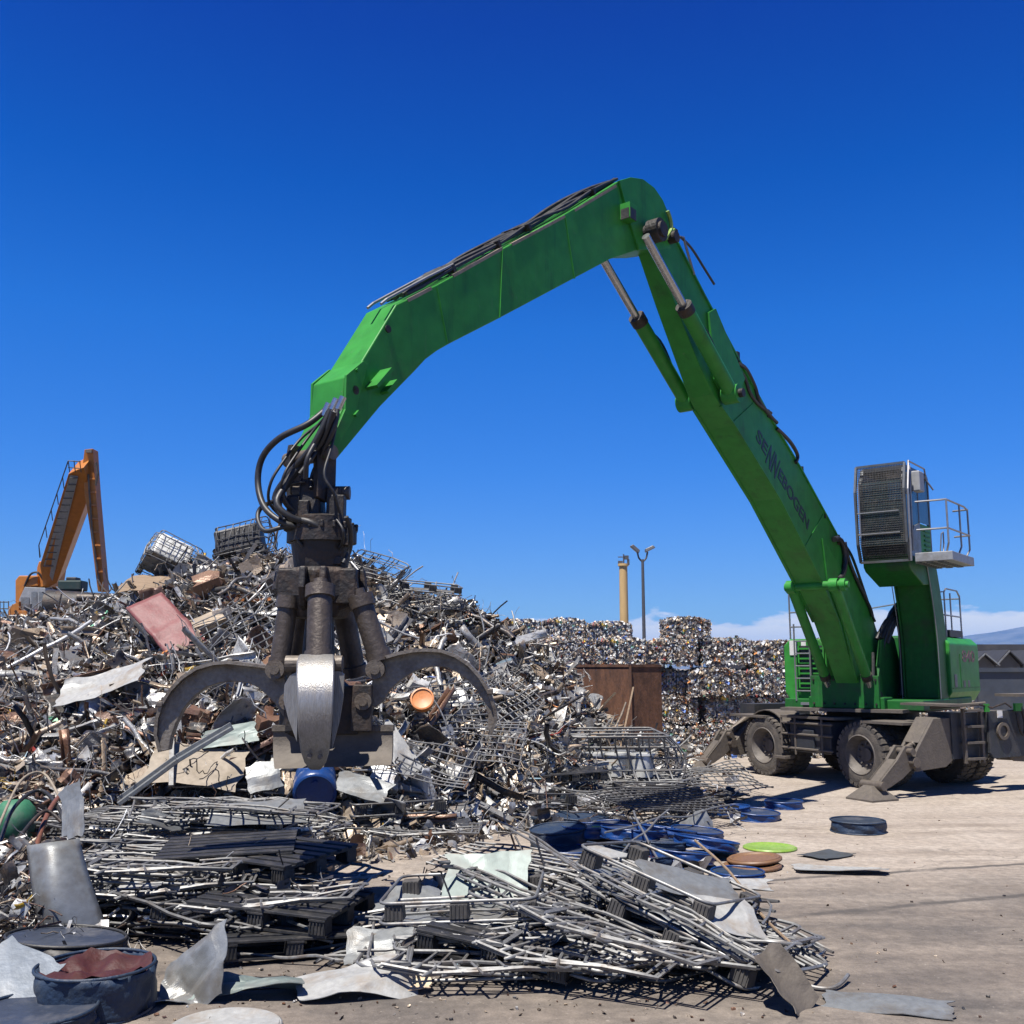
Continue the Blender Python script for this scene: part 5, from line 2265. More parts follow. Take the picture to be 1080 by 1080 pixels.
def bale_mesh(seed):
    n = 2700
    r_ = np.random.RandomState(seed)
    global rs
    keep = rs
    rs = r_
    f = r_.randint(0, 5, n)
    p = np.zeros((n, 3))
    u, v = r_.uniform(-.5, .5, n), r_.uniform(-.5, .5, n)
    h = np.array([BW, BD, BH])
    for i in range(n):
        a, c = u[i], v[i]
        q = {0: (a, -.5, c), 1: (a, -.5, c), 2: (-.5, a, c), 3: (.5, a, c), 4: (a, c, .5)}[f[i]]
        p[i] = np.array(q) * h
    # rounded shoulders and lumpy face
    p[:, 2] -= .13 * (np.abs(p[:, 0]) / (BW / 2)) ** 4 * (p[:, 2] > BH * .42)
    p += r_.normal(0, .018, (n, 3))
    base = pick_cols(n, {'grey': 44, 'white': 9, 'dark': 8, 'tan': 27, 'rust': 11, 'accent': 6})
    base *= 1.45
    nrm = np.array([{0: (0, -1, 0), 1: (0, -1, 0), 2: (-1, 0, 0), 3: (1, 0, 0), 4: (0, 0, 1)}[q] for q in f], float)
    z_ = nrm + r_.normal(0, .42, (n, 3))
    z_ /= np.linalg.norm(z_, axis=1)[:, None]
    x_ = np.cross(r_.normal(size=(n, 3)), z_)
    x_ /= np.linalg.norm(x_, axis=1)[:, None]
    y_ = np.cross(z_, x_)
    o = bake('bale', p, base, choose(n, {'sheet': 50, 'chunk': 12, 'strip': 36}), r_.uniform(.10, .34, n), M['bale'], rots=np.stack([x_, y_, z_], axis=2))
    # packed body
    b = MB()
    b.add(*[(q.v, q.f) for q in [t_chunk(BW * .92, BD * .92, BH * .86)]][0])
    rs = keep
    me2 = b
    o2 = me2.build('bale_body', M['bale_core'], None, origin=(0, 0, 0), smooth=50)
    return o, o2


M['bale_core'] = mat('bale_mass', (0.22, 0.21, 0.20), 0.7, 0.1, dirt=(0.30, 0.29, 0.27), amt=0.6, scale=14, bump=0.8, bscale=30, var=.4)
protos = []
for sd in (1, 2, 3, 4):
    o, o2 = bale_mesh(sd)
    # join body into the same mesh
    import bmesh
    bm = bmesh.new()
    bm.from_mesh(o.data)
    lay = bm.verts.layers.float_color.get('Col')
    nv = len(bm.verts)
    bm.from_mesh(o2.data)
    bm.verts.ensure_lookup_table()
    for v in bm.verts[nv:]:
        v[lay] = (.16, .15, .14, 1)
    tb = MB()
    for xx in (-.42, -.14, .15, .43):
        hh, dd2 = BH / 2 + .012, BD / 2 + .02
        tb.tube([V((xx, -dd2, -hh)), V((xx + .01, -dd2 - .01, 0)), V((xx, -dd2, hh - .06)), V((xx, -dd2 + .1, hh)), V((xx, 0, hh + .01)), V((xx, dd2, hh))], .008, 4, False)
    nv = len(bm.verts)
    nvs = [bm.verts.new(q) for q in tb.v]
    for f in tb.f:
        bm.faces.new([nvs[i] for i in f])
    for v in nvs:
        v[lay] = (.03, .028, .026, 1)
    bm.to_mesh(o.data)
    bm.free()
    bpy.data.objects.remove(o2)
    protos.append(o)
nb = 0
RW = ['bottom', 'second', 'third', 'fourth', 'fifth', 'top']
OR = ['first', 'second', 'third', 'fourth', 'fifth', 'sixth', 'seventh', 'eighth', 'ninth', 'tenth', 'eleventh', 'twelfth']
walls = [('front bale wall', 28.0, 1.1, [4, 4, 4, 4, 4, 4, 3, 3], 0.735), ('rear bale wall', 33.5, -1.2, [5, 5, 5, 5, 4], 0.745)]
for wn, wy, x0, hs_, rh in walls:
    for ci, hgt in enumerate(hs_):
        for r_ in range(hgt):
            src = protos[(nb * 7 + ci) % 4]
            if nb < 4:
                o = protos[nb]
            else:
                o = src.copy()
                COL.objects.link(o)
            nb += 1
            o.location = (x0 + ci * 1.46 + random.uniform(-.06, .06) + (.4 if r_ % 2 else 0), wy + BD / 2 + random.uniform(-.22, .22) + .05 * r_, rh * (r_ + .5) + .01 + (random.uniform(-.02, .10) if r_ == hgt - 1 else 0))
            o.rotation_euler = (random.uniform(-.05, .05), random.uniform(-.035, .035), random.uniform(-.10, .10) + (PI if random.random() < .5 and False else 0))
            o.scale = (random.uniform(.99, 1.04), 1, random.uniform(.98, 1.02))
            tag(o, 'pressed scrap bale, %s from left in %s row of the %s' % (OR[ci], RW[r_], wn), 'bale', 'bales of the %s' % wn)
o = protos[1].copy()
COL.objects.link(o)
tp = P(723, 675, 28.4)
o.location = (tp.x, 28.5, tp.z + .30)
o.scale = (.88, .8, .86)
o.rotation_euler = (0, .03, .1)
tag(o, 'single pressed scrap bale sitting alone on top of the front bale wall', 'bale', 'bales of the front bale wall')

# ================================================================ rusty steel box
c0 = P(665, 740, 24.0)
bx = empty('steel_box', V((c0.x, 24.0, 0)), 'tall open rusty brown steel box standing between scrap heap and bales', 'steel box')
zt = P(665, 703, 24.0).z
pl = P(601, 720, 25.6)
pr = P(697, 720, 24.5)
cor = V((c0.x, 24.0, 0))
pl = V((pl.x, 25.6, 0))
pr = V((pr.x, 24.5, 0))
bk = pl + (pr - cor)


def wallp(p, q, z0, z1, t=.05):
    b = MB()
    m_ = (p + q) / 2
    d = (q - p)
    L_ = d.length
    d.normalize()
    b.box(V((m_.x, m_.y, (z0 + z1) / 2)), (L_, t, z1 - z0), (d, V((-d.y, d.x, 0)), Zu))
    return b


for p, q in ((pl, cor), (cor, pr), (pr, bk), (bk, pl)):
    wallp(p, q, 0.02, zt).build('side_panel', M['rusty_steel'], bx)
b = MB()
for p, q in ((pl, cor), (cor, pr), (pr, bk), (bk, pl)):
    b.bar(p + Zu * (zt + .02), q + Zu * (zt + .02), .09, .06)
b.bar(cor + V((0, -.03, .02)), cor + V((0, -.03, zt)), .07, .05, V((1, 0, 0)))
b.build('rim_rail', M['rusty_steel'], bx)
# black bin before it
c = G(665, 832)
bb_ = V((P(667, 780, 21.5).x, 21.5, 0))
bn = empty('black_bin', V((bb_.x, bb_.y, .15)), 'black open-topped bin lying in scrap before the rusty steel box', 'bin')
b = MB()
zc = P(667, 785, 21.5).z
w_, h_ = 32 / 1080 * 21.5, .40
b.box((bb_.x, 21.9, zc - h_ / 2 + .02), (w_ * 1.9, .05, h_))
b.box((bb_.x - w_ * .95, 21.6, zc - h_ / 2), (.05, .6, h_))
b.box((bb_.x + w_ * .95, 21.6, zc - h_ / 2), (.05, .6, h_))
b.box((bb_.x, 21.6, zc - h_), (w_ * 1.9, .6, .04))
b.build('tub', M['plastic_black'], bn)
b = MB()
b.bar((bb_.x - w_, 21.3, zc + .05), (bb_.x + w_, 21.3, zc + .0), .1, .05)
b.bar((bb_.x - w_, 21.95, zc + .05), (bb_.x + w_, 21.95, zc + .05), .08, .05)
b.build('rim', M['sheet_dark'], bn)

# ================================================================ poles
bp = P(660, 760, 36)
pole = empty('beige_pole', V((bp.x, 36, 0)), 'thick beige pole with small instruments on top rising behind the bales', 'pole')
zt = P(657, 597, 36).z
b = MB()
b.cyl((bp.x, 36, 0), (bp.x, 36, zt), .17, .145, n=24)
b.build('shaft', M['pole_beige'], pole, smooth=40)
b = MB()
b.cyl((bp.x, 36, zt), (bp.x, 36, zt + .08), .19, n=24)
b.build('cap', M['pole_beige'], pole, smooth=40)
b = MB()
b.tube([(bp.x + .02, 36, zt), (bp.x + .02, 36, zt + .42)], .025, 6)
b.tube([(bp.x - .18, 36, zt + .32), (bp.x + .2, 36, zt + .32)], .018, 6)
b.box((bp.x + .12, 36, zt + .30), (.14, .1, .14))
b.box((bp.x - .1, 36, zt + .12), (.16, .1, .12))
b.box((bp.x + .18, 36, zt + .14), (.08, .08, .2))
b.build('instrument_head', M['pole_grey'], pole)
lp_ = P(681, 760, 40)
lamp = empty('lamp_post', V((lp_.x, 40, 0)), 'slim grey lamp post with two outspread lamp heads behind the bales', 'lamp post')
zt = P(679, 590, 40).z
b = MB()
b.cyl((lp_.x, 40, 0), (lp_.x, 40, zt), .085, .055, n=14)
b.build('mast', M['pole_grey'], lamp, smooth=40)
for s in (-1, 1):
    b = MB()
    b.tube(smoothpath([(lp_.x, 40, zt - .1), (lp_.x + s * .14, 40, zt + .05), (lp_.x + s * .2, 40, zt + .3)], 4), .035, 8)
    ar = b.build('lamp_arm', M['pole_grey'], lamp, smooth=40)
    b = MB()
    b.box((lp_.x + s * .28, 40, zt + .42), (.44, .3, .13), (V((.87, 0, s * .42)) if s > 0 else V((.75, 0, -.66)), V((0, 1, 0)), V((-s * .42, 0, .87)) if s > 0 else V((.66, 0, .75))), taper=.8)
    b.build('lamp_head', M['pole_grey'], ar, bevel=.02)

# ================================================================ orange crane behind the heap
YO = 46.0
fb = P(40, 650, YO)
base = V((fb.x, YO, heapz(fb.x, YO)))
oc = empty('orange_crane', base, 'orange scrap handler with steep boom and upright lattice-ribbed arm, standing behind the heap', 'crane')
KO = YO / FOC


def O_(px, py, dy=0.0):
    return P(px, py, YO + dy)


def opl(b, pts, d0, d1):
    b.prism([O_(x, y, d0) for x, y in pts], V((0, d1 - d0, 0)))


def OB(px, py, off=0.0):
    """point on the boom's lower face: the boom rises towards the camera"""
    return P(px, py, YO - .2 - (620 - py) / 125 * 5.6 + off)


b = MB()
b.prism([OB(x, y) for x, y in ((42, 596), (72, 500), (78, 497), (88, 493), (92, 506), (92, 528), (60, 615), (46, 622))], V((0, .9, .7)))
ob = b.build('boom', M['orange'], oc, bevel=.03)
b = MB()
b.prism([OB(x, y, -.05) for x, y in ((46, 596), (74, 501), (82, 502), (55, 612))], V((0, .04, -.03)))
b.build('walkway', M['grey_panel'], ob)
b = MB()
for k in range(14):
    t = k / 13
    p, q = OB(45.5 + 28 * t, 597 - 93 * t, -.14), OB(56 + 26 * t, 597 - 93 * t, -.14)
    b.bar(p, q, .05, .04)
b.build('walkway_rung', M['wall_drab'], ob)
b = MB()
b.tube([OB(42, 588, -.1), OB(41, 575, -.1), OB(72, 486, -.1), OB(85, 487, -.1)], .025, 6)
for x, y in ((41, 575), (48, 555), (54, 537), (60, 520), (66, 503), (72, 486), (78, 486), (84, 486)):
    b.tube([OB(x, y, -.1), OB(x + 1.5, y + 12, -.1)], .02, 6)
b.tube([OB(72, 493, -.1), OB(84, 494, -.1)], .02, 6)
b.build('boom_handrail', M['wall_drab'], ob)


def OA(px, py, off=0.0):
    return P(px, py, YO - 5.4 + (py - 480) / 140 * 1.0 + off)


b = MB()
b.prism([OA(x, y) for x, y in ((87, 490), (89, 474), (98, 473), (99, 490), (101, 520), (110, 623), (103, 624), (95, 560), (89, 520))], V((0, .55, 0)))
oa = b.build('arm', M['orange'], oc, bevel=.02)
b = MB()
for k in range(9):
    y = 505 + 14 * k
    x0 = 89 + (103 - 89) * max(0, y - 520) / 104
    x1 = 100 + (110 - 100) * (y - 505) / 118
    b.bar(OA(x0 + 2, y, -.04), OA(x1 + .5, y, -.04), .08, .07)
b.build('arm_rib', M['orange'], oa)
b = MB()
b.tube([OA(93, 500, -.08), OA(97, 560, -.08), OA(105, 618, -.08)], .04, 6)
b.tube([OA(101, 488, -.08), OA(103, 500, -.1), OA(101, 512, -.08)], .05, 6)
b.bar(OA(91, 476, -.05), OA(97, 476, -.05), .1, .12)
b.build('arm_cylinder', M['worn_steel'], oa)
b = MB()
opl(b, [(39, 598), (41, 592), (54, 592), (53, 600), (50, 618), (40, 620), (38, 612)], -.25, 1.4)
b.build('boom_foot', M['orange'], oc, bevel=.03)
b = MB()
opl(b, [(16, 612), (20, 607), (40, 607), (40, 618), (26, 619), (20, 636), (16, 636)], -.4, 1.8)
b.build('engine_cover', M['orange'], oc, bevel=.04)
b = MB()
opl(b, [(20, 644), (20, 632), (26, 619), (48, 620), (48, 645)], -.5, 1.6)
ocb = b.build('machine_house', M['grey_panel'], oc, bevel=.02)
b = MB()
for x0, x1, y0, y1 in ((22, 31, 630, 643), (33, 39, 624, 642), (41, 46, 624, 642)):
    b.prism([O_(x, y, -.53) for x, y in ((x0, y0), (x1, y0), (x1, y1), (x0, y1))], V((0, .02, 0)))
b.build('door', M['sheet'], ocb)
b = MB()
opl(b, [(9, 640), (20, 634), (20, 644), (48, 644), (48, 651), (9, 651)], -.7, 1.9)
b.build('deck', M['orange'], oc, bevel=.02)
b = MB()
for x in (0, 4, 9):
    b.tube([O_(x, 651, -.6), O_(x, 634, -.6)], .025, 6)
b.tube([O_(-2, 635, -.6), O_(9, 635, -.6)], .025, 6)
b.tube([O_(-2, 642, -.6), O_(9, 642, -.6)], .025, 6)
b.build('deck_rail', M['wall_drab'], oc)
b = MB()
bz = base.z
dz = O_(30, 651).z
b.lathe([(.9, dz - .5), (.9, dz)], (base.x, YO + .5, 0), n=24)
b.build('slewing_ring', M['grime'], oc)
for s in (-1.1, 1.1):
    b = MB()
    cx, cy = base.x, YO + .5 + s
    zc = (bz + dz - .5) / 2
    hh = max(.5, dz - .5 - bz)
    pts = []
    for k in range(20):
        a = 2 * PI * k / 20
        pts.append(V((cx + 1.9 * math.copysign(abs(math.cos(a)) ** .5, math.cos(a)), cy - .25, zc + hh / 2 * math.copysign(abs(math.sin(a)) ** .6, math.sin(a)))))
    b.prism(pts, V((0, .5, 0)))
    b.build('crawler_track', M['grime'], oc, smooth=30)
b = MB()
b.tube(smoothpath([O_(26, 618, -.4), O_(32, 606, -.5), O_(40, 604, -.5), O_(46, 612, -.4)], 5), .05, 6)
b.build('hydraulic_hose', M['black_rubber'], oc)
# dark compressor and tarred tank at the crest
tk = P(77, 632, 30)
t_ = empty('dark_tank', V((tk.x, 30, tk.z - .35)), 'long dark crumpled tank lying on the crest before the orange crane', 'tank')
b = MB()
a0, a1 = P(52, 640, 30), P(138, 634, 30)
b.tube([a0, (a0 + a1) / 2 + V((0, 0, .0)), a1], .34, 14, rr=[.50, .34, .20])
b.build('shell', M['grime'], t_, smooth=40)
b = MB()
b.tube([P(82, 630, 29.6), P(138, 631, 29.6)], .10, 10)
b.build('pipe', M['worn_steel'], t_, smooth=40)
mt = P(77, 618, 34)
t_ = empty('dark_motor', V((mt.x, 34, mt.z - .3)), 'dark green motor housing on the crest beside the orange crane', 'motor')
b = MB()
b.box((mt.x, 34, mt.z - .0), (.78, .6, .34))
b.box((mt.x, 34, mt.z - .5), (.6, .5, .7))
b.build('housing', M['motor'], t_, bevel=.05)
b = MB()
b.box((mt.x, 34, mt.z + .22), (.34, .4, .12))
b.build('cap', M['plastic_black'], t_, bevel=.03)

# ================================================================ far buildings and containers on the right
ct = P(1036, 690, 30)
o0 = V((P(1024, 720, 30).x, 30, 0))
tp = P(1040, 705, 30).z
cn = empty('container', V((o0.x + 3.2, 31, 0)), 'dark slate shipping container behind the green machine at the right edge', 'container')
b = MB()
b.box((o0.x + 3.2, 31.2, tp / 2 + .05), (6.2, 2.3, tp - .1))
cb = b.build('body', M['container'], cn)
b = MB()
b.box((o0.x + 3.2, 30.02, tp - .04), (6.3, .08, .12))
b.box((o0.x + 3.2, 30.02, .12), (6.3, .08, .16))
b.box((o0.x + .06, 30.0, tp / 2), (.14, .1, tp))
b.build('frame_rail', M['container'], cb)
for k, (px, apex, rx) in enumerate(((1037, 690, 24), (1063, 687, 26), (1093, 687, 28))):
    Y = 48 + k
    c = P(px, 705, Y)
    w_ = rx / 1080 * Y
    b = MB()
    ap = P(px, apex, Y).z
    eave = P(px, 702, Y).z
    r = empty('gabled_shed', V((c.x, Y, 0)), ['small dark gabled shed with white verge beyond the slate container, leftmost of three', 'middle one of the dark gabled sheds beyond the slate container', 'dark gabled shed beyond the slate container at the right edge'][k], 'shed', 'gabled sheds behind the container')
    b.prism([V((c.x + x, Y, z)) for x, z in ((-w_ / 2, 0), (w_ / 2, 0), (w_ / 2, eave), (0, ap), (-w_ / 2, eave))], V((0, 4, 0)))
    b.build('wall', M['wall_drab'], r)
    b = MB()
    for s in (-1, 1):
        b.bar((c.x, Y + 1.9, ap + .06), (c.x + s * (w_ / 2 + .1), Y + 1.9, eave + .03), 4.3, .05)
    b.build('roof', M['dark_roof'], r)
    b = MB()
    for s in ((-1,) if k else (-1, 1)):
        b.bar((c.x, Y - .32, ap + .03), (c.x + s * (w_ / 2 + .1), Y - .32, eave + .0), .05, .06)
    b.build('verge', M['sheet'], r)
Y = 70
xa, xb = P(796, 690, Y).x, P(1300, 690, Y).x
zt = P(900, 686, Y).z
wh = empty('warehouse', V(((xa + xb) / 2, Y + 8, 0)), 'long low drab warehouse with dark flat roof behind the green machine', 'warehouse')
b = MB()
b.box(((xa + xb) / 2, Y + 8, zt / 2), (xb - xa, 16, zt))
b.build('wall', M['wall_drab'], wh)
b = MB()
b.box(((xa + xb) / 2, Y + 8, zt + .2), (xb - xa + .8, 16.8, .4))
b.build('roof', M['dark_roof'], wh)
for k in range(7):
    b = MB()
    b.box((xa + 3 + k * 4.6, Y - .03, 1.5), (2.6, .08, 2.4))
    b.build('door', M['container'], wh)
# low wall / shed to the left of the machine
xa, xb = P(798, 690, 44).x, P(850, 690, 44).x
zt = P(820, 683, 44).z
b = MB()
b.box(((xa + xb) / 2, 45.5, zt / 2), (xb - xa, 3, zt))
sh = empty('storage_shed', V(((xa + xb) / 2, 44, 0)), 'drab grey storage shed with dark roof edge just right of the bale wall', 'shed')
b.build('wall', M['wall_drab'], sh)
b = MB()
b.box(((xa + xb) / 2, 45.4, zt + .1), (xb - xa + .3, 3.4, .22))
b.build('roof', M['dark_roof'], sh)
# ================================================================ crushed wire cages on pallet frames
def cage_lines(seed, zs=0.06, shear=(0.1, 0.1), noise_a=.03, LX_=1.2, LY_=1.0, H=1.0, miss=0.05):
    """tubes of a wire tank cage, pressed down by the factor zs and pushed sideways"""
    rr = random.Random(seed)
    lines = []
    hx, hy = LX_ / 2, LY_ / 2
    c = .09

    def ring(z):
        pts = []
        for (x, y, a) in ((hx - c, hy - c, 0), (-hx + c, hy - c, 90), (-hx + c, -hy + c, 180), (hx - c, -hy + c, 270)):
            for k in (0, 45, 90):
                pts.append(V((x + c * math.cos(R(a + k)), y + c * math.sin(R(a + k)), z)))
        pts.append(pts[0])
        out = []
        for p, q in zip(pts, pts[1:]):
            n = max(1, int((q - p).length / .3))
            for i in range(n):
                out.append(p.lerp(q, i / n))
        out.append(pts[-1])
        return out
    for z in (0.04, .26, .5, .75, 1.0):
        lines.append((ring(z * H), .0125 if z < 1 else .015))
    nx, ny = 8, 7
    for i in range(nx):
        x = -hx + c + (LX_ - 2 * c) * i / (nx - 1)
        for y in (-hy, hy):
            lines.append(([V((x, y, z * H)) for z in (0, .2, .4, .6, .8, 1)], .0115))
    for i in range(ny):
        y = -hy + c + (LY_ - 2 * c) * i / (ny - 1)
        for x in (-hx, hx):
            lines.append(([V((x, y, z * H)) for z in (0, .2, .4, .6, .8, 1)], .0115))
    for y in (-.2, .2):
        lines.append(([V((x, y, H)) for x in (-hx, -.3, 0, .3, hx)], .012))
    out = []
    fz = .9 + .2 * rr.random()
    bx_, by_ = rr.uniform(-1, 1), rr.uniform(-1, 1)
    for pts, r in lines:
        if rr.random() < miss:
            continue
        q = []
        jit = V((rr.gauss(0, 1), rr.gauss(0, 1), 0)) * noise_a * .4
        for p in pts:
            t = p.z / H
            # walls fold outwards / inwards as the cage is flattened
            fold = math.sin(t * PI) * (1 - zs) * .34
            sx_ = 1 if p.x > hx * .9 else (-1 if p.x < -hx * .9 else 0)
            sy_ = 1 if p.y > hy * .9 else (-1 if p.y < -hy * .9 else 0)
            side = 1 if (sx_ or sy_) else 0
            x = p.x + sx_ * fold * (1 if bx_ * sx_ > 0 else -.8) * side + shear[0] * t
            y = p.y + sy_ * fold * (1 if by_ * sy_ > 0 else -.8) * side + shear[1] * t
            nv = noise.noise_vector(V((p.x * 1.2, p.y * 1.2, p.z * 1.0 + seed * 3.1)))
            x += nv.x * noise_a * 2
            y += nv.y * noise_a * 2
            z = p.z * zs + abs(nv.z) * noise_a * 2.0 * (1 if zs < .5 else .3) + .0
            q.append(V((x, y, z)) + jit)
        out.append((q, r))
    return out


def block_mesh(b, c, w=.15, d=.13, h=.115):
    x, y, z = c
    b.box((x, y, z), (w, d, h), taper=.92)
    for k in range(5):
        b.box((x - w * .4 + w * .2 * k, y - d * .49, z), (.010, .014, h * .9))
        b.box((x - w * .4 + w * .2 * k, y + d * .49, z), (.010, .014, h * .9))


def make_cage(seed, zs=.06, shear=(.1, .1), na=.035, flip=False, pan=True, feet=6, metal='galv', blocks='block_grey', H=1.0, base=.17, miss=.05):
    root = empty('wire_cage', (0, 0, 0))
    sg = -1 if flip else 1
    z0 = .0 if not flip else .0
    if True:
        b = MB()
        for q, r in cage_lines(seed, zs, shear, na, H=H, miss=miss):
            if flip:
                q = [V((p.x, p.y, (H * zs + .06) - p.z * 1.0)) for p in q]
                if min(p.z for p in q) < 0:
                    q = [V((p.x, p.y, max(p.z, .01))) for p in q]
            else:
                q = [p + V((0, 0, base)) for p in q]
            b.tube(q, r, 5, False)
        b.build('tube_grid', M[metal], root, smooth=60)
    lift = 0 if not flip else (H * zs + .07)

    def zf(z):
        return z if not flip else lift + (base - z)
    # pallet ring tubes top and bottom
    rr = random.Random(seed + 50)
    b = MB()
    hx, hy = .6, .5
    for z in ((.015, base - .01) if feet else (.015,)):
        pts = []
        for (x, y, a) in ((hx - .1, hy - .1, 0), (-hx + .1, hy - .1, 90), (-hx + .1, -hy + .1, 180), (hx - .1, -hy + .1, 270)):
            for k in (0, 30, 60, 90):
                nv = noise.noise_vector(V((x, y, seed + z)))
                pts.append(V((x + .1 * math.cos(R(a + k)), y + .1 * math.sin(R(a + k)), zf(z) + nv.z * .02)) + V((nv.x, nv.y, 0)) * .05)
        pts.append(pts[0])
        b.tube(pts, .013, 6, False)
    for y in (-.25, 0, .25):
        b.tube([V((-hx, y, zf(base - .02))), V((0, y + rr.uniform(-.03, .03), zf(base - .03))), V((hx, y, zf(base - .02)))], .012, 6, False)
    b.build('pallet_frame', M[metal], root, smooth=60)
    spots = [(-.52, -.42), (0, -.45), (.52, -.42), (-.52, .42), (0, .45), (.52, .42)][:feet]
    for k, (x, y) in enumerate(spots):
        b = MB()
        block_mesh(b, (x + rr.uniform(-.02, .02), y + rr.uniform(-.02, .02), zf(.085)))
        b.build('foot_block', M[blocks], root, bevel=.008)
    if pan:
        b = MB()
        sd = seed * 1.7

        def fn(u, v):
            x, y = (u - .5) * 1.14, (v - .5) * .94
            rib = .008 * math.cos(u * 2 * PI * 6)
            return V((x, y, zf(base + .012 + rib + .025 * noise.noise(V((x * 2, y * 2, sd))))))
        b.grid(fn, 26, 10)
        b.build('pan', M['sheet'], root, smooth=50, solid=.004)
    return root


def put(root, loc, rx=0, ry=0, rz=0, label=None, group=None, cat='wire cage', s=1.0):
    root.location = loc
    root.rotation_euler = (R(rx), R(ry), R(rz))
    root.scale = (s, s, s)
    tag(root, label, cat, group)
    return root


VAR = []
for k, (zs, sh, fl, pn, mt_, fb_, ft_, na_, ms_) in enumerate([
        (.07, (.22, -.12), False, True, 'galv', 'block_grey', 6, .05, .1),
        (.05, (-.28, .20), False, False, 'galv', 'plastic_black', 0, .055, .10),
        (.06, (.10, .22), True, True, 'galv', 'block_grey', 6, .05, .1),
        (.09, (-.25, -.15), False, False, 'galv_dark', 'block_grey', 0, .07, .12),
        (.05, (.15, -.35), False, True, 'galv', 'sheet', 4, .055, .1),
        (.08, (.30, .10), True, False, 'galv_dark', 'plastic_black', 6, .05, .12),
        (.04, (.28, .25), False, False, 'galv', 'sheet', 0, .075, .15)]):
    r = make_cage(100 + k, zs, sh, na_, fl, pn, ft_, mt_, fb_, base=.17 if ft_ else .03, miss=ms_)
    remember(r)
    VAR.append([r, False])


def cage(kind):
    v = VAR[kind]
    if not v[1]:
        v[1] = True
        return v[0]
    return copy_tree(v[0])


random.seed(31)
ordw = ['lowest', 'second from bottom', 'third from bottom', 'fourth from bottom', 'fifth from bottom', 'sixth from bottom', 'seventh from bottom']


HT = {0: .20, 1: .085, 2: .20, 3: .10, 4: .19, 5: .17, 6: .08}


def stack(px, py, n, rz, where, kinds, tilt=(0, 0), jit=.13, zlift=0.0):
    c = G(px, py)
    z = zlift
    for k in range(n):
        kd = kinds[k % len(kinds)]
        put(cage(kd), (c.x + random.uniform(-jit, jit), c.y + random.uniform(-jit, jit), z + .01), tilt[0] + random.uniform(-3, 3), tilt[1] + random.uniform(-3.5, 3.5), rz + random.uniform(-15, 15),
            'flattened wire cage, %s in the stack %s' % (ordw[k], where) if k < n - 1 else 'flattened wire cage on top of the stack %s' % where, 'flattened wire cages')
        z += HT[kd]


# left stacks
stack(150, 970, 5, 12, 'just right of the grey duct', [3, 0, 6, 1, 6])
stack(258, 985, 3, -14, 'above the crumpled grey foil', [5, 3, 6])
stack(190, 918, 6, 20, 'behind the duct stack', [1, 3, 0, 6, 1, 6])
stack(262, 915, 5, -8, 'behind the foil stack', [3, 0, 6, 1, 4])
stack(225, 880, 6, 5, 'under the long grey beam', [5, 1, 3, 6, 4, 6])
stack(120, 905, 3, -20, 'behind the coiled hoses', [1, 0, 3])
# middle pile
stack(420, 884, 3, 8, 'left of the sandy gap', [3, 6, 5])
stack(372, 864, 3, -15, 'below the blue drum', [6, 1, 2])
stack(470, 862, 3, 18, 'between blue drum and sandy gap', [3, 1, 2])
# right front pile
stack(480, 1018, 2, -6, 'at the near left of front pile', [1, 6])
put(cage(2), G(492, 1000) + V((0, .05, .17)), 1, -3, -4, 'upturned pallet frame with black feet on top, left end of the front pile', 'flattened wire cages')
stack(590, 1014, 3, -24, 'in the middle of the front pile', [3, 1, 6, 1], tilt=(0, 3))
stack(550, 960, 1, -30, 'at the back of the front pile', [6, 3])
stack(640, 985, 1, -32, 'behind the tipped pallets', [1, 6], tilt=(0, 4))
stack(690, 1012, 3, -38, 'under the tipped pallets', [3, 6, 1])
put(cage(2), G(700, 1000) + V((.0, .1, .30)), -6, 15, -36, 'upturned ribbed pallet tipped towards the open yard, upper one of the front pile', 'flattened wire cages')
put(cage(0), G(742, 1018) + V((.0, .05, .10)), -10, 16, -40, 'pallet with zinc pan tipped down at the right end of the front pile', 'flattened wire cages')
put(cage(6), G(640, 1020) + V((.0, .0, .28)), -7, 10, -33, 'flattened cage of bright tubes sloping across the front pile', 'flattened wire cages')
put(cage(1), G(590, 998) + V((.0, .0, .30)), -4, 8, -36, 'flattened cage of bright tubes lying highest on the front pile', 'flattened wire cages')
# mid right pile
stack(560, 862, 2, 10, 'left of the blue fabric bins', [6, 5])
stack(610, 848, 3, 22, 'behind the blue fabric bins', [3, 1, 6])
stack(665, 842, 3, -12, 'below the bucket cage', [1, 3, 6])
stack(700, 858, 2, 8, 'right of the blue fabric bins', [3, 5])
stack(745, 842, 1, 30, 'at the right end of the far pile', [3])
stack(540, 838, 3, -20, 'right of the grey pallet deck', [3, 6, 0])
stack(600, 828, 2, 0, 'left of the bucket cage', [4, 1])
stack(500, 826, 3, 15, 'below the right claw', [1, 6, 4])


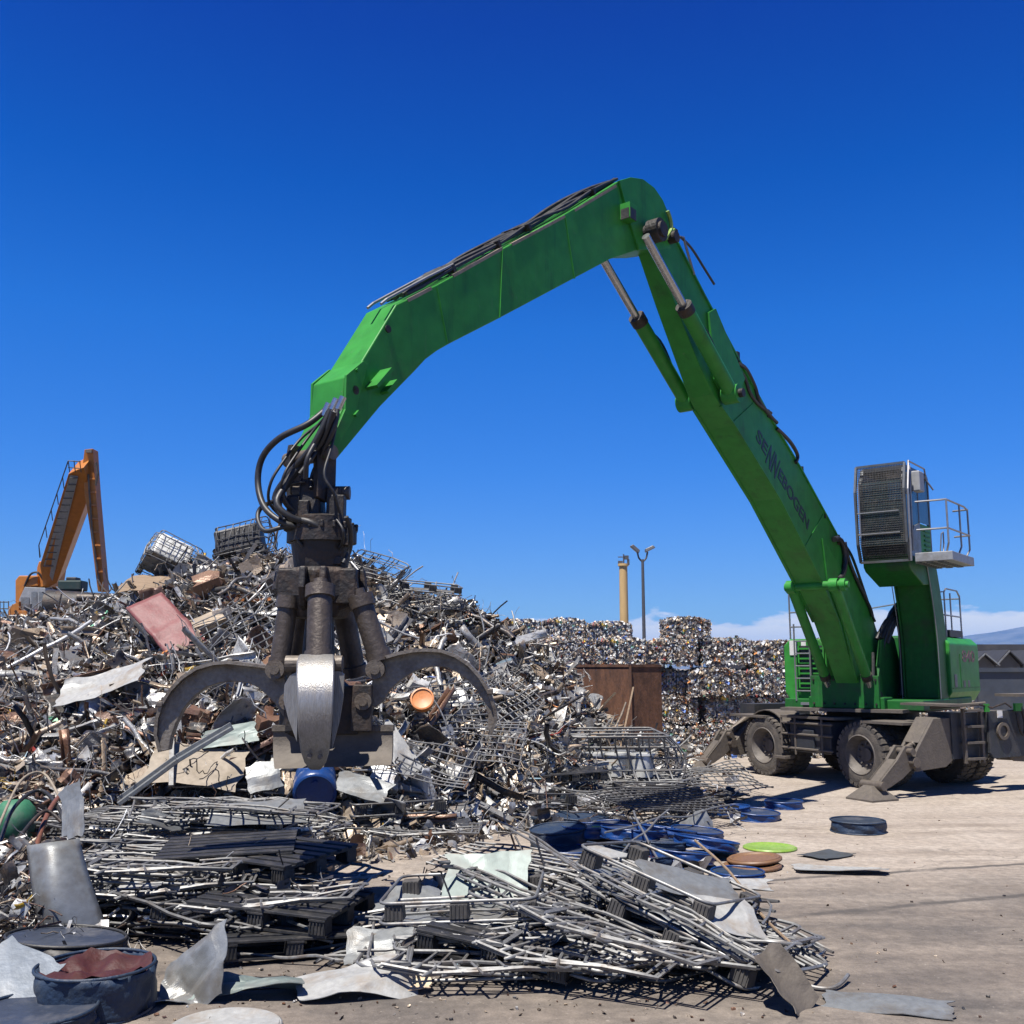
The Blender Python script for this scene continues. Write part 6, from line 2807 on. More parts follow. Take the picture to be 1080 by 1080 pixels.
# loose bare wire panels
def wire_panel(w_, h_, nx, ny, r, seed, bend=.15, m='galv'):
    b = MB()
    n = 10

    def f(x, y):
        nv = noise.noise_vector(V((x * 1.1, y * 1.1, seed * 2.7)))
        return V((x + nv.x * bend * .3, y + nv.y * bend * .3, nv.z * bend))
    for i in range(nx + 1):
        x = -w_ / 2 + w_ * i / nx
        b.tube([f(x, -h_ / 2 + h_ * k / n) for k in range(n + 1)], r, 5, False)
    for j in range(ny + 1):
        y = -h_ / 2 + h_ * j / ny
        b.tube([f(-w_ / 2 + w_ * k / n, y) + V((0, 0, r * 1.6)) for k in range(n + 1)], r, 5, False)
    rm = [f(-w_ / 2, -h_ / 2), f(w_ / 2, -h_ / 2), f(w_ / 2, h_ / 2), f(-w_ / 2, h_ / 2), f(-w_ / 2, -h_ / 2)]
    return b.build('wire_mesh', M[m], None, origin=(0, 0, 0), smooth=60)


def orient(o, p, nrm, spin=0, label=None, cat=None, group=None):
    """stand object o at p with local +Z along nrm"""
    q = V(nrm).normalized().to_track_quat('Z', 'Y')
    from mathutils import Quaternion
    o.rotation_mode = 'XYZ'
    o.rotation_euler = (q @ Quaternion((0, 0, 1), R(spin))).to_euler()
    o.location = p
    tag(o, label, cat, group)
    return o


GP = 'loose wire panels'
orient(wire_panel(1.75, 1.35, 9, 8, .011, 3, .14), hit(272, 672) + V((0, -.45, .2)), (-.25, -.8, .55), 38, 'large galvanised wire panel leaning on the heap left of the grab cylinders', 'wire mesh', GP)
orient(wire_panel(1.3, .9, 10, 7, .010, 4, .1), hit(478, 762) + V((0, -.35, .25)), (.1, -.7, .7), 8, 'wire panel on the heap inside the right claw of the grab', 'wire mesh', GP)
orient(wire_panel(1.5, 1.0, 12, 8, .010, 5, .2), hit(500, 792) + V((0, -.3, .2)), (.05, -.6, .8), -14, 'wire panel under the tip of the right claw', 'wire mesh', GP)
orient(wire_panel(1.5, .9, 12, 7, .010, 6, .25), hit(440, 812) + V((0, -.3, .15)), (.1, -.6, .8), -20, 'wire panel lying low beneath the grab, right of the blue drum', 'wire mesh', GP)
orient(wire_panel(1.2, 1.0, 9, 8, .010, 7, .2), hit(530, 745) + V((0, -.3, .15)), (.3, -.6, .6), 30, 'wire panel at the foot of the heap right of the claw tip', 'wire mesh', GP)
orient(wire_panel(1.7, 1.2, 11, 8, .011, 8, .16), G(752, 838) + V((0, 0, .30)), (.12, -.22, 1), -8, 'flat wire panel at the right end of the far pile, before the outrigger', 'wire mesh', GP)
orient(wire_panel(1.8, 1.2, 16, 10, .011, 9, .10, 'galv_dark'), G(700, 872) + V((0, 0, .34)), (.10, -.12, 1), -10, 'dense dark wire panel overhanging the blue fabric bins', 'wire mesh', GP)
orient(wire_panel(2.0, 1.0, 16, 8, .012, 10, .08), G(560, 925) + V((0, 0, .12)), (-.02, -.10, 1), -18, 'long wire panel stretched along the back of the front pile', 'wire mesh', GP)
orient(wire_panel(.9, .40, 6, 2, .012, 12, .05), G(370, 1000) + V((0, 0, .12)), (-.2, -.3, 1), 35, 'narrow ladder like wire panel at the left foot of the front pile', 'wire mesh', GP)

# cages still standing
r = make_cage(201, .85, (.12, 0), .06, False, True, 6, 'galv', 'plastic_black', H=.9)
b = MB()
b.box((0, 0, .60), (1.0, .82, .74))
b.build('white_tank', M['white_plastic'], r, bevel=.09)
p = hit(172, 604)
put(r, P(170, 604, 20.3) + V((0, 0, .0)), -30, 24, 25, 'tipped wire cage with white plastic tank inside, left end of the heap crest', 'standing wire cages', s=.74)
r = make_cage(202, .75, (.15, 0), .06, False, True, 6, 'galv_dark', 'plastic_black', H=.9)
b = MB()
b.box((0, 0, .50), (1.05, .86, .60))
b.build('black_tank', M['plastic_black'], r, bevel=.06)
put(r, P(258, 594, 20.2), -12, -14, 5, 'dark wire cage round a black tank lying on top of the heap crest', 'standing wire cages', s=.84)
r = make_cage(203, .6, (.3, .1), .10, False, False, 6, 'galv_dark', 'plastic_black')
put(r, P(378, 622, 19.6), 30, 20, -10, 'dark mangled cage on the heap crest just right of the grab head', 'standing wire cages', s=.8)
r = make_cage(204, .25, (.3, .1), .12, True, False, 6, 'galv', 'plastic_black')
put(r, P(452, 640, 19.8), 8, 4, 10, 'crushed cage with two black feet standing out on the right of the crest', 'standing wire cages', s=.95)
r = make_cage(205, .55, (-.1, 0), .03, False, True, 6, 'galv', 'plastic_black', H=1.0)
g_ = G(655, 838)
put(r, g_ + V((0, .2, .02)), 3, 0, 8, 'half height wire cage full of white buckets before the rusty box', 'standing wire cages', s=1.45)
random.seed(8)
for k, (dx, dy, lab, m_) in enumerate([(-.50, -.25, 'white bucket at the left end inside the half height cage', 'white_plastic'), (.38, -.32, 'big white bucket with rim at the right front inside the half height cage', 'white_plastic'),
                                       (-.08, -.2, 'white bucket in the middle of the half height cage', 'white_plastic'), (.1, .3, 'pale grey bucket at the back inside the half height cage', 'grey_panel')]):
    bk_ = empty('bucket', g_ + V((dx, .2 + dy, .32)), lab, 'bucket', 'buckets in the wire cage', rz=random.random())
    b = MB()
    b.lathe([(0, 0), (.17, 0), (.21, .40), (.20, .40), (.16, .02), (0, .02)], bk_.location, n=24)
    b.build('tub', M[m_], bk_, smooth=40)
    b = MB()
    b.lathe([(.205, .36), (.225, .37), (.225, .41), (.205, .41)], bk_.location, n=24)
    b.build('rim', M[m_], bk_, smooth=40)

# ================================================================ plastic pallets
def pallet(loc, rz, rx, ry, label, s=1.0):
    r = empty('plastic_pallet', (0, 0, 0))
    b = MB()
    for k in range(7):
        b.box((0, -.47 + .157 * k, .145), (1.2, .10, .022))
    for x in (-.52, 0, .52):
        b.box((x, 0, .124), (.14, 1.04, .02))
    b.build('deck', M['plastic_black'], r, bevel=.004)
    for x in (-.52, 0, .52):
        for y in (-.44, 0, .44):
            b = MB()
            block_mesh(b, (x, y, .065), .14, .14, .095)
            b.build('foot_block', M['plastic_black'], r)
    b = MB()
    for y in (-.44, 0, .44):
        b.box((0, y, .008), (1.2, .12, .018))
    b.build('runner', M['plastic_black'], r)
    r.location = loc
    r.rotation_euler = (R(rx), R(ry), R(rz))
    r.scale = (s, s, s)
    tag(r, label, 'pallet', 'black plastic pallets')


pallet(G(285, 962) + V((0, -.05, .42)), -28, 2, 1, 'black plastic pallet sticking out of the left stack towards the sandy gap')
pallet(G(300, 990) + V((0, -.05, .20)), -14, 0, 3, 'black plastic pallet lower in the left stack, above the bent foil')
pallet(G(240, 960) + V((0, .0, .44)), 10, 1, -2, 'black plastic pallet in the middle of the left stack, half covered by tubes')
pallet(G(300, 1000) + V((0, .05, .03)), 20, 0, 2, 'lowest black plastic pallet at the right foot of the left stack', .95)
pallet(G(545, 1018) + V((0, .05, .10)), -24, 0, 5, 'black plastic pallet caught inside the middle of the front pile')
pallet(G(600, 850) + V((0, 0, .42)), 12, 0, -3, 'black plastic pallet on the far pile left of the bucket cage', .9)

# ================================================================ fabric bins, lids and discs
def fabric_bin(px, py, wpx, hpx, body, top, label, tilt=(0, 0), z=0, name='fabric_bin', cat='fabric bin', grp_='round blue fabric bins', sagg=.05, open_=None, patch=None):
    c = G(px, py)
    dist = (c - V((0, 0, CAMH))).length
    r_ = wpx / 2 / FOC * dist
    h = hpx / FOC * dist * (.62 if 500 < px < 850 else 1)
    rt = empty(name, c + V((0, 0, z)), label, cat, grp_)
    o = rt.location
    sd = px * .37
    b = MB()
    n = 40
    m_ = 6

    def fn(u, v):
        a = 2 * PI * u
        f = 1 + (.12 if px < 110 else .055) * noise.noise(V((math.cos(a) * 3, math.sin(a) * 3, sd + v * 3))) + .06 * math.sin(v * PI) * math.sin(a * 5 + sd + v * 2)
        return V((o.x + r_ * f * math.cos(a), o.y + r_ * f * math.sin(a), o.z + h * v * (1 + .12 * noise.noise(V((math.cos(a), math.sin(a), sd))))))
    b.grid(fn, n, m_)
    b.build('side_cloth', M[body], rt, smooth=60, solid=.006)
    for zz in (.0, h * 1.0):
        b = MB()
        pts = [V((o.x + (r_ * 1.015) * math.cos(2 * PI * k / n), o.y + (r_ * 1.015) * math.sin(2 * PI * k / n), o.z + zz + .008)) for k in range(n + 1)]
        b.tube(pts, .011, 6, False)
        b.build('hoop', M[body], rt, smooth=60)
    b = MB()
    if open_:
        def f2(u, v):
            a = 2 * PI * u
            rad = r_ * (.96 - .96 * v)
            return V((o.x + rad * math.cos(a), o.y + rad * math.sin(a), o.z + h * (.98 - .25 * v) + .07 * noise.noise(V((math.cos(a) * rad * 8, math.sin(a) * rad * 8, sd + rad * 9)))))
        b.grid(f2, n, 7)
        b.build('lining', M[open_], rt, smooth=60)
    else:
        b.lathe([(0, h * .9 + .0), (r_ * .6, h * .93), (r_ * .95, h * 1.0), (r_ * .99, h * 1.0)], o, n=n, wob=0)
        b.build('top_cloth', M[top], rt, smooth=60)
    if patch:
        b = MB()
        b.box(o + V((r_ * .3, -r_ * .4, h * .97 + .02)), (r_ * .5, r_ * .22, .008))
        b.build('patch', M[patch], rt)
    rt.rotation_euler = (R(tilt[0]), R(tilt[1]), 0)
    return rt


M['yellow'] = mat('yellow_tag', (.65, .62, .05), .5)
fb_list = [(905, 877, 50, 10, 'navy', 'disc_grey', 'flat dark teal fabric bin alone on the yard before the outrigger', (0, 0), 0, None, 'round fabric bins'),
           (827, 852, 36, 10, 'blue', 'disc_grey', 'bright blue flat bin on open ground nearest the green machine', (0, 0), 0, None, None),
           (797, 864, 46, 11, 'blue', 'disc_grey', 'blue flat bin half under the far wire panel, left of a smaller blue one', (2, 3), 0, None, None),
           (773, 862, 34, 12, 'blue', 'blue', 'small crumpled blue bin tucked under the far wire panel', (0, -4), .03, None, None),
           (600, 902, 52, 9, 'blue', 'disc_grey', 'leftmost blue round bin beside the sandy gap', (0, 0), 0, None, None),
           (590, 893, 56, 26, 'navy', 'navy', 'dark navy collapsed bin behind the leftmost blue bin', (3, -4), .02, None, None),
           (622, 890, 54, 14, 'blue', 'disc_grey', 'blue round bin with yellow patch on its grey top', (-2, 0), .10, 'yellow', None),
           (668, 896, 64, 16, 'blue', 'disc_grey', 'blue bin with broad dark oval top in the middle of the blue group', (-4, 4), .12, None, None),
           (700, 890, 62, 14, 'blue', 'blue', 'tilted all blue bin right of the dark oval top', (-6, 8), .08, None, None),
           (745, 903, 62, 12, 'blue', 'blue', 'large blue bin with shiny lid behind the brown discs', (-5, 8), .10, None, None),
           (718, 914, 62, 14, 'blue', 'disc_grey', 'blue bin with dark scuffed lid left of the brown discs', (-6, 6), .06, None, None),
           (778, 923, 50, 5, 'blue', 'navy', 'flat blue disc in front of the brown discs', (0, 0), 0, None, None),
           (672, 918, 70, 12, 'navy', 'disc_grey', 'black open bin with dark red lining among the blue bins', (-8, -3), .04, 'open', None),
           (642, 906, 46, 16, 'navy', 'disc_grey', 'black bin with lime mark between the blue bins', (-10, 10), .02, 'yellow', None),
           (565, 866, 48, 18, 'navy', 'disc_grey', 'dark teal sagging bin left of the sandy gap top', (0, 0), 0, None, None),
           (610, 872, 60, 16, 'navy', 'navy', 'dark blue bin squashed under the far pile', (0, 3), .0, None, None)]
fb_list += [(580, 912, 44, 8, 'navy', 'disc_grey', 'navy lid half out on the sand left of all the blue bins', (0, 2), 0, None, None),
            (640, 882, 50, 10, 'blue', 'disc_grey', 'blue bin pressed under the dark collapsed one', (3, -4), .05, None, None),
            (690, 906, 60, 9, 'navy', 'disc_grey', 'dark round lid lying flat between the blue bins', (-5, 3), .13, None, None),
            (650, 926, 56, 9, 'blue', 'navy', 'blue lid sticking out before the black open bin', (-3, 0), .01, None, None),
            (735, 886, 50, 9, 'blue', 'disc_grey', 'blue lid in the shade of the dense wire panel', (0, 5), .05, None, None),
            (705, 926, 58, 8, 'blue', 'disc_grey', 'lowest dark topped lid in front of the blue group', (-3, 2), 0, None, None)]
for (px, py, w_, h_, bd, tpm, lab, tl, z, ex, g2) in fb_list:
    fabric_bin(px, py, w_, h_, bd, tpm, lab, tl, z, open_='red_fabric' if ex == 'open' else None, patch=ex if ex == 'yellow' else None)
# open drum-like bin with red lining, bottom left, and dark lids round it
fabric_bin(98, 1066, 100, 38, 'navy', 'navy', 'big dark blue fabric bin with crumpled dark red lining, bottom left', (0, 0), 0, open_='red_fabric')
fabric_bin(66, 1030, 100, 16, 'plastic_black', 'disc_grey', 'wide black bin lid lying behind the red lined bin', (-4, 4), .14)
fabric_bin(36, 1092, 100, 14, 'navy', 'disc_grey', 'dark bin lid cut by the bottom left corner of the photo', (0, 0), .05)
fabric_bin(428, 852, 42, 14, 'navy', 'navy', 'small bin with red rim lying below the wire panels under the grab', (-4, 6), .10, open_='red_fabric')


def disc(px, py, wpx, th, m, name, label, cat, z=0, tilt=(0, 0), rim=True, squash=1.0):
    c = G(px, py)
    dist = (c - V((0, 0, CAMH))).length
    r_ = wpx / 2 / FOC * dist
    rt = empty(name, c + V((0, 0, z)), label, cat)
    o = rt.location
    b = MB()
    b.lathe([(0, th * .6), (r_ * .8, th * .6), (r_ * .88, th), (r_ * .97, th), (r_, th * .5), (r_ * .98, 0), (0, 0)], o, n=44)
    b.build('plate', M[m], rt, smooth=30)
    if rim:
        b = MB()
        b.tube([V((o.x + r_ * math.cos(2 * PI * k / 40), o.y + r_ * math.sin(2 * PI * k / 40), o.z + th * .4)) for k in range(41)], th * .45, 6, False)
        b.build('rim', M[m], rt, smooth=60)
    rt.rotation_euler = (R(tilt[0]), R(tilt[1]), 0)


disc(812, 895, 50, .03, 'lime', 'lime_disc', 'flat bright lime green disc on the dusty ground', 'disc', tilt=(0, 0))
disc(793, 915, 54, .045, 'brown', 'brown_disc', 'lower of the two brown discs stacked beside the blue bins', 'disc', tilt=(0, -2))
disc(796, 913, 50, .045, 'brown', 'brown_disc', 'upper of the two brown discs stacked beside the blue bins', 'disc', z=.055, tilt=(0, -4))
disc(237, 1086, 100, .03, 'sheet_white', 'white_disc', 'white round disc cut by the bottom edge of the photo', 'disc')
# small orange cap on the heap, blue drum under the grab, green ball left
p = hit(449, 753)
cp = empty('orange_disc', p + V((0, -.6, .22)), 'round orange cap standing on edge in the heap behind the right claw', 'disc')
b = MB()
axx = (V((1, 0, 0)), V((0, .45, .9)), V((0, -.9, .45)))
b.lathe([(0, .0), (.14, 0), (.165, .02), (.165, .06), (.14, .05), (.0, .04)], cp.location, axx, n=28)
b.build('face', M['orange_disc'], cp, smooth=40)
b = MB()
b.lathe([(.165, -.05), (.172, .065), (.15, .07)], cp.location, axx, n=28)
b.build('rim', M['orange_disc'], cp, smooth=40)
p = hit(337, 850)
dr = empty('blue_drum', p + V((0, -.35, .20)), 'bright blue plastic drum end facing out of the scrap below the grab', 'drum')
axx = (V((.98, .17, 0)), V((.05, -.35, .93)), V((.17, -.92, -.34)).normalized())
b = MB()
b.lathe([(.27, -.5), (.285, -.25), (.27, -.22), (.285, -.18), (.285, -.02), (.27, 0)], dr.location, axx, n=32)
b.build('shell', M['blue'], dr, smooth=40)
b = MB()
b.lathe([(.27, 0), (.25, .015), (.24, -.02), (0, -.015)], dr.location, axx, n=32)
b.cyl(dr.location + axx[1] * .14, dr.location + axx[1] * .14 + axx[2] * .02, .04)
b.build('head', M['blue'], dr, smooth=40)
p = G(12, 912)
gb = MB()
gb.lathe([(.0, .30), (.12, .285), (.21, .2), (.235, .08), (.22, -.08), (.15, -.2), (0, -.23)], (0, 0, 0), n=24, wob=.03)
M['green_cloth'] = mat('green_bag', (.03, .16, .08), .6, 0, dirt=(.15, .2, .16), amt=.4, scale=6)
o = gb.build('green_bundle', M['green_cloth'], None, origin=(0, 0, 0), smooth=60)
o.location = p + V((0, 0, .42))
tag(o, 'round dusty green bundle at the left edge behind the hoses', 'bundle')

# ================================================================ sheets one can pick out
def big_sheet(name, loc, w_, h_, amp, nrm, spin, m, label, fold=.3, seed=1, nn=14, cat='metal sheet', crease=0, rib=0, grp_=None, sag=0):
    b = MB()
    nn = int(nn * 1.6)
    cf = creases(seed * 13 + 1, 14 if amp > .12 else 9)
    mid_ = cf(.5, .5)

    def fn(u, v):
        x, y = (u - .5) * w_, (v - .5) * h_
        z = amp * 1.25 * (cf(u, v) - mid_) + amp * .03 * noise.noise(V((u * 7, v * 7, seed)))
        if rib:
            z += rib * math.cos(u * 2 * PI * 8)
        z += sag * (u - .5) ** 2
        x += .13 * w_ * noise.noise(V((u * 2, v * 4, seed + 8.3))) * (abs(v - .5) * 2 + .15)
        y += .13 * h_ * noise.noise(V((u * 4, v * 2, seed + 18.3))) * (abs(u - .5) * 2 + .15)
        return V((x, y, z))
    b.grid(fn, nn, nn)
    o = b.build(name, M[m], None, origin=(0, 0, 0), solid=.005)
    orient(o, loc, nrm, spin, label, cat, grp_)
    return o


# red panel, white crumple
p = hit(185, 676)
b = MB()


def rp(u, v):
    x, y = (u - .5) * .66, (v - .5) * 1.55
    return V((x, y, .03 * noise.noise(V((u * 3, v * 3, 2))) + (.05 if abs(v - .42) < .05 else 0) * (1 - abs(v - .42) / .05)))


b.grid(rp, 10, 20)
o = b.build('red_panel', M['sheet_red'], None, origin=(0, 0, 0), smooth=30, solid=.05)
orient(o, p + V((0, -.5, .25)), (.10, -.72, .70), 38, 'dented faded red metal panel lying on the upper heap left of the grab', 'panel')
big_sheet('crumpled_foil', hit(120, 736) + V((0, -.5, .2)), 1.3, .75, .22, (-.1, -.55, .8), 18, 'sheet_white', 'big crumpled white sheet on the heap left of the left claw', .3, 5, 18)
big_sheet('tan_board', hit(215, 812) + V((0, -.35, .1)), 1.2, .7, .04, (.1, -.6, .75), -8, 'sheet_tan', 'tan board at the heap foot under the tip of the left claw', .1, 6, 8, 'board')
big_sheet('teal_sheet', hit(248, 782) + V((0, -.3, .1)), .7, .4, .08, (-.1, -.6, .75), 20, 'sheet_teal', 'faded teal sheet in the heap between claw tip and front tine', .3, 7, 8)
big_sheet('wood_panel', hit(160, 624) + V((0, -.4, .15)), .95, .55, .08, (0, -.6, .8), -12, 'wood', 'brown battered board just under the caged white tank', .2, 8, 8, 'board')
big_sheet('white_strip', hit(422, 800) + V((0, -.35, .15)), .35, .8, .12, (.3, -.8, .5), 28, 'sheet_white', 'bent white sheet strip rising right of the grab lip', .4, 9, 10)
big_sheet('grey_duct', hit(385, 835) + V((0, -.3, .1)), .7, .4, .05, (.1, -.5, .85), -25, 'sheet', 'dull grey flap right of the blue drum', .3, 10, 8)
big_sheet('zinc_flap', hit(285, 826) + V((0, -.4, .15)), .42, .42, .05, (.2, -.8, .55), 12, 'sheet', 'folded blue grey zinc piece left of the blue drum', .7, 11, 8)
big_sheet('pallet_deck', G(495, 852) + V((0, 0, .38)), .85, .62, .02, (-.1, -.35, .92), -8, 'sheet', 'ribbed grey pallet deck lying on the pile right of the red rimmed bin', .0, 12, 24, 'metal sheet', rib=.003)
big_sheet('zinc_plate', G(512, 985) + V((0, -.05, .44)), .74, .52, .05, (-.25, -.72, .62), 6, 'sheet_teal', 'tattered zinc plate standing up on the front pile behind the black feet', .1, 13, 20)
big_sheet('zinc_pan', G(270, 925) + V((0, 0, .66)), 1.0, .62, .04, (.02, -.25, 1), 6, 'sheet', 'large dull zinc pan lying among tubes on top of the left stack', .1, 61, 18)
big_sheet('zinc_flap', G(170, 930) + V((0, 0, .60)), .5, .25, .08, (.1, -.5, .8), -16, 'sheet_dark', 'dark bent sheet strip between tubes in the left stack', .3, 62, 12)
big_sheet('zinc_plate', G(430, 985) + V((0, -.05, .30)), .55, .35, .05, (0, -.3, 1), 8, 'sheet', 'dented zinc plate under the black feet of the front pile', .2, 63, 14)
big_sheet('zinc_plate', G(655, 965) + V((0, 0, .50)), .6, .22, .06, (.2, -.35, .9), -35, 'sheet_white', 'pale sheet strip lying lengthways on the back of the front pile', .2, 64, 14)
big_sheet('zinc_pan', G(765, 1015) + V((0, -.05, .34)), .55, .42, .06, (.40, -.30, .85), -38, 'sheet_white', 'torn pale sheet inside the right end of the front pile', .3, 65, 14)
big_sheet('zinc_plate', G(395, 878) + V((0, 0, .42)), .6, .3, .08, (0, -.4, .9), 12, 'sheet', 'bent zinc plate on the middle pile below the blue drum', .3, 66, 14)
# long angled beam over the left stack
b = MB()
p0, p1 = G(118, 905) + V((0, .1, .60)), hit(262, 792) + V((0, -.9, .35))
mid = (p0 + p1) / 2 + V((0, 0, .05))
for q0, q1 in ((p0, mid), (mid, p1)):
    b.bar(q0, q1, .07, .05)
    b.bar(q0 + V((0, .03, .03)), q1 + V((0, .03, .03)), .012, .11)
o = b.build('grey_beam', M['sheet'], None, origin=mid, bevel=.006)
tag(o, 'long pale grey channel sloping up across the back of the left stack', 'beam')
b = MB()
b.bar(hit(196, 832) + V((0, -.6, .1)), hit(203, 765) + V((0, -.9, .25)), .06, .04)
o = b.build('grey_post', M['galv'], None, origin=hit(200, 800), bevel=.005)
tag(o, 'short pale steel bar standing upright beside the tip of the left claw', 'bar')
b = MB()
b.tube([hit(648, 795) + V((0, -1, .1)), P(668, 725, 21.5)], .02, 6)
b.bar(hit(612, 790) + V((0, -.5, .2)), P(655, 765, 21.2), .14, .03)
o = b.build('thin_rod', M['wood'], None, origin=hit(648, 795))
tag(o, 'thin tan rod leaning against the rusty steel box', 'rod')

# bottom left: upright duct, blue-white sheet, foil, cream sheet
b = MB()


def duct(u, v):
    x = (u - .5) * .42 * (1.12 - .22 * v)
    z = v * 1.05
    yb = .16 * math.sin(u * PI) + .10 * math.sin(v * PI * .9) + .03 * noise.noise(V((u * 2, v * 2, 4)))
    return V((x - .20 * v, -yb + .12 * v, z))


b.grid(duct, 12, 14)
o = b.build('grey_duct', M['sheet'], None, origin=(0, 0, 0), smooth=60, solid=.006)
g0 = G(78, 1005)
o.location = g0 + V((.05, .0, .02))
o.rotation_euler = (R(-8), R(-6), R(12))
o.scale = (1.05, 1.1, .80)
tag(o, 'curved dark grey sheet duct standing upright left of the cage stacks', 'duct')
big_sheet('grey_flap', G(55, 960) + V((.05, .2, .85)), .25, .55, .06, (-.3, -.8, .3), 30, 'sheet', 'pointed pale flap rising above the curved duct', .3, 33, 8)
big_sheet('blue_white_sheet', G(2, 1078) + V((0, 0.1, .24)), .46, .46, .008, (.15, -.55, .82), -30, 'sheet_pale', 'smooth pale blue grey sheet at the left edge beside the lined bin', 0, 34, 8)
big_sheet('crumpled_foil', G(205, 1052) + V((0, 0, .13)), .50, .40, .26, (-.1, -.5, .9), 14, 'sheet', 'peaked crumpled grey foil right of the red lined bin', .5, 36, 22)
big_sheet('crumpled_foil', G(262, 1050) + V((0, 0, .07)), .72, .26, .20, (0, -.35, .95), 0, 'sheet_teal', 'low crumpled grey green foil between peaked foil and cream sheet', .2, 37, 20)
big_sheet('cream_sheet', G(375, 1048) + V((0, 0, .12)), .80, .42, .16, (.05, -.30, .9), 4, 'sheet_white', 'torn white coated sheet with rusty edge at the foot of the front pile', .3, 38, 20)
big_sheet('cream_sheet', G(432, 1046) + V((0, 0, .05)), .30, .16, .04, (0, -.4, .9), 12, 'sheet_cream', 'small cream torn strip at the right tip of the torn white sheet', .2, 39, 10)
big_sheet('zinc_plate', G(400, 1022) + V((0, 0, .16)), .50, .35, .06, (.1, -.5, .85), -10, 'sheet', 'bent zinc plate on the left foot of the front pile above the cream sheet', .3, 40, 14)
big_sheet('white_card', G(152, 985) + V((0, -.15, .42)), .34, .12, .0, (0, -.2, 1), 4, 'sheet_white', 'flat white card lying in the left stack', 0, 41, 4, 'card')
# right: sheets on the open concrete
big_sheet('zinc_sheet', G(936, 1063) + V((0, 0, .03)), .80, .30, .03, (-.02, -.04, 1), 8, 'sheet', 'dull grey steel sheet flat on the concrete, bottom right', .12, 50, 16, rib=.0)
big_sheet('zinc_sheet', G(873, 903) + V((0, 0, .015)), .60, .42, .012, (0, 0, 1), 38, 'sheet_dark', 'small dark square sheet flat on the dust right of the lime disc', .02, 51, 6)
big_sheet('white_sheet', G(887, 920) + V((0, 0, .025)), .98, .34, .03, (0, -.03, 1), -10, 'sheet_white', 'creased white sheet on open ground right of the brown discs', .05, 52, 14)
big_sheet('white_sheet', G(768, 935) + V((0, 0, .05)), .82, .36, .05, (0, -.08, 1), -8, 'sheet_white', 'creased white sheet between brown discs and front pile', .05, 53, 14)
big_sheet('curved_plate', G(824, 1062) + V((0, .0, .15)), .34, .42, .03, (.45, -.55, .55), 10, 'dusty', 'curved brownish plate leaning at the right end of the front pile', .5, 54, 12, sag=.35)
big_sheet('zinc_pan', G(728, 1000) + V((0, -.02, .50)), .80, .42, .03, (.30, -.25, .9), -38, 'sheet', 'pale zinc pan lying on the tipped pallets of the front pile', .1, 55, 18)
big_sheet('zinc_pan', G(738, 880) + V((0, 0, .14)), .5, .3, .05, (.4, -.6, .5), 20, 'sheet', 'small folded zinc pan under the dense wire panel right of the blue bins', .5, 56, 10)
big_sheet('black_rag', G(245, 1045) + V((0, .1, .03)), .8, .2, .03, (0, -.1, 1), 5, 'plastic_black', 'black rag strip on the ground behind the grey green foil', .1, 57, 10, 'rag')
b = MB()
b.tube(smoothpath([G(835, 1037) + V((0, 0, .10)), G(850, 1043) + V((0, 0, .03)), G(872, 1046) + V((0, 0, .02)), G(886, 1043) + V((0, 0, .03)), G(895, 1036) + V((0, 0, .05))], 4), .014, 7)
o = b.build('bent_tube', M['galv'], None, origin=G(865, 1043), smooth=50)
tag(o, 'short bent bright tube on the concrete beside the curved plate', 'tube')
b = MB()
b.tube(smoothpath([G(735, 960) + V((0, 0, .62)), G(770, 975) + V((0, 0, .45)), G(805, 1000) + V((0, 0, .25)), G(835, 1028) + V((0, 0, .22))], 4), .012, 7)
o = b.build('bent_tube', M['wood'], None, origin=G(780, 980), smooth=50)
tag(o, 'thin rusty rod arching along the right side of the front pile', 'rod')
# bright loose tubes on the piles
random.seed(91)
lt = [((520, 905, .45), (668, 1000, .42)), ((535, 925, .5), (690, 1020, .35)), ((560, 935, .5), (735, 1035, .25)), ((480, 985, .35), (640, 1000, .3)), ((455, 1022, .12), (640, 1030, .15)), ((470, 1030, .06), (660, 1045, .1)),
      ((110, 960, .35), (300, 1000, .3)), ((115, 945, .42), (330, 1010, .2)), ((130, 990, .25), (350, 1010, .12)), ((95, 880, .5), (330, 900, .5)), ((200, 850, .55), (350, 862, .45)),
      ((640, 912, .35), (770, 868, .25)), ((590, 860, .4), (700, 868, .3)), ((225, 1012, .05), (360, 1022, .05)), ((545, 845, .45), (640, 872, .3)), ((640, 935, .2), (705, 893, .45)), ((668, 890, .4), (692, 925, .2))]
wh_ = ['crossing the top of the front pile', 'sloping down the middle of the front pile', 'running down to the right end of the front pile', 'lying before the black feet of the front pile', 'along the near foot of the front pile', 'nearest the camera under the front pile',
       'across the left stack below the black pallet', 'on the left stack right of the duct', 'low along the left stack', 'along the back of the left stack', 'on the hindmost part of the left stack', 'leaning out of the blue bins to the right',
       'over the far pile behind the blue bins', 'on the ground before the left stack', 'on the far pile left of the blue bins', 'white and thin, standing out of the blue bins', 'short, crossing the white one in the blue bins']
for (a, c), w_ in zip(lt, wh_):
    b = MB()
    p, q = G(a[0], a[1]) + V((0, 0, a[2])), G(c[0], c[1]) + V((0, 0, c[2]))
    pts = [p.lerp(q, k / 5) + V((random.uniform(-.02, .02), random.uniform(-.02, .02), .05 * math.sin(k / 5 * PI) * random.uniform(-.6, 1))) for k in range(6)]
    b.tube(smoothpath(pts, 3), .0125, 7)
    o = b.build('loose_tube', M['galv'], None, origin=(p + q) / 2, smooth=50)
    tag(o, 'loose bright tube ' + w_, 'tube', 'loose tubes on the stacks')
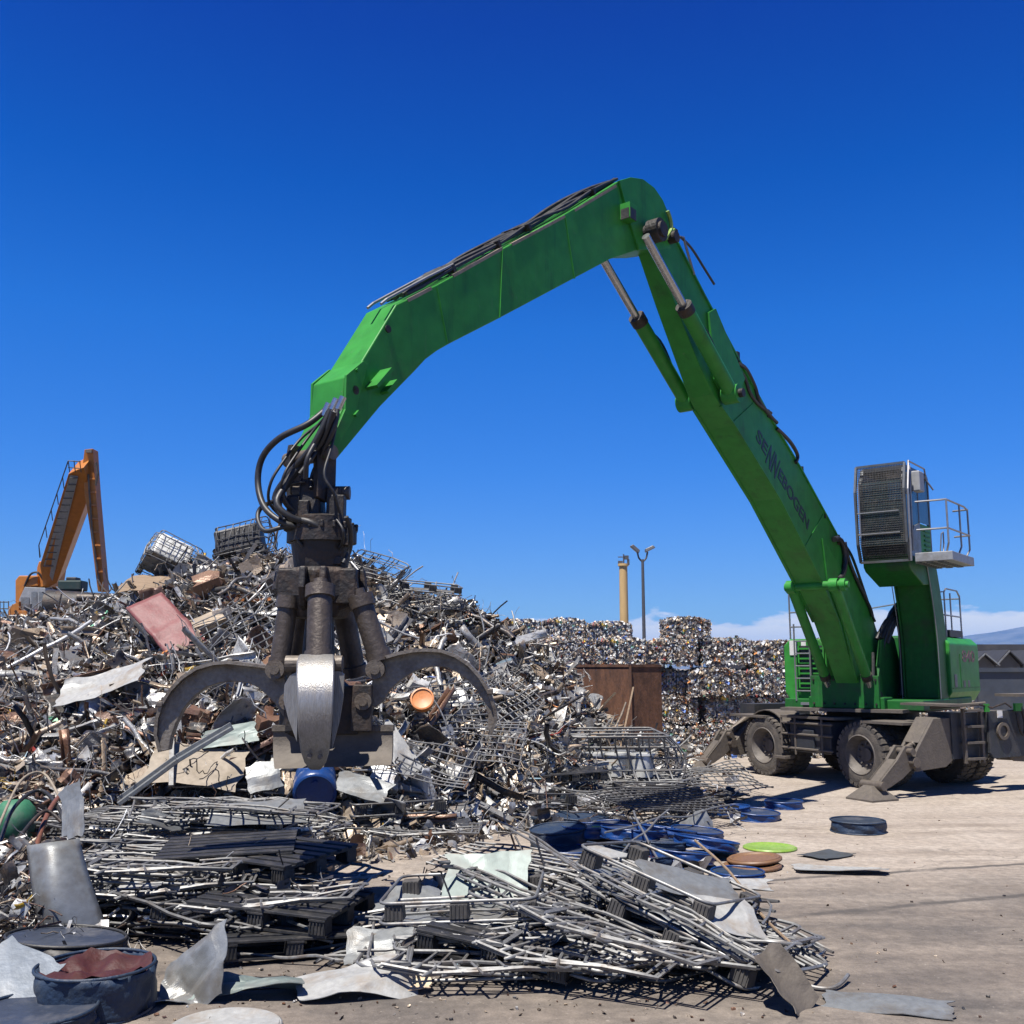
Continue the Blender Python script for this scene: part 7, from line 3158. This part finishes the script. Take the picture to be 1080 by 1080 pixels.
# coiled hoses at the left edge
hl_ = [('copper', 'copper coloured', [(25, 1000, .1), (32, 960, .45), (45, 940, .75), (62, 925, .85), (68, 935, .6)]), ('black_rubber', 'black', [(-15, 985, .35), (5, 940, .75), (35, 925, .9), (58, 935, .75), (66, 950, .5)]),
       ('grime', 'dark grimy', [(-15, 1000, .3), (10, 965, .6), (40, 945, .8), (60, 945, .7)]), ('black_rubber', 'lower black', [(-10, 1010, .2), (20, 985, .35), (50, 975, .4), (66, 990, .2), (50, 1010, .08), (20, 1015, .1)]),
       ('sheet_tan', 'tan', [(-10, 960, .7), (15, 925, 1.0), (40, 915, 1.02), (60, 930, .8)])]
for k, (m_, ds, pp) in enumerate(hl_):
    b = MB()
    b.tube(smoothpath([G(x, y) + V((0, 0, z)) for x, y, z in pp], 6), (.026, .02, .018, .024, .014)[k], 8)
    o = b.build('hose', M[m_], None, origin=G(30, 980), smooth=50)
    tag(o, ds + ' hose looping out of the scrap at the left edge', 'hose', 'hoses at the left edge')
# filler scrap under the left edge between hoses and heap
ND = 700
P2 = []
while len(P2) < ND:
    px, py = rs.uniform(-60, 110), rs.uniform(930, 1040)
    p = G(px, py)
    hgt = max(0, .75 - abs(p.y - 9.4) * .35) * (1 if px < 70 else .5)
    P2.append((p.x, p.y, rs.uniform(0, 1) * hgt))
o = bake('scrap_debris', np.array(P2), pick_cols(ND, {'grey': 30, 'white': 18, 'dark': 30, 'tan': 10, 'rust': 12, 'accent': 2}), choose(ND, {'profile': 24, 'sheet': 30, 'tube': 20, 'strip': 12, 'wire': 10}),
         rs.uniform(.25, .6, ND), M['scrap'], flat=.5)
tag(o, 'small mixed scrap heaped round the hoses at the left edge', 'debris', kind='stuff')
ND = 900
P2 = []
while len(P2) < ND:
    q = rs.randint(3)
    px, py = [(rs.uniform(100, 350), rs.uniform(880, 1000)), (rs.uniform(420, 760), rs.uniform(940, 1030)), (rs.uniform(520, 780), rs.uniform(830, 880))][q]
    p = G(px, py)
    P2.append((p.x, p.y, rs.uniform(0, .5 if q < 1 else .3)))
o = bake('scrap_debris', np.array(P2), pick_cols(ND, {'grey': 34, 'white': 10, 'dark': 44, 'tan': 4, 'rust': 4, 'accent': 1}), choose(ND, {'profile': 40, 'sheet': 14, 'tube': 34, 'strip': 12}),
         rs.uniform(.35, .7, ND), M['scrap'], flat=.12)
tag(o, 'broken tube ends and scraps caught between the stacked cages', 'debris', kind='stuff')
